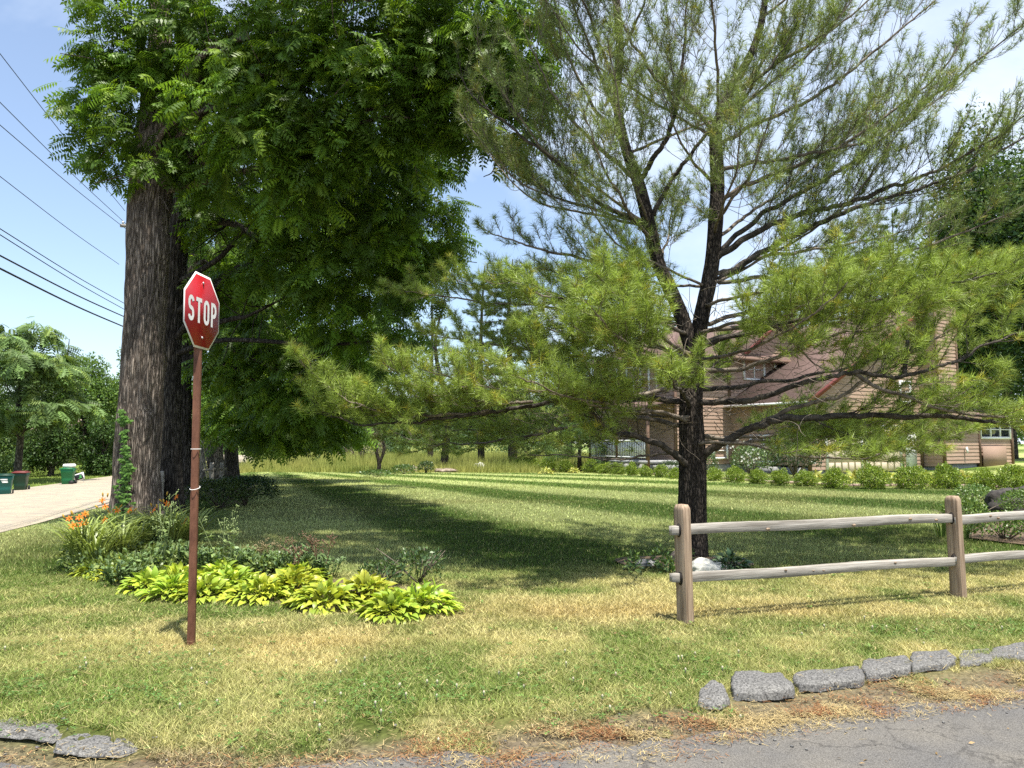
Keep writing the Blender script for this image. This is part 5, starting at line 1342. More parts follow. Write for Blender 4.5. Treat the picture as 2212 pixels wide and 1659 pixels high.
def hosta_leaf():
    """arching pointed oval leaf blade, 2 x 6 faces with a fold along the midrib"""
    t = np.linspace(0, 1, 7); V = []; F = []
    for k, q in enumerate(t):
        w = .31 * math.sin(math.pi * q ** .8) ** .9 * (1 - .2 * q); x = q; z = .42 * q - .72 * q * q
        V += [[x, w, z + .16 * w], [x, 0, z - .02], [x, -w, z + .16 * w]]
    for k in range(6): F += [[3 * k, 3 * k + 3, 3 * k + 4, 3 * k + 1], [3 * k + 1, 3 * k + 4, 3 * k + 5, 3 * k + 2]]
    return np.array(V), np.array(F)
HL = hosta_leaf()
def hosta(g, n, rad, hue, r, L=(.16, .30), mound=None):
    """a mound of arching leaves: upright in the middle, hanging outwards at the rim"""
    mound = rad * .62 if mound is None else mound
    rho = r.uniform(0, 1, n) ** .6; az = r.uniform(0, 2 * np.pi, n); el = np.clip(1.25 - 1.35 * rho + r.normal(0, .22, n), -.35, 1.45); s = r.uniform(*L, n)
    o = np.column_stack([np.cos(az), np.sin(az), 0 * az])
    X = o * np.cos(el)[:, None] + np.array([0, 0, 1.0]) * np.sin(el)[:, None]
    base = o * (rad * rho * .8)[:, None]; base[:, 2] = mound * (1 - .8 * rho ** 2) * r.uniform(.45, 1.05, n)
    N = np.array([0, 0, 1.0]) + o * .5 - X * X[:, 2:3] * .9 + r.normal(0, .22, (n, 3))
    col = np.array(hue) * r.uniform(.7, 1.25, (n, 1)) * (1 + .2 * r.normal(0, 1, (n, 1)).clip(-1, 1) * np.array([1, .4, 0]))
    place(HL, base, X, N, s, col, g)
    for q in range(0, n, 2):
        V, F = tube(np.array([[0, 0, 0], base[q] * .55 + [0, 0, .01], base[q]]), .003, 3, cap=False); g.add(V, F, np.array(hue) * .5)

ORD = ['first', 'second', 'third', 'fourth', 'fifth', 'sixth', 'seventh', 'eighth', 'ninth', 'tenth', 'eleventh', 'twelfth']
g = Geo(); P_ = [gnd(u, v) for u, v in ((195, 1246), (230, 1258), (320, 1284), (430, 1298), (560, 1300), (690, 1316), (770, 1304), (850, 1334), (925, 1326), (945, 1308), (915, 1275), (850, 1262), (760, 1275), (680, 1240), (560, 1225), (440, 1215), (400, 1165), (300, 1140), (240, 1160), (200, 1205))]
P_ = np.array(P_); P_ = spline(np.vstack([P_, P_[:1]]), 5)[:-1]; P_[:, 2] = zt(P_[:, 0], P_[:, 1]) + .006; c_ = P_.mean(0); n_ = len(P_); j = np.arange(n_)
g.add(np.vstack([P_, c_ + [0, 0, .03]]), np.stack([j, (j + 1) % n_, 0 * j + n_], 1)); bedsoil = g
# chartreuse hostas along the front of the bed
r = np.random.default_rng(31)
hp = [(905, 1328, 1.15), (850, 1338, 1.0), (790, 1300, 1.0), (700, 1318, 1.1), (628, 1290, 1.1), (560, 1302, 1.05), (500, 1282, 1.05), (440, 1300, .95), (372, 1297, .95), (318, 1282, .8), (252, 1258, .75), (206, 1250, .65), (650, 1262, .9), (480, 1258, .9), (385, 1266, .8)]
hl = ['chartreuse hosta at the right-hand tip of the flower bed', 'low chartreuse hosta in front, second from the right tip of the bed', 'yellow-green hosta between the right tip and the gap in the hosta row',
      'upright yellow-green hosta just left of the gap in the hosta row', 'broad chartreuse hosta, second left of the gap in the row', 'chartreuse hosta in front of the grey-green weed stalks', 'chartreuse hosta, second right of the stop sign post',
      'chartreuse hosta touching the right side of the stop sign post', 'chartreuse hosta just left of the stop sign post', 'smaller chartreuse hosta, second left of the stop sign post', 'small pale hosta near the left end of the bed', 'smallest hosta at the left end of the bed',
      'chartreuse hosta of the back row under the brown seed stalks', 'chartreuse hosta of the back row, right of the sign post', 'chartreuse hosta of the back row, left of the sign post']
for (u, v, s), lab in zip(hp, hl):
    p = gnd(u, v - 8); g = Geo(); hosta(g, int(210 * s), .36 * s, np.array((.37, .44, .05)) * r.uniform(.88, 1.1) * np.array([r.uniform(.88, 1.08), 1, 1]), r, (.075, .14), .17 * s)
    root = thing('hosta', lab, 'plant', p, 'chartreuse hostas edging the flower bed')
    g.build('leaves', M['hosta'], root, off=Z0)

# grey-green stonecrop clumps behind them
def stonecrop(g, r, h, n, hue=(.135, .205, .075)):
    for q in range(n):
        a = r.uniform(0, 6.28); b = np.array([math.cos(a), math.sin(a), 0]) * r.uniform(0, .17); e = b * 1.7 + [0, 0, h * r.uniform(.7, 1.1)]
        V, F = tube(np.array([b, (b + e) / 2 + [0, 0, .02], e]), [.006, .005, .004], 4); g.add(V, F, (.13, .19, .07))
        m = 16; t = r.uniform(.15, 1, m); P = b + (e - b) * t[:, None]; az = r.uniform(0, 6.28, m)
        X = np.column_stack([np.cos(az), np.sin(az), r.uniform(.1, .9, m)]); col = np.array(hue) * r.uniform(.7, 1.4, (m, 1))
        place((np.array([[0, 0, 0], [.5, .28, .03], [1, 0, 0], [.5, -.28, .03]]), np.array([[0, 1, 2, 3]])), P, X, np.array([0, 0, 1.0]) + r.normal(0, .3, (m, 3)), r.uniform(.04, .075, m), col, g)
sp = [(300, 1225, .30), (345, 1212, .32), (395, 1215, .34), (450, 1222, .32), (530, 1222, .33), (590, 1222, .30), (655, 1225, .36), (690, 1228, .26), (265, 1238, .26)]
sl_ = ['leafy stonecrop clump left of the post, under the lilies', 'tall leafy stonecrop clump second left of the sign post', 'stonecrop clump right behind the stop sign post, left side', 'stonecrop clump right of the sign post, behind the hostas',
       'bushy stonecrop clump below the tall pale weed stalks', 'stonecrop clump with brown flower heads, mid bed', 'tallest stonecrop clump beneath the brown dead stalks', 'low stonecrop at the right end of its row', 'low stonecrop at the left end of its row']
for (u, v, h), lab in zip(sp, sl_):
    p = gnd(u, v + 22); g = Geo(); stonecrop(g, r, h, 26)
    root = thing('stonecrop', lab, 'plant', p, 'stonecrop clumps behind the hostas'); g.build('leaves', M['hosta'], root, off=Z0)
# small dark shrub at the right end of the bed
for (u, v, w, h, lab) in ((905, 1262, .30, .34, 'dark small-leaved shrub behind the right-hand hostas'), (820, 1268, .26, .24, 'low greyish shrub left of the dark shrub at the bed end')):
    p = gnd(u, v); g = Geo()
    for q in range(16):
        e = np.array([r.normal(0, w * .6), r.normal(0, w * .5), h * r.uniform(.6, 1.2)]); V, F = tube(np.array([[0, 0, 0], e * .5 + [0, 0, .03], e]), [.007, .005, .003], 4); g.add(V, F, (.10, .07, .05))
    root = thing('shrub', lab, 'shrub', p); g.build('stem', M['twig'], root, off=Z0)
    g = Geo(); leafball((0, 0, h * .55), (w, w * .8, h * .55), 520, .055, (.075, .125, .04), g, r, asp=.42, bump=.5); g.build('foliage', M['hosta'], root, off=Z0)

# weed stalks
def stalks(u, v, h, n, hue, seed, lab, spread=.12, dry=False, heads=True):
    r = np.random.default_rng(seed); p = gnd(u, v); g = Geo(); gl_ = Geo()
    for q in range(n):
        b = np.array([r.normal(0, .03), r.normal(0, .03), 0]); e = b + np.array([r.normal(0, spread), r.normal(0, spread * .6), h * r.uniform(.7, 1.05)])
        P = spline([b, (b + e) / 2 + [r.normal(0, .03), 0, .04], e], 6); V, F = tube(P, np.linspace(.0065, .003, len(P)), 5); g.add(V, F, hue)
        for k in range(9 if dry else 5):
            t = r.uniform(.45, .97); i = int(t * (len(P) - 1)); d = nrm(np.array([r.normal(0, 1), r.normal(0, .6), r.uniform(.5, 1.4)])); e2 = P[i] + d * r.uniform(.05, .14)
            V, F = tube(np.array([P[i], (P[i] + e2) / 2 + [0, 0, .01], e2]), [.003, .0025, .002], 3); g.add(V, F, hue)
            for m in range(4 if heads else 0):
                c = e2 + r.normal(0, .014, 3) - d * r.uniform(0, .03); V, F = tube(np.array([c, c + d * .012, c + d * .02]), [.004, .006, .002], 5); g.add(V, F, np.array(hue) * (1.0 if dry else 1.5))
        if not dry:
            m = 9; t = r.uniform(.1, .75, m); az = r.uniform(0, 6.28, m); X = np.column_stack([np.cos(az), np.sin(az), r.uniform(-.5, .5, m)])
            place(KT, np.array([P[int(k * (len(P) - 1))] for k in t]), X, np.array([0, 0, 1.0]) + r.normal(0, .3, (m, 3)), r.uniform(.05, .10, m), np.array([[.20, .27, .09]]) * r.uniform(.7, 1.3, (m, 1)), gl_)
    root = thing('weed', lab, 'weed', p); g.build('stem', M['hosta'], root, off=Z0)
    if gl_.V: gl_.build('leaves', M['hosta'], root, off=Z0)
stalks(490, 1245, .78, 6, (.20, .25, .10), 3, 'tall pale green weed with small seed heads right of the sign post', .13)
stalks(345, 1240, .95, 5, (.22, .28, .11), 4, 'tall pale flowering weed left of the sign post by the trunk', .10)
stalks(690, 1250, .62, 4, (.21, .125, .075), 5, 'dead brown branching seed stalk standing above the hostas', .12, dry=True)
stalks(650, 1252, .42, 3, (.23, .14, .085), 6, 'shorter dead brown seed stalk left of the taller one', .12, dry=True)
stalks(575, 1240, .38, 4, (.30, .24, .12), 7, 'short straw coloured dry stems in the middle of the bed', .14, dry=True)

# orange day lilies at the trunk foot
def lily_flower(c, d, s, r, bud=False):
    g = Geo(); d = nrm(np.asarray(d)); a = nrm(np.cross(d, [.2, .3, 1])); b = np.cross(d, a)
    if bud:
        V, F = tube(np.array([c, c + d * s * .6, c + d * s * 1.1, c + d * s * 1.35]), [.004, .011, .010, .003], 6); g.add(V, F, (.55, .35, .06)); return g
    for k in range(6):
        t = k * math.pi / 3; o = a * math.cos(t) + b * math.sin(t); w = -a * math.sin(t) + b * math.cos(t); hw = s * (.20 if k % 2 else .14)
        P = [c, c + d * s * .45 + o * s * .22, c + d * s * .62 + o * s * .62, c + d * s * .48 + o * s * .98]
        V = [P[0] - w * .003, P[0] + w * .003, P[1] - w * hw * .8, P[1] + w * hw * .8, P[2] - w * hw, P[2] + w * hw, P[3] - w * .004, P[3] + w * .004]
        C = np.array([(.75, .42, .04)] * 2 + [(.80, .30, .03)] * 2 + [(.78, .17, .02)] * 4)
        g.add(V, np.array([[0, 1, 3, 2], [2, 3, 5, 4], [4, 5, 7, 6]]), C)
    for k in range(4):
        V, F = tube(np.array([c, c + d * s * .7 + a * r.normal(0, .012) + b * r.normal(0, .012)]), .0022, 3); g.add(V, F, (.5, .25, .03))
    return g
def lily(u, v, n, flowers, lab, seed, D=None):
    r = np.random.default_rng(seed); p = gnd(u, v) if D is None else at(u, v, D)
    p[2] = float(zt(p[0], p[1]))
    root = thing('day_lily', lab, 'flower', p, 'orange day lilies round the walnut trunk')
    g = Geo()
    for q in range(n):
        az = r.uniform(0, 6.28); L = r.uniform(.5, 1.05); out = np.array([math.cos(az), math.sin(az), 0]); b = out * r.uniform(0, .12)
        P = np.array([b + out * L * .62 * t ** 1.5 + np.array([0, 0, L * (1.4 * t - .8 * t * t)]) for t in np.linspace(0, 1, 7)]); w = np.array([-out[1], out[0], 0])
        wd = .011 * np.array([.8, 1, 1, .9, .75, .5, .08]); V = np.concatenate([P - w * wd[:, None], P + w * wd[:, None]]); j = np.arange(6)
        g.add(V, np.stack([j, j + 1, j + 8, j + 7], 1), np.array([.25, .31, .08]) * r.uniform(.6, 1.4))
    g.build('leaves', M['hosta'], root, off=Z0)
    for (fu, fv) in flowers:
        f = at(fu, fv, p[1]) - p
        g = Geo(); Pm = spline([np.array([r.normal(0, .04), r.normal(0, .04), 0]), np.array([f[0] * .5, f[1] * .5, f[2] * .55]), f], 6); V, F = tube(Pm, np.linspace(.005, .0035, len(Pm)), 5); g.add(V, F, (.17, .23, .06))
        st = g.build('stalk', M['hosta'], root, off=Z0)
        lily_flower(f, np.array([r.normal(0, .6), -.7, .55]), r.uniform(.045, .058), r).build('flower', M['petal'], st, off=Z0)
        for k in range(2):
            c = f + np.array([r.normal(0, .05), r.normal(0, .03), r.uniform(-.03, .05)]); lily_flower(c, np.array([r.normal(0, .5), 0, 1]), .045, r, True).build('bud', M['petal'], st, off=Z0)
lily(205, 1235, 95, [(158, 1138), (172, 1120), (178, 1134), (184, 1112)], 'leftmost clump of orange day lilies, beside the road verge', 1)
lily(262, 1215, 95, [(222, 1082), (228, 1096), (228, 1128)], 'orange day lily clump left of the thick walnut trunk', 2)
lily(300, 1205, 70, [(252, 1104), (284, 1104)], 'orange day lily clump in front of the thick walnut trunk', 3)
lily(372, 1200, 110, [(360, 1090), (336, 1103)], 'arching day lily clump between the trunk and the stop sign', 4)
lily(408, 1195, 90, [(384, 1076), (399, 1135)], 'arching day lily clump just behind the stop sign post', 5)
shrub_later = [('bushy green perennial against the left foot of the thick walnut trunk', 262, 1195, .42, .52, (.15, .22, .055), 1500, .06, 71), ('bushy green perennial at the right foot of the thick walnut trunk', 335, 1190, .36, .46, (.13, .20, .05), 1300, .06, 72), ('low yellow-green leafy plant at the roadside end of the bed', 188, 1222, .32, .32, (.22, .28, .07), 900, .055, 73)]
lily(178, 1228, 110, [(150, 1122)], 'bright arching day lily leaves at the roadside tip of the bed', 6)
lily(235, 1185, 110, [(240, 1112)], 'arching day lily leaves close to the trunk, verge side', 7)
lily(345, 1185, 110, [(330, 1120)], 'arching day lily leaves between the trunk and the grey fence post', 8)
# leafy ground cover in the bed under the tree
g = Geo(); r = np.random.default_rng(8)
for (u, v, w) in ((230, 1240, .5), (280, 1215, .6), (330, 1210, .5), (380, 1230, .5), (300, 1250, .6), (420, 1235, .5), (240, 1200, .4), (520, 1240, .5), (600, 1245, .5)):
    p = gnd(u, v); leafball(p + [0, 0, .08], (w, .35, .17), 800, .06, (.15, .205, .055), g, r, bump=.6, inner=.2)
kind(g.build('ground_cover', M['hosta']), 'stuff')

# ------------------------------------------------------------------ under the pine
M['mulch'] = surf_mat('bark_mulch', (0.045, 0.03, 0.02), (0.17, 0.12, 0.075), 22, 0.95, 0.8, 50)
g = Geo(); th = np.linspace(0, 2 * np.pi, 48, endpoint=False); rr_ = 1 + .18 * (fbm(np.cos(th) * 2 + 5, np.sin(th) * 2 + 5, 4, 3) - .5) * 2
V = [[bp[0], bp[1] - .45, 0]] + [[bp[0] + .95 * math.cos(t) * q - .25, bp[1] - .45 + .55 * math.sin(t) * q, 0] for t, q in zip(th, rr_)]; V = np.array(V); V[:, 2] = zt(V[:, 0], V[:, 1]) + .02; V[0, 2] += .05
j = np.arange(48); g.add(V, np.stack([0 * j, j + 1, (j + 1) % 48 + 1], 1)); kind(g.build('mulch_bed', M['mulch']), 'structure'); kind(bedsoil.build('bed_soil', M['mulch']), 'structure')
M['whiterock'] = surf_mat('pale_rock', (0.30, 0.30, 0.27), (0.68, 0.67, 0.60), 7, 0.9, 0.7, 18)
M['greyrock'] = surf_mat('grey_rock', (0.12, 0.12, 0.125), (0.30, 0.30, 0.29), 8, 0.9, 0.7, 20)
M['brownrock'] = surf_mat('brown_rock', (0.14, 0.10, 0.075), (0.33, 0.27, 0.21), 8, 0.9, 0.7, 20)
M['darkrock'] = surf_mat('dark_rock', (0.018, 0.016, 0.015), (0.07, 0.062, 0.055), 8, 0.9, 0.7, 20)
def rock(p, size, mat, lab, seed, parent=None, rz=0):
    bm = bmesh.new(); bmesh.ops.create_icosphere(bm, subdivisions=4, radius=1.0); bm.verts.ensure_lookup_table()
    V = np.array([v.co for v in bm.verts]); F = np.array([[v.index for v in f.verts] for f in bm.faces]); bm.free()
    n1 = fbm(V[:, 0] * 1.3 + seed, V[:, 1] * 1.3 + V[:, 2] * 1.7, seed, 4) - .5; n2 = fbm(V[:, 0] * 4 + V[:, 2] * 3, V[:, 1] * 4 + seed, seed + 3, 3) - .5
    V = V * (1 + .75 * n1 + .22 * n2)[:, None]; V[:, 2] = np.maximum(V[:, 2], -.35); V = V * np.asarray(size); V = V @ rotz(rz).T
    g = Geo(); g.add(V, F); o = g.build('rock', M[mat], off=Z0, smooth=True); o.location = [p[0], p[1], p[2] + size[2] * .2]; tag(o, lab, 'rock'); return o
rock(gnd(1520, 1236), (.20, .14, .13), 'whiterock', 'white rounded rock at the foot of the pine trunk', 3)
rock(gnd(1548, 1234), (.12, .10, .10), 'whiterock', 'smaller whitish rock touching the right side of the white one', 4)
rock(gnd(1463, 1218), (.10, .08, .13), 'brownrock', 'brownish upright stone left of the pine trunk', 5)
rock(gnd(1395, 1225), (.13, .1, .08), 'greyrock', 'grey stone in the shaded mulch left of the fence post', 6)
p = gnd(1578, 1232); g = Geo(); r = np.random.default_rng(9); hosta(g, 110, .24, (.10, .16, .075), r, (.07, .14), .2); root = thing('hosta', 'grey-green hosta beside the white rock under the pine', 'plant', p); g.build('leaves', M['hosta'], root, off=Z0)
for (u, v, s, lab) in ((1368, 1235, .20, 'leafy weed at the left end of the mulch under the pine'), (1420, 1232, .26, 'taller weed in the mulch left of the pine trunk'), (1445, 1240, .18, 'broad-leaved weed right behind the first fence post'), (1480, 1222, .2, 'pale weed between fence post and pine trunk')):
    p = gnd(u, v); g = Geo(); hosta(g, 16, .1, (.09, .15, .045), r, (.07, .14)); leafball((0, 0, s * .6), (s * .5, s * .4, s * .6), 90, .055, (.10, .165, .045), g, r, bump=.5, inner=.1)
    root = thing('weed', lab, 'weed', p, 'weeds in the mulch under the pine'); g.build('leaves', M['hosta'], root, off=Z0)

# ------------------------------------------------------------------ bed at the right: boulder, shrubs, iris
g_bx = lambda c, rad, n, ls, hue, seed, **k: (lambda g: (leafball(c, rad, n, ls, hue, g, np.random.default_rng(seed), **k), g)[1])(Geo())
def shrub(lab, u, v, w, h, hue, n=1500, ls=.05, seed=1, mat='hosta', group=None, D=None, name='shrub', cat='shrub', dp=None, bump=.28, asp=.5):
    p = gnd(u, v) if D is None else at(u, v, D); p[2] = float(zt(p[0], p[1])); r = np.random.default_rng(seed)
    root = thing(name, lab, cat, p, group)
    g = Geo()
    for q in range(14):
        e = np.array([r.normal(0, w * .45), r.normal(0, w * .4), h * r.uniform(.5, .95)]); V, F = tube(np.array([[0, 0, -.03], e * .5 + [0, 0, h * .05], e]), [.016 * h + .004, .01 * h + .003, .003], 4); g.add(V, F)
    g.build('stem', M['twig'], root, off=Z0)
    g = Geo(); leafball((0, 0, h * .5), (w, dp or w, h * .52), n, ls, hue, g, r, bump=bump, asp=asp); g.build('foliage', M[mat], root, off=Z0)
    return root
for a_ in shrub_later: shrub(*a_)
shrub('bright leafy bush right of the second fence post', 2085, 1135, .42, .5, (.12, .19, .04), 1700, .055, 3)
shrub('leafy bush in front of the dark boulder at the right edge', 2170, 1168, .5, .46, (.11, .18, .035), 2000, .055, 4)
shrub('tall thin leafy bush behind the second fence post', 2105, 1098, .45, .55, (.13, .21, .05), 1700, .05, 5)
shrub('dense low bush right behind the dark boulder', 2230, 1120, .6, .6, (.11, .18, .035), 2200, .055, 6)
rock(gnd(2195, 1108), (.75, .6, .50), 'darkrock', 'large dark boulder among bushes at the right edge', 11, rz=.4)
def sword(u, v, n, h, hue, lab, seed, name='iris'):
    r = np.random.default_rng(seed); p = gnd(u, v); g = Geo()
    for q in range(n):
        az = r.uniform(0, 6.28); out = np.array([math.cos(az), math.sin(az), 0]); w = np.array([-out[1], out[0], 0]) * .014; L = h * r.uniform(.6, 1.1); b = out * r.uniform(0, .1)
        P = np.array([b, b + out * L * .12 + [0, 0, L * .55], b + out * L * .35 + [0, 0, L]]); V = [P[0] - w, P[0] + w, P[1] - w, P[1] + w, P[2]]
        g.add(V, [np.array([[0, 1, 3, 2]]), np.array([[2, 3, 4]])], np.array(hue) * r.uniform(.7, 1.3))
    root = thing(name, lab, 'plant', p); g.build('leaves', M['hosta'], root, off=Z0)
sword(2036, 1160, 24, .42, (.13, .20, .05), 'upright sword-leaved iris left of the second fence post', 4)
sword(2085, 1165, 20, .34, (.14, .20, .06), 'low strap-leaved clump right of the second fence post', 5)
g = Geo(); V = np.array([gnd(u, v) + [0, 0, .03] for u, v in ((2090, 1165), (2250, 1185), (2450, 1170), (2450, 1120), (2250, 1105), (2110, 1120))]); g.add(V, np.array([[0, 1, 2, 3, 4, 5]])); kind(g.build('mulch_bed', M['mulch']), 'structure')

# clipped boxwoods along the house bed
bx = [(1118, 1015, 34), (1152, 1017, 34), (1186, 1019, 36), (1222, 1020, 34), (1278, 1021, 36), (1306, 1023, 34), (1335, 1025, 32), (1365, 1027, 32), (1395, 1029, 32), (1427, 1031, 32), (1460, 1034, 34),
      (1545, 1039, 36), (1590, 1042, 38), (1637, 1045, 42), (1684, 1049, 42), (1740, 1050, 48), (1803, 1055, 56), (1887, 1056, 60), (1968, 1056, 66), (2045, 1056, 62), (2125, 1058, 64), (2195, 1060, 70)]
bl = ['boxwood at the far left end of the house hedge row', 'second boxwood from the far left end of the row', 'third boxwood from the far left end of the row', 'fourth boxwood from the far left end, below the spruce',
      'fifth boxwood from the left, below the porch railing', 'sixth boxwood from the left, under the porch railing', 'seventh boxwood from the left, in front of the porch', 'fourth boxwood left of the pine trunk', 'third boxwood left of the pine trunk', 'second boxwood left of the pine trunk', 'boxwood touching the left side of the pine trunk',
      'first boxwood right of the pine trunk', 'second boxwood right of the pine trunk', 'third boxwood right of the pine trunk, below the flowering bush', 'fourth boxwood right of the pine trunk', 'fifth boxwood right of the pine trunk, past the paver gap', 'boxwood in front of the left garage door', 'boxwood between the two garage doors',
      'large boxwood in front of the right garage door', 'large boxwood below the chimney', 'large boxwood under the leaning board', 'largest boxwood, at the right edge of the photo']
protos = []
for q in range(3):
    g = Geo(); leafball((0, 0, .33), (.50, .50, .46), 4600, .066, (.20, .275, .035), g, np.random.default_rng(50 + q), up=.8, bump=.7, asp=.5, bottom=-.8); protos.append(g.mesh('boxwood_foliage')); protos[-1].materials.append(M['hosta'])
g = Geo(); r = np.random.default_rng(3)
for q in range(12):
    e = np.array([r.normal(0, .2), r.normal(0, .2), r.uniform(.3, .6)]); V, F = tube(np.array([[0, 0, -.03], e * .5 + [0, 0, .05], e]), [.018, .012, .004], 4); g.add(V, F)
bstem = g.mesh('boxwood_stem'); bstem.materials.append(M['twig'])
for q, ((u, v, wpx), lab) in enumerate(zip(bx, bl)):
    p = gnd(u, v); s = wpx * p[1] / FPX / .96 * .90
    root = thing('boxwood', lab, 'shrub', p, 'boxwood shrubs lined up before the house', rz=q * 1.3); root.scale = (s * (.9 + .25 * ((q * 11) % 7) / 7), s, s * (.82 + .34 * ((q * 7) % 5) / 5))
    for nm, me in (('stem', bstem), ('foliage', protos[q % 3])):
        o = bpy.data.objects.new(nm, me); COL.objects.link(o); o.parent = root
# pale hosta between them
r = np.random.default_rng(12)
for (u, v, s, lab) in ((1180, 1024, 1.0, 'pale yellow hosta at the foot of the left hedge'), (1240, 1022, .9, 'pale yellow hosta in the gap right of the left hedge'), (1100, 1017, .8, 'pale hosta at the far left tip of the house bed'), (1765, 1046, 1.5, 'bright yellow hosta right of the paver gap'), (1850, 1048, 1.7, 'bright yellow hosta before the garage doors'), (1925, 1046, 1.4, 'pale hosta right of the middle boxwoods'), (2005, 1044, 1.4, 'pale yellow-green hosta below the chimney'), (2085, 1046, 1.5, 'pale green hosta near the right end of the house bed')):
    p = gnd(u, v); g = Geo(); hosta(g, 80, .36 * s, (.44, .45, .12), r, (.11 * s, .2 * s), .24 * s); root = thing('hosta', lab, 'plant', p, 'pale hostas between the boxwoods'); g.build('leaves', M['hosta'], root, off=Z0)
shrub('rounded bush with white flowers below the house window', 1622, 1020, .95, 1.45, (.11, .165, .06), 2600, .09, 21, D=33.5)
shrub('large dark shrub at the left corner of the garage', 1718, 1038, 1.25, 2.0, (.035, .065, .022), 4200, .10, 22, D=33.5)
shrub('leafy climbing bush right of the pine trunk by the wall', 1525, 1030, .6, 1.2, (.08, .125, .045), 1500, .08, 23, D=34.5)
shrub('dark low yew in front of the porch steps', 1450, 1010, .8, .7, (.045, .075, .03), 1500, .07, 24, D=35.5)
g = Geo(); r = np.random.default_rng(2); c0 = at(1622, 985, 32.6)
for q in range(28):
    c = c0 + np.array([r.normal(0, .5), r.uniform(-.2, .3), r.normal(.0, .35)])
    for k in range(5):
        a = k * 1.257; d = np.array([math.cos(a), -.4, math.sin(a)]); s = np.array([-math.sin(a), 0, math.cos(a)]); g.add([c, c + d * .03 + s * .016, c + d * .06, c + d * .03 - s * .016], np.array([[0, 1, 2, 3]]), (.75, .73, .68))
kind(g.build('white_flowers', M['petal']), 'stuff', None)
# pinkish paver edging of the bed
M['paver'] = surf_mat('pink_paver', (0.24, 0.16, 0.13), (0.42, 0.31, 0.26), 6, 0.9, 0.4, 25)
bw = thing('paver_edging', 'low pinkish paver edging running behind the boxwood row', 'edging', gnd(1500, 1036))
g = Geo(); last = None; pts = np.array([gnd(u, v - 3) for u, v, _ in bx]); pl_ = spline(pts, 8); arc_ = np.concatenate([[0], np.cumsum(np.linalg.norm(np.diff(pl_, axis=0), axis=1))])
for k, s in enumerate(np.arange(0, arc_[-1], .26)):
    p = np.array([np.interp(s, arc_, pl_[:, i]) for i in range(3)]); p2 = np.array([np.interp(s + .2, arc_, pl_[:, i]) for i in range(3)]); a = math.atan2(*(p2 - p)[1::-1])
    for lv in range(1):
        V, F = box(p + np.array([0, .45, .05 + lv * .11]) + [.1 * lv, 0, 0], (.245, .16, .10), rotz(a), bev=.012); g.add(V, F)
g.build('paver', M['paver'], bw)
# sprigs of grass-like weeds in the house bed
sword(1955, 1022, 22, .75, (.08, .14, .05), 'dark upright iris clump before the right garage door', 7)

# low dark bushes at the left edge of the lawn
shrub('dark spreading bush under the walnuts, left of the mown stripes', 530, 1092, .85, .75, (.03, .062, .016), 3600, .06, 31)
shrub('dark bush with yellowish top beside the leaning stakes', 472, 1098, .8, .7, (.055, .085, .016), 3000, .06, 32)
# ------------------------------------------------------------------ far trees
def crown_tree(label, u, D, v_top, w_px, hue, seed, v_bot=None, name='tree', cat='tree', ls=.16, n=7000, trunk_r=.2, clumps=16, dead=0.0, lean=0, group=None, shape=1.0, bark='fg_bark', gap=.55, asp=.5, trunk_col=None):
    """broad-leaved tree: tapered trunk, limbs to leaf clumps of uneven size"""
    r = np.random.default_rng(seed); p = at(u, 955, D); p[2] = float(zt(p[0], p[1]))
    H = at(u, v_top, D)[2] - p[2]; Wd = w_px * D / FPX / 2
    zb = (at(u, v_bot, D)[2] - p[2]) if v_bot else H * .25
    root = thing(name, label, cat, p, group)
    cz, rz_ = (H + zb) / 2, (H - zb) / 2
    cs = []
    for q in range(clumps):
        d = nrm(r.normal(0, 1, 3)); k = r.uniform(.35, .78); taper = 1 - shape * .45 * max(0, d[2] * k)
        c = np.array([d[0] * Wd * k * taper, d[1] * Wd * k * taper, cz + d[2] * rz_ * k]); cs.append((c, r.uniform(.28, .48)))
    cs.append((np.array([0, 0, cz + rz_ * .68]), .32))
    g = Geo(); P = spline([[0, 0, -.3], [r.normal(0, .1), 0, H * .2], [lean * .5 + r.normal(0, .2), r.normal(0, .2), H * .5], [lean, 0, H * .86]], 8)
    V, F = tube(P, np.linspace(trunk_r * 1.25, trunk_r * .2, len(P)), 10); g.add(V, F); g.build('trunk', M[bark], root, off=Z0, smooth=True)
    g = Geo()
    for c, s in cs:
        i = int(np.clip((c[2] / H) * .75, .15, .95) * (len(P) - 1)); Q = spline([P[i], (P[i] + c) / 2 + [0, 0, .05 * H], c], 4); V, F = tube(Q, np.linspace(trunk_r * .38, .02, len(Q)), 5); g.add(V, F)
    b = g.build('limb', M[bark], root, off=Z0, smooth=True)
    g = Geo(); tot = sum(s * s for _, s in cs)
    for c, s in cs:
        leafball(c, (Wd * s * 1.05, Wd * s * 1.05, max(rz_, Wd * .5) * s * .8), int(n * s * s / tot), ls, np.array(hue) * r.uniform(.8, 1.2), g, r, up=-.1, bump=.55, inner=gap, asp=asp, bottom=-1)
    g.build('crown', M['bgleaf'], root, off=Z0)
    return root

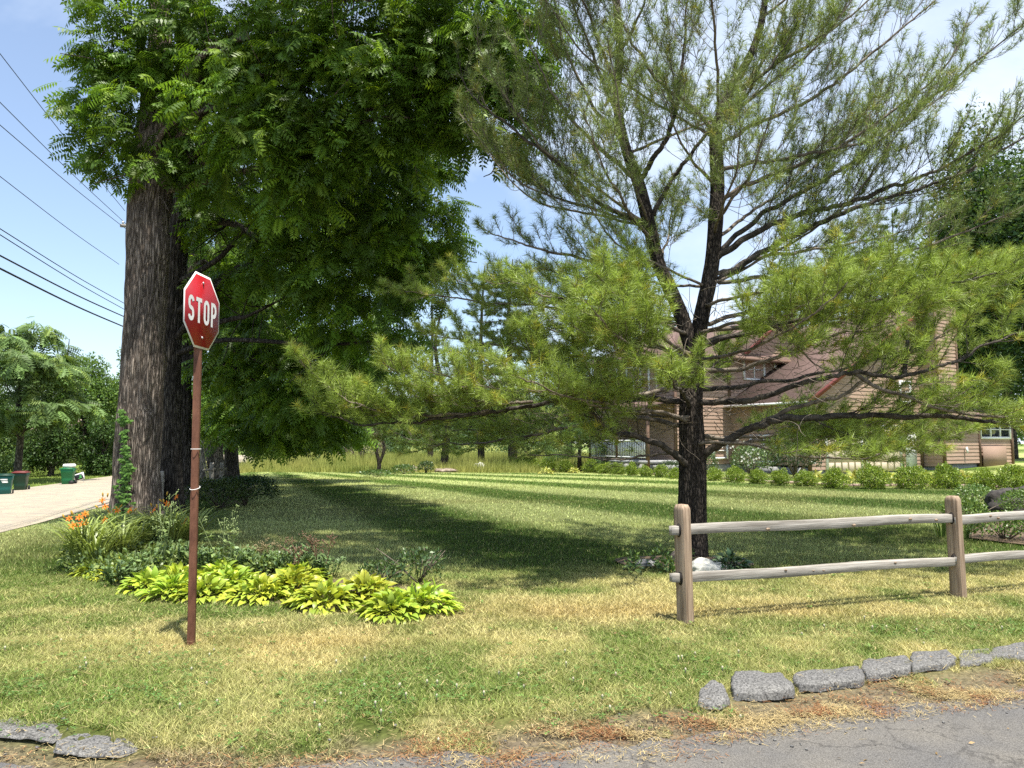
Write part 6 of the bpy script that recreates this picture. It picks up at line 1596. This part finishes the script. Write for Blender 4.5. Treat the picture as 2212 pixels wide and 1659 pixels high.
# across the road at the left
r0 = np.random.default_rng(6)
def ailanthus(label, u, D, v_top, w_px, seed):
    r = np.random.default_rng(seed); p = at(u, 955, D); p[2] = float(zt(p[0], p[1])); H = at(u, v_top, D)[2] - p[2]; Wd = w_px * D / FPX / 2
    root = thing('ailanthus_tree', label, 'tree', p)
    g = Geo(); P = spline([[0, 0, -.3], [.1, 0, H * .3], [-.2, 0, H * .6], [0.3, 0, H * .9]], 8); V, F = tube(P, np.linspace(.26, .06, len(P)), 9); g.add(V, F)
    cl = []
    for q in range(20):
        a = r.uniform(0, 6.28); t = r.uniform(.38, 1.0); k = math.sqrt(max(.05, 1 - (t - .62) ** 2 / .2)) * r.uniform(.35, .95)
        c = np.array([math.cos(a) * Wd * k, math.sin(a) * Wd * k, H * (t - .06)]); cl.append((c, r.uniform(.8, 1.25) * Wd * .30)); i = int(np.clip(t * .7, .2, .9) * (len(P) - 1))
        V, F = tube(spline([P[i], (P[i] + c) / 2 + [0, 0, .2], c], 4), np.linspace(.08, .02, 9), 5); g.add(V, F)
    g.build('trunk', M['fg_bark'], root, off=Z0, smooth=True)
    g = Geo(); walnut_crown(cl, g, 9, 9, .95, seed, (.10, .165, .045)); g.build('crown', M['bgleaf'], root, off=Z0)
ailanthus('feathery light green tree at the left edge behind the green bins', 40, 48, 690, 250, 3)
crown_tree('full mid-green tree between the feathery tree and the walnut trunk', 195, 60, 762, 190, (.085, .15, .026), 4, v_bot=1010, n=13000, ls=.24)
crown_tree('green tree just left of the thick walnut trunk, tip above the others', 275, 66, 735, 170, (.08, .145, .026), 5, v_bot=1000, n=11000, ls=.25)
crown_tree('dull grey-green tree far behind the feathery left tree', 96, 95, 770, 150, (.075, .105, .06), 6, v_bot=960, n=7000, ls=.32)
crown_tree('bushy green tree at the left edge beneath the feathery tree', 10, 58, 850, 170, (.085, .14, .035), 7, v_bot=1020, n=9000, ls=.22)
crown_tree('low dense tree in the dark thicket behind the lone bin', 110, 57, 895, 150, (.06, .11, .024), 8, v_bot=1028, n=9000, ls=.2)
crown_tree('shady round tree at the road bend behind the leaning yard sign', 225, 58, 890, 130, (.05, .10, .02), 9, v_bot=1030, n=9000, ls=.2)
p = at(147, 955, 70); p[2] = -1; g = Geo(); V, F = tube(spline([p, at(143, 850, 70), at(146, 770, 70), at(150, 732, 70)], 6), np.linspace(.16, .03, 19), 6); g.add(V, F); V, F = tube(spline([at(146, 770, 70), at(141, 752, 70), at(136, 740, 70)], 4), np.linspace(.05, .02, 9), 5); g.add(V, F)
tag(g.build('dead_snag', M['grey_bark'], off=p), 'bare dead snag rising above the trees across the road', 'tree')
# thicket, one mass along the far side of the road
g = Geo(); r = np.random.default_rng(14)
for q in range(60):
    y = r.uniform(52, 78); x = -14.8 - .2024 * (y - 21.9) - .0012 * max(0, y - 45) ** 2 - 8.7 - r.uniform(4.5, 16); s = r.uniform(.8, 1.9)
    leafball((x, y, float(zt(x, y)) + s * .7), (s * 1.3, s * 1.1, s), 420, .2, np.array((.07, .115, .03)) * r.uniform(.7, 1.25), g, r, bump=.5, inner=.3)
kind(g.build('roadside_thicket', M['bgleaf']), 'stuff')
# roof of a house glimpsed through the trees
p = at(100, 955, 84); p[2] = -1
hs_ = thing('far_house', 'brownish pink roof glimpsed between the trees at the far left', 'house', p); g = Geo(); V, F = box(p + [0, 0, 1.9], (7, 6, 3.8)); g.add(V, F); g.build('wall', M['siding'], hs_)
g = Geo(); slab(g, [p + [-4, -3.5, 3.6], p + [4, -3.5, 3.6], p + [4, 0, 5.2], p + [-4, 0, 5.2]]); slab(g, [p + [4, 3.5, 3.6], p + [-4, 3.5, 3.6], p + [-4, 0, 5.2], p + [4, 0, 5.2]]); g.build('roof', M['paver'], hs_)

# behind the meadow
for (u, D, vt, w, hue, sd, lab) in ((470, 84, 860, 150, (.06, .11, .025), 21, 'dark green tree behind the walnut row at the back of the meadow'), (560, 80, 830, 190, (.07, .125, .03), 22, 'wide green tree at the back of the meadow, left part'), (650, 82, 850, 170, (.065, .12, .03), 23, 'green tree at the back of the meadow beyond the drooping walnut boughs'),
        (720, 78, 880, 120, (.07, .125, .03), 24, 'smaller green tree behind the pale birch trunk'), (850, 90, 850, 170, (.055, .10, .028), 25, 'dark green tree behind the brown bush'), (960, 92, 838, 150, (.06, .105, .03), 26, 'green tree behind the meadow, left of the far pines'),
        (1180, 88, 840, 190, (.055, .10, .03), 27, 'dark tree behind the far pines by the house'), (1290, 80, 800, 150, (.06, .105, .03), 28, 'dark tree between the far pines and the house roof')):
    crown_tree(lab, u, D, vt, w, hue, sd, v_bot=985, n=7000, ls=.3, trunk_r=.18, group='trees at the back of the meadow')
shrub('round brownish grey bush at the edge of the meadow', 778, 985, 2.0, 2.6, (.13, .10, .065), 5200, .10, 41, D=52, mat='hosta', asp=.3)
g = Geo(); r = np.random.default_rng(24)
for q in range(46):
    x = -34 + q * .85 + r.normal(0, .5); y = r.uniform(72, 79); s = r.uniform(.7, 1.6); leafball((x, y, s * .7), (s * 1.3, s, s), 260, .22, np.array((.085, .145, .05)) * r.uniform(.7, 1.25), g, r, bump=.5, inner=.3)
kind(g.build('meadow_thicket', M['bgleaf']), 'stuff')
M['birch'] = surf_mat('birch_bark', (0.30, 0.28, 0.25), (0.62, 0.60, 0.56), 3, 0.8, 0.3, 20, stretch=(1, 1, 4))
p = at(742, 955, 70); p[2] = 0; g = Geo(); V, F = tube(spline([p - [0, 0, .2], at(742, 955, 70), at(741, 900, 70), at(738, 800, 70)], 5), np.linspace(.17, .10, 16), 8); g.add(V, F)
bt = thing('birch_tree', 'pale birch trunk at the far edge of the meadow', 'tree', p); g.build('trunk', M['birch'], bt); g = Geo(); leafball(at(738, 850, 70), (2.2, 2.2, 2.0), 1500, .26, (.07, .12, .03), g, r, bump=.5); g.build('crown', M['bgleaf'], bt)
# small twin-stemmed tree on the lawn edge
D = 38.0; p = at(818, 1022, D); p[2] = float(zt(p[0], p[1])); tw_ = thing('small_tree', 'small dark twin-stemmed tree on the far lawn edge', 'tree', p); g = Geo()
for pts, r0_ in (([p - [0, 0, .1], at(819, 1000, D), at(812, 965, D), at(820, 940, D), at(814, 905, D)], .13), ([at(820, 1000, D), at(830, 970, D), at(826, 945, D), at(836, 915, D)], .09), ([at(812, 965, D), at(800, 940, D), at(792, 915, D)], .05)):
    P = spline(pts, 5); V, F = tube(P, np.linspace(r0_, .035, len(P)), 7); g.add(V, F)
g.build('trunk', M['pine_bark'], tw_)
g = Geo(); r = np.random.default_rng(33)
for q in range(9): leafball(at(r.uniform(770, 870), r.uniform(885, 930), D + r.uniform(-.8, .8)), (.8, .8, .4), 330, .10, (.10, .15, .04), g, r, bump=.5, inner=.2)
g.build('crown', M['bgleaf'], tw_)

# far white pines
def far_pine(label, u, D, v_base, v_top, w_px, seed, hue, lowest=.18, dens=1.0, tr=.24, group='far white pines beyond the lawn', name='pine_tree', whorl=.62, nper=16):
    r = np.random.default_rng(seed); p = at(u, 955, D); p[2] = float(zt(p[0], p[1])); H = at(u, v_top, D)[2] - p[2]; Wd = w_px * D / FPX / 2
    root = thing(name, label, 'tree', p, group); g = Geo(); P = spline([[0, 0, -.2], [r.normal(0, .1), 0, H * .35], [r.normal(0, .2), 0, H * .7], [r.normal(0, .1), 0, H]], 8)
    V, F = tube(P, np.linspace(tr, .03, len(P)), 9); g.add(V, F); g.build('trunk', M['pine_bark'], root, off=Z0, smooth=True)
    g = Geo(); T = []; Dd = []; z = H * lowest
    while z < H * .98:
        f = z / H; L0 = Wd * (1.0 - .78 * max(0, f - .15) / .85) * (1 if f > .1 else .8); i = f * (len(P) - 1); c = P[int(i)]; c = np.array([c[0], c[1], z])
        for q in range(r.integers(3, 6)):
            az = r.uniform(0, 6.28); L = L0 * r.uniform(.55, 1.1); out = np.array([math.cos(az), math.sin(az), 0])
            Q = np.array([c + out * L * t + np.array([0, 0, L * (-.10 * t + .28 * t * t) * (1 if f < .6 else 2.2)]) for t in np.linspace(0, 1, 6)])
            V, F = tube(Q, np.linspace(.045 * (1.2 - f), .01, 6), 4); g.add(V, F)
            m = int(L * 34 * dens); t = r.uniform(.3, 1, m); sp_ = r.normal(0, .28, m) * L * .6 * (1.1 - t)
            hh = np.array([-out[1], out[0], 0]); pts = c + out * (L * t)[:, None] + hh * sp_[:, None]; pts[:, 2] += L * (-.10 * t + .28 * t * t) + r.uniform(-.05, .22, m)
            T.append(pts); Dd.append(out * .6 + hh * r.normal(0, .6, (m, 1)) + np.array([0, 0, .6]))
        z += whorl * r.uniform(.7, 1.3)
    g.build('branch', M['pine_limb'], root, off=Z0)
    T = np.concatenate(T); Dd = np.concatenate(Dd); g = Geo(); needles(T, Dd, nper, .19, .018, np.array(hue) * r.uniform(.65, 1.35, (len(T), 1)), g, r, (15, 80)); g.build('needles', M['needle'], root, off=Z0)
far_pine('far pine with pale trunk standing left of the white boulder', 958, 42, 1006, 640, 130, 3, (.12, .165, .05), lowest=.20, dens=.55)
far_pine('far pine directly behind the white boulder', 1040, 46, 990, 575, 200, 4, (.085, .13, .045), lowest=.2, dens=1.1)
far_pine('dark-trunked far pine right of the white boulder', 1108, 44, 990, 560, 230, 5, (.085, .13, .042), lowest=.22, dens=1.2, tr=.3)
far_pine('tall far pine left of the brown house roof', 1230, 54, 990, 610, 240, 6, (.08, .125, .042), lowest=.18, dens=1.1)
far_pine('thin sparse half-bare pine against the sky gap', 930, 56, 990, 610, 130, 7, (.11, .15, .055), lowest=.3, dens=.3)
far_pine('light green pine behind the house roof, left one', 1700, 56, 990, 560, 260, 8, (.12, .175, .045), lowest=.2, dens=1.0, group='trees behind the house')
far_pine('light green pine behind the house roof, middle one', 1830, 58, 990, 470, 290, 9, (.125, .18, .045), lowest=.2, dens=1.0, group='trees behind the house')
far_pine('light green pine behind the chimney', 1950, 60, 990, 455, 290, 10, (.12, .175, .045), lowest=.2, dens=1.0, group='trees behind the house')
# tall deciduous trees at the right
crown_tree('tall dark leafy tree at the right edge above the house', 2185, 56, 235, 330, (.055, .105, .022), 31, v_bot=930, n=42000, ls=.34, trunk_r=.35, clumps=44, gap=.4)
crown_tree('tall broad tree right behind the chimney', 2085, 62, 430, 230, (.05, .095, .022), 32, v_bot=930, n=26000, ls=.34, trunk_r=.3, clumps=30, gap=.4)
crown_tree('big green tree cut by the right edge of the photo', 2290, 50, 300, 300, (.06, .11, .025), 33, v_bot=950, n=30000, ls=.32, trunk_r=.3, clumps=34, gap=.4)
crown_tree('round green tree seen low behind the house, through the pine fork', 1600, 72, 690, 220, (.07, .125, .03), 34, v_bot=980, n=8000, ls=.3)
crown_tree('mid-green tree behind the sunroom at the right', 2140, 70, 700, 190, (.05, .095, .022), 35, v_bot=985, n=9000, ls=.28)
crown_tree('mid-green tree behind the house, right of the pine fork', 1760, 76, 620, 240, (.075, .13, .03), 36, v_bot=985, n=9000, ls=.3)
# far wood closing the view all round, one mass
g = Geo(); r = np.random.default_rng(44)
for q in range(60):
    x = -44 + q * 1.15 + r.normal(0, .5); y = r.uniform(84, 94); s = r.uniform(2.6, 4.2)
    leafball((x, y, s * .85), (s * 1.1, s, s), 1100, .5, np.array((.05, .09, .027)) * r.uniform(.7, 1.2), g, r, bump=.5, inner=.3)
for q in range(110):
    x = -150 + q * 2.8 + r.normal(0, 2); y = r.uniform(98, 125); s = r.uniform(3.2, 5.2)
    leafball((x, y, s * .85), (s * 1.2, s, s), 330, .75, np.array((.065, .11, .035)) * r.uniform(.75, 1.2), g, r, bump=.5, inner=.4)
for q in range(50):
    y = 10 + q * 2.2; x = -66 - r.uniform(0, 14) - .1 * y; s = r.uniform(2.5, 4.6); leafball((x, y, s * .8 - 1), (s * 1.1, s * 1.1, s), 300, .6, np.array((.065, .11, .03)) * r.uniform(.75, 1.2), g, r, bump=.5, inner=.4)
for q in range(40):
    y = 20 + q * 2.2; x = 58 + r.uniform(0, 14); s = r.uniform(3, 5.5); leafball((x, y, s * .8), (s * 1.1, s * 1.1, s), 300, .6, np.array((.06, .105, .03)) * r.uniform(.75, 1.2), g, r, bump=.5, inner=.4)
kind(g.build('far_wood', M['bgleaf']), 'stuff')

# dense clipped spruce by the porch
p = at(1252, 1012, 41); p[2] = float(zt(p[0], p[1])); sp_ = thing('spruce', 'dense rounded dark green spruce left of the porch railing', 'tree', p); r = np.random.default_rng(10)
g = Geo(); V, F = tube([[0, 0, -.1], [0, 0, 1.0], [0, 0, 2.0]], [.14, .1, .04], 8); g.add(V, F); g.build('trunk', M['pine_bark'], sp_, off=Z0)
g = Geo()
for q in range(75):
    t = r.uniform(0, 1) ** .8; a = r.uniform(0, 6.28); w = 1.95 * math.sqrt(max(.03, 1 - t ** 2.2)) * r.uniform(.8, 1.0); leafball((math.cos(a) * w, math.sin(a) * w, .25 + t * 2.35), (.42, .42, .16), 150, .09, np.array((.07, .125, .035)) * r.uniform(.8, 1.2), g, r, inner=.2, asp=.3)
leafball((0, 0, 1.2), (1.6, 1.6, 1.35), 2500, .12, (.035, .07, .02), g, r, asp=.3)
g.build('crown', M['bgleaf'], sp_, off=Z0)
# stones at the far edge of the lawn
rock(gnd(1037, 1016), (.40, .3, .36), 'whiterock', 'pale grey boulder standing at the far lawn edge', 21)
rock(gnd(957, 1020), (.75, .4, .17), 'brownrock', 'long low flat stone left of the pale boulder', 22)
rock(at(1005, 1004, 44) * [1, 1, 0], (.8, .3, .26), 'darkrock', 'dark low stone ledge behind the pale boulder', 23)
rock(gnd(893, 1020), (.22, .2, .26), 'brownrock', 'small stone block among low plants at the meadow edge', 24)
shrub('low leafy plant beside the small stone block', 872, 1024, .6, .45, (.085, .14, .04), 900, .09, 51)
shrub('low dark plant left of the long flat stone', 920, 1022, .4, .6, (.06, .10, .03), 700, .09, 52)
shrub('low plants at the foot of the twin-stemmed tree', 815, 1030, .8, .3, (.085, .14, .04), 800, .09, 53)

# ------------------------------------------------------------------ bins and yard sign across the road
M['tealbin'] = plain('teal_plastic', (0.006, 0.11, 0.095), 0.45)
M['darkbin'] = plain('dark_green_plastic', (0.006, 0.045, 0.025), 0.45)
M['greenbin'] = plain('green_plastic', (0.008, 0.15, 0.05), 0.45)
M['redlid'] = plain('dark_red_lid', (0.16, 0.03, 0.025), 0.5)
M['black'] = plain('black_rubber', (0.012, 0.012, 0.012), 0.7)
def bin_(u, v, D, body, lid, label, rz, w=.62, d=.68, h=1.02):
    p = at(u, v, D); p[2] = float(zt(p[0], p[1])); root = thing('wheelie_bin', label, 'bin', p, 'wheeled refuse bins at the roadside', rz=rz)
    g = Geo(); lv = [(.78, 0), (.84, .3), (.93, .68), (1.0, .70), (1.03, .93)]; V = []
    for s, z in lv:
        for x, y in ((-.5, -.42), (-.42, -.5), (.42, -.5), (.5, -.42), (.5, .42), (.42, .5), (-.42, .5), (-.5, .42)): V.append([x * w * s, y * d * s, z * h + .02])
    j = np.arange(8); k = (j + 1) % 8; g.add(V, [np.concatenate([np.stack([j + q * 8, k + q * 8, k + q * 8 + 8, j + q * 8 + 8], 1) for q in range(4)]), (j + 32)[None], j[None, ::-1]]); g.build('body', M[body], root, off=Z0)
    g = Geo(); V, F = box((0, -.02, h * .955), (w * 1.14, d * 1.12, .06), bev=.02); g.add(V, F); V, F = box((0, 0, h * 1.0), (w * .9, d * .85, .06), bev=.025); g.add(V, F); g.build('lid', M[lid], root, off=Z0)
    g = Geo(); V, F = tube([[-w * .42, d * .62, h * .9], [0, d * .64, h * .9], [w * .42, d * .62, h * .9]], .02, 6); g.add(V, F); g.build('handle', M['black'], root, off=Z0)
    for s in (-1, 1):
        g = Geo(); V, F = tube([[s * w * .46, d * .42, .14], [s * w * .54, d * .42, .14]], .14, 14); g.add(V, F); g.build('wheel', M['black'], root, off=Z0)
    return root
b1_ = bin_(10, 1070, 37.0, 'tealbin', 'darkbin', 'teal refuse bin with white mark cut by the left edge', .5)
g = Geo()
for q, (x, z, w_, h_) in enumerate(((-.03, .78, .30, .05), (.0, .70, .26, .03), (.02, .64, .24, .05))): V, F = box((x, -.345 + .0, z), (w_, .012, h_)); g.add(V, F)
g.build('white_mark', M['white'], b1_, off=Z0)
bin_(44, 1062, 40.0, 'darkbin', 'redlid', 'dark green refuse bin with dull red lid, next to the teal one', .3)
b3_ = bin_(146, 1046, 45.6, 'greenbin', 'greenbin', 'green refuse bin alone by the road with a white bag on top', -1.3, w=.66)
p = at(146, 1046, 45.6); p[2] = float(zt(p[0], p[1])) + 1.05; g = Geo(); V, F = box((.05, 0, .11), (.62, .5, .22), bev=.08); g.add(rough(V, .02, 4, 5), F); o = g.build('rubbish_bag', M['white'], off=Z0); o.location = p; tag(o, 'white bag lying on the lid of the lone green bin', 'bag')
p = at(175, 1030, 47.0); p[2] = float(zt(p[0], p[1])); ys_ = thing('yard_sign', 'small white-framed yard sign leaning beside the lone green bin', 'sign', p, rz=-.1)
ct, st_ = math.cos(.3), math.sin(.3); TR = np.array([[ct, 0, -st_], [0, 1, 0], [st_, 0, ct]])
g = Geo(); V, F = box((0, 0, .42), (.68, .03, .46)); g.add(V @ TR.T, F); g.build('panel', M['white'], ys_, off=Z0)
g = Geo(); V, F = box((0, -.02, .42), (.56, .012, .35)); g.add(V @ TR.T, F); g.build('print', M['darkmetal'], ys_, off=Z0)
g = Geo(); V = np.array([[-.22, -.029, .28], [-.05, -.029, .28], [-.05, -.029, .36], [.04, -.029, .36], [.06, -.029, .52], [.16, -.029, .55], [.2, -.029, .30], [.1, -.029, .33], [-.02, -.029, .31]]); g.add(V @ TR.T, np.arange(9)[None]); g.build('green_shape', M.setdefault('signgreen', plain('sign_green', (.08, .35, .10), .5)), ys_, off=Z0)
g = Geo()
for s in (-.2, .2): V, F = tube([[s, .02, -.02], [s - .06, .02, .25]], .008, 5); g.add(V, F)
g.build('stake', M['zinc'], ys_, off=Z0)

# ------------------------------------------------------------------ utility pole and overhead lines
pb = at(312, 900, 30.5); pb[2] = float(zt(pb[0], pb[1])); pole = thing('utility_pole', 'grey utility pole with crossarm mostly hidden behind the thick walnut trunk', 'pole', pb)
g = Geo(); V, F = tube([pb - [0, 0, .4], pb + [0, 0, 6], pb + [0, 0, 11.6]], [.16, .14, .11], 10); g.add(V, F); g.build('shaft', M['grey_bark'], pole)
arm_z = at(270, 493, 30.5)[2]; ax_ = nrm(np.array([.98, .2, 0])); g = Geo(); V, F = box([pb[0], pb[1] - .15, arm_z], (2.3, .1, .12), rotz(math.atan2(.2, .98))); g.add(V, F); arm = g.build('crossarm', M['railwood'], pole)
g = Geo()
for s in (-1.05, -.55, .55, 1.05): c = np.array([pb[0] + s * .98, pb[1] - .15 + s * .2, arm_z]); V, F = tube([c + [0, 0, .06], c + [0, 0, .14], c + [0, 0, .2]], [.03, .05, .02], 8); g.add(V, F)
g.build('insulator', M['zinc'], arm, off=pb)
M['wire'] = plain('black_cable', (0.012, 0.012, 0.013), 0.6)
wires = [(0, 116, 262, 446, .011, 'uppermost thin overhead wire at the left'), (0, 221, 264, 476, .011, 'second overhead wire from the top'), (0, 270, 266, 490, .011, 'third overhead wire from the top'), (0, 381, 250, 566, .010, 'lone thin wire crossing mid sky at the left'),
         (0, 494, 268, 655, .013, 'upper of the two close thin cables'), (0, 507, 268, 668, .013, 'lower of the two close thin cables'), (0, 552, 268, 684, .022, 'thick black cable above the lowest one'), (0, 580, 268, 706, .026, 'lowest and thickest black cable')]
for (u0, v0, u1, v1, rr_, lab) in wires:
    a = at(u0, v0, 18.3); b = at(u1, v1, 30.2); d = b - a; e = b + d * .035; s = a - d * 1.3; s[2] += .35
    P = np.array([s, (s + a) / 2 - [0, 0, .05], a, a + d * .5 - [0, 0, .06], b, e]); P = spline(P, 8); g = Geo(); V, F = tube(P, rr_, 6); g.add(V, F); o = g.build('overhead_cable', M['wire'], off=b); tag(o, lab, 'cable', 'overhead lines along the road')
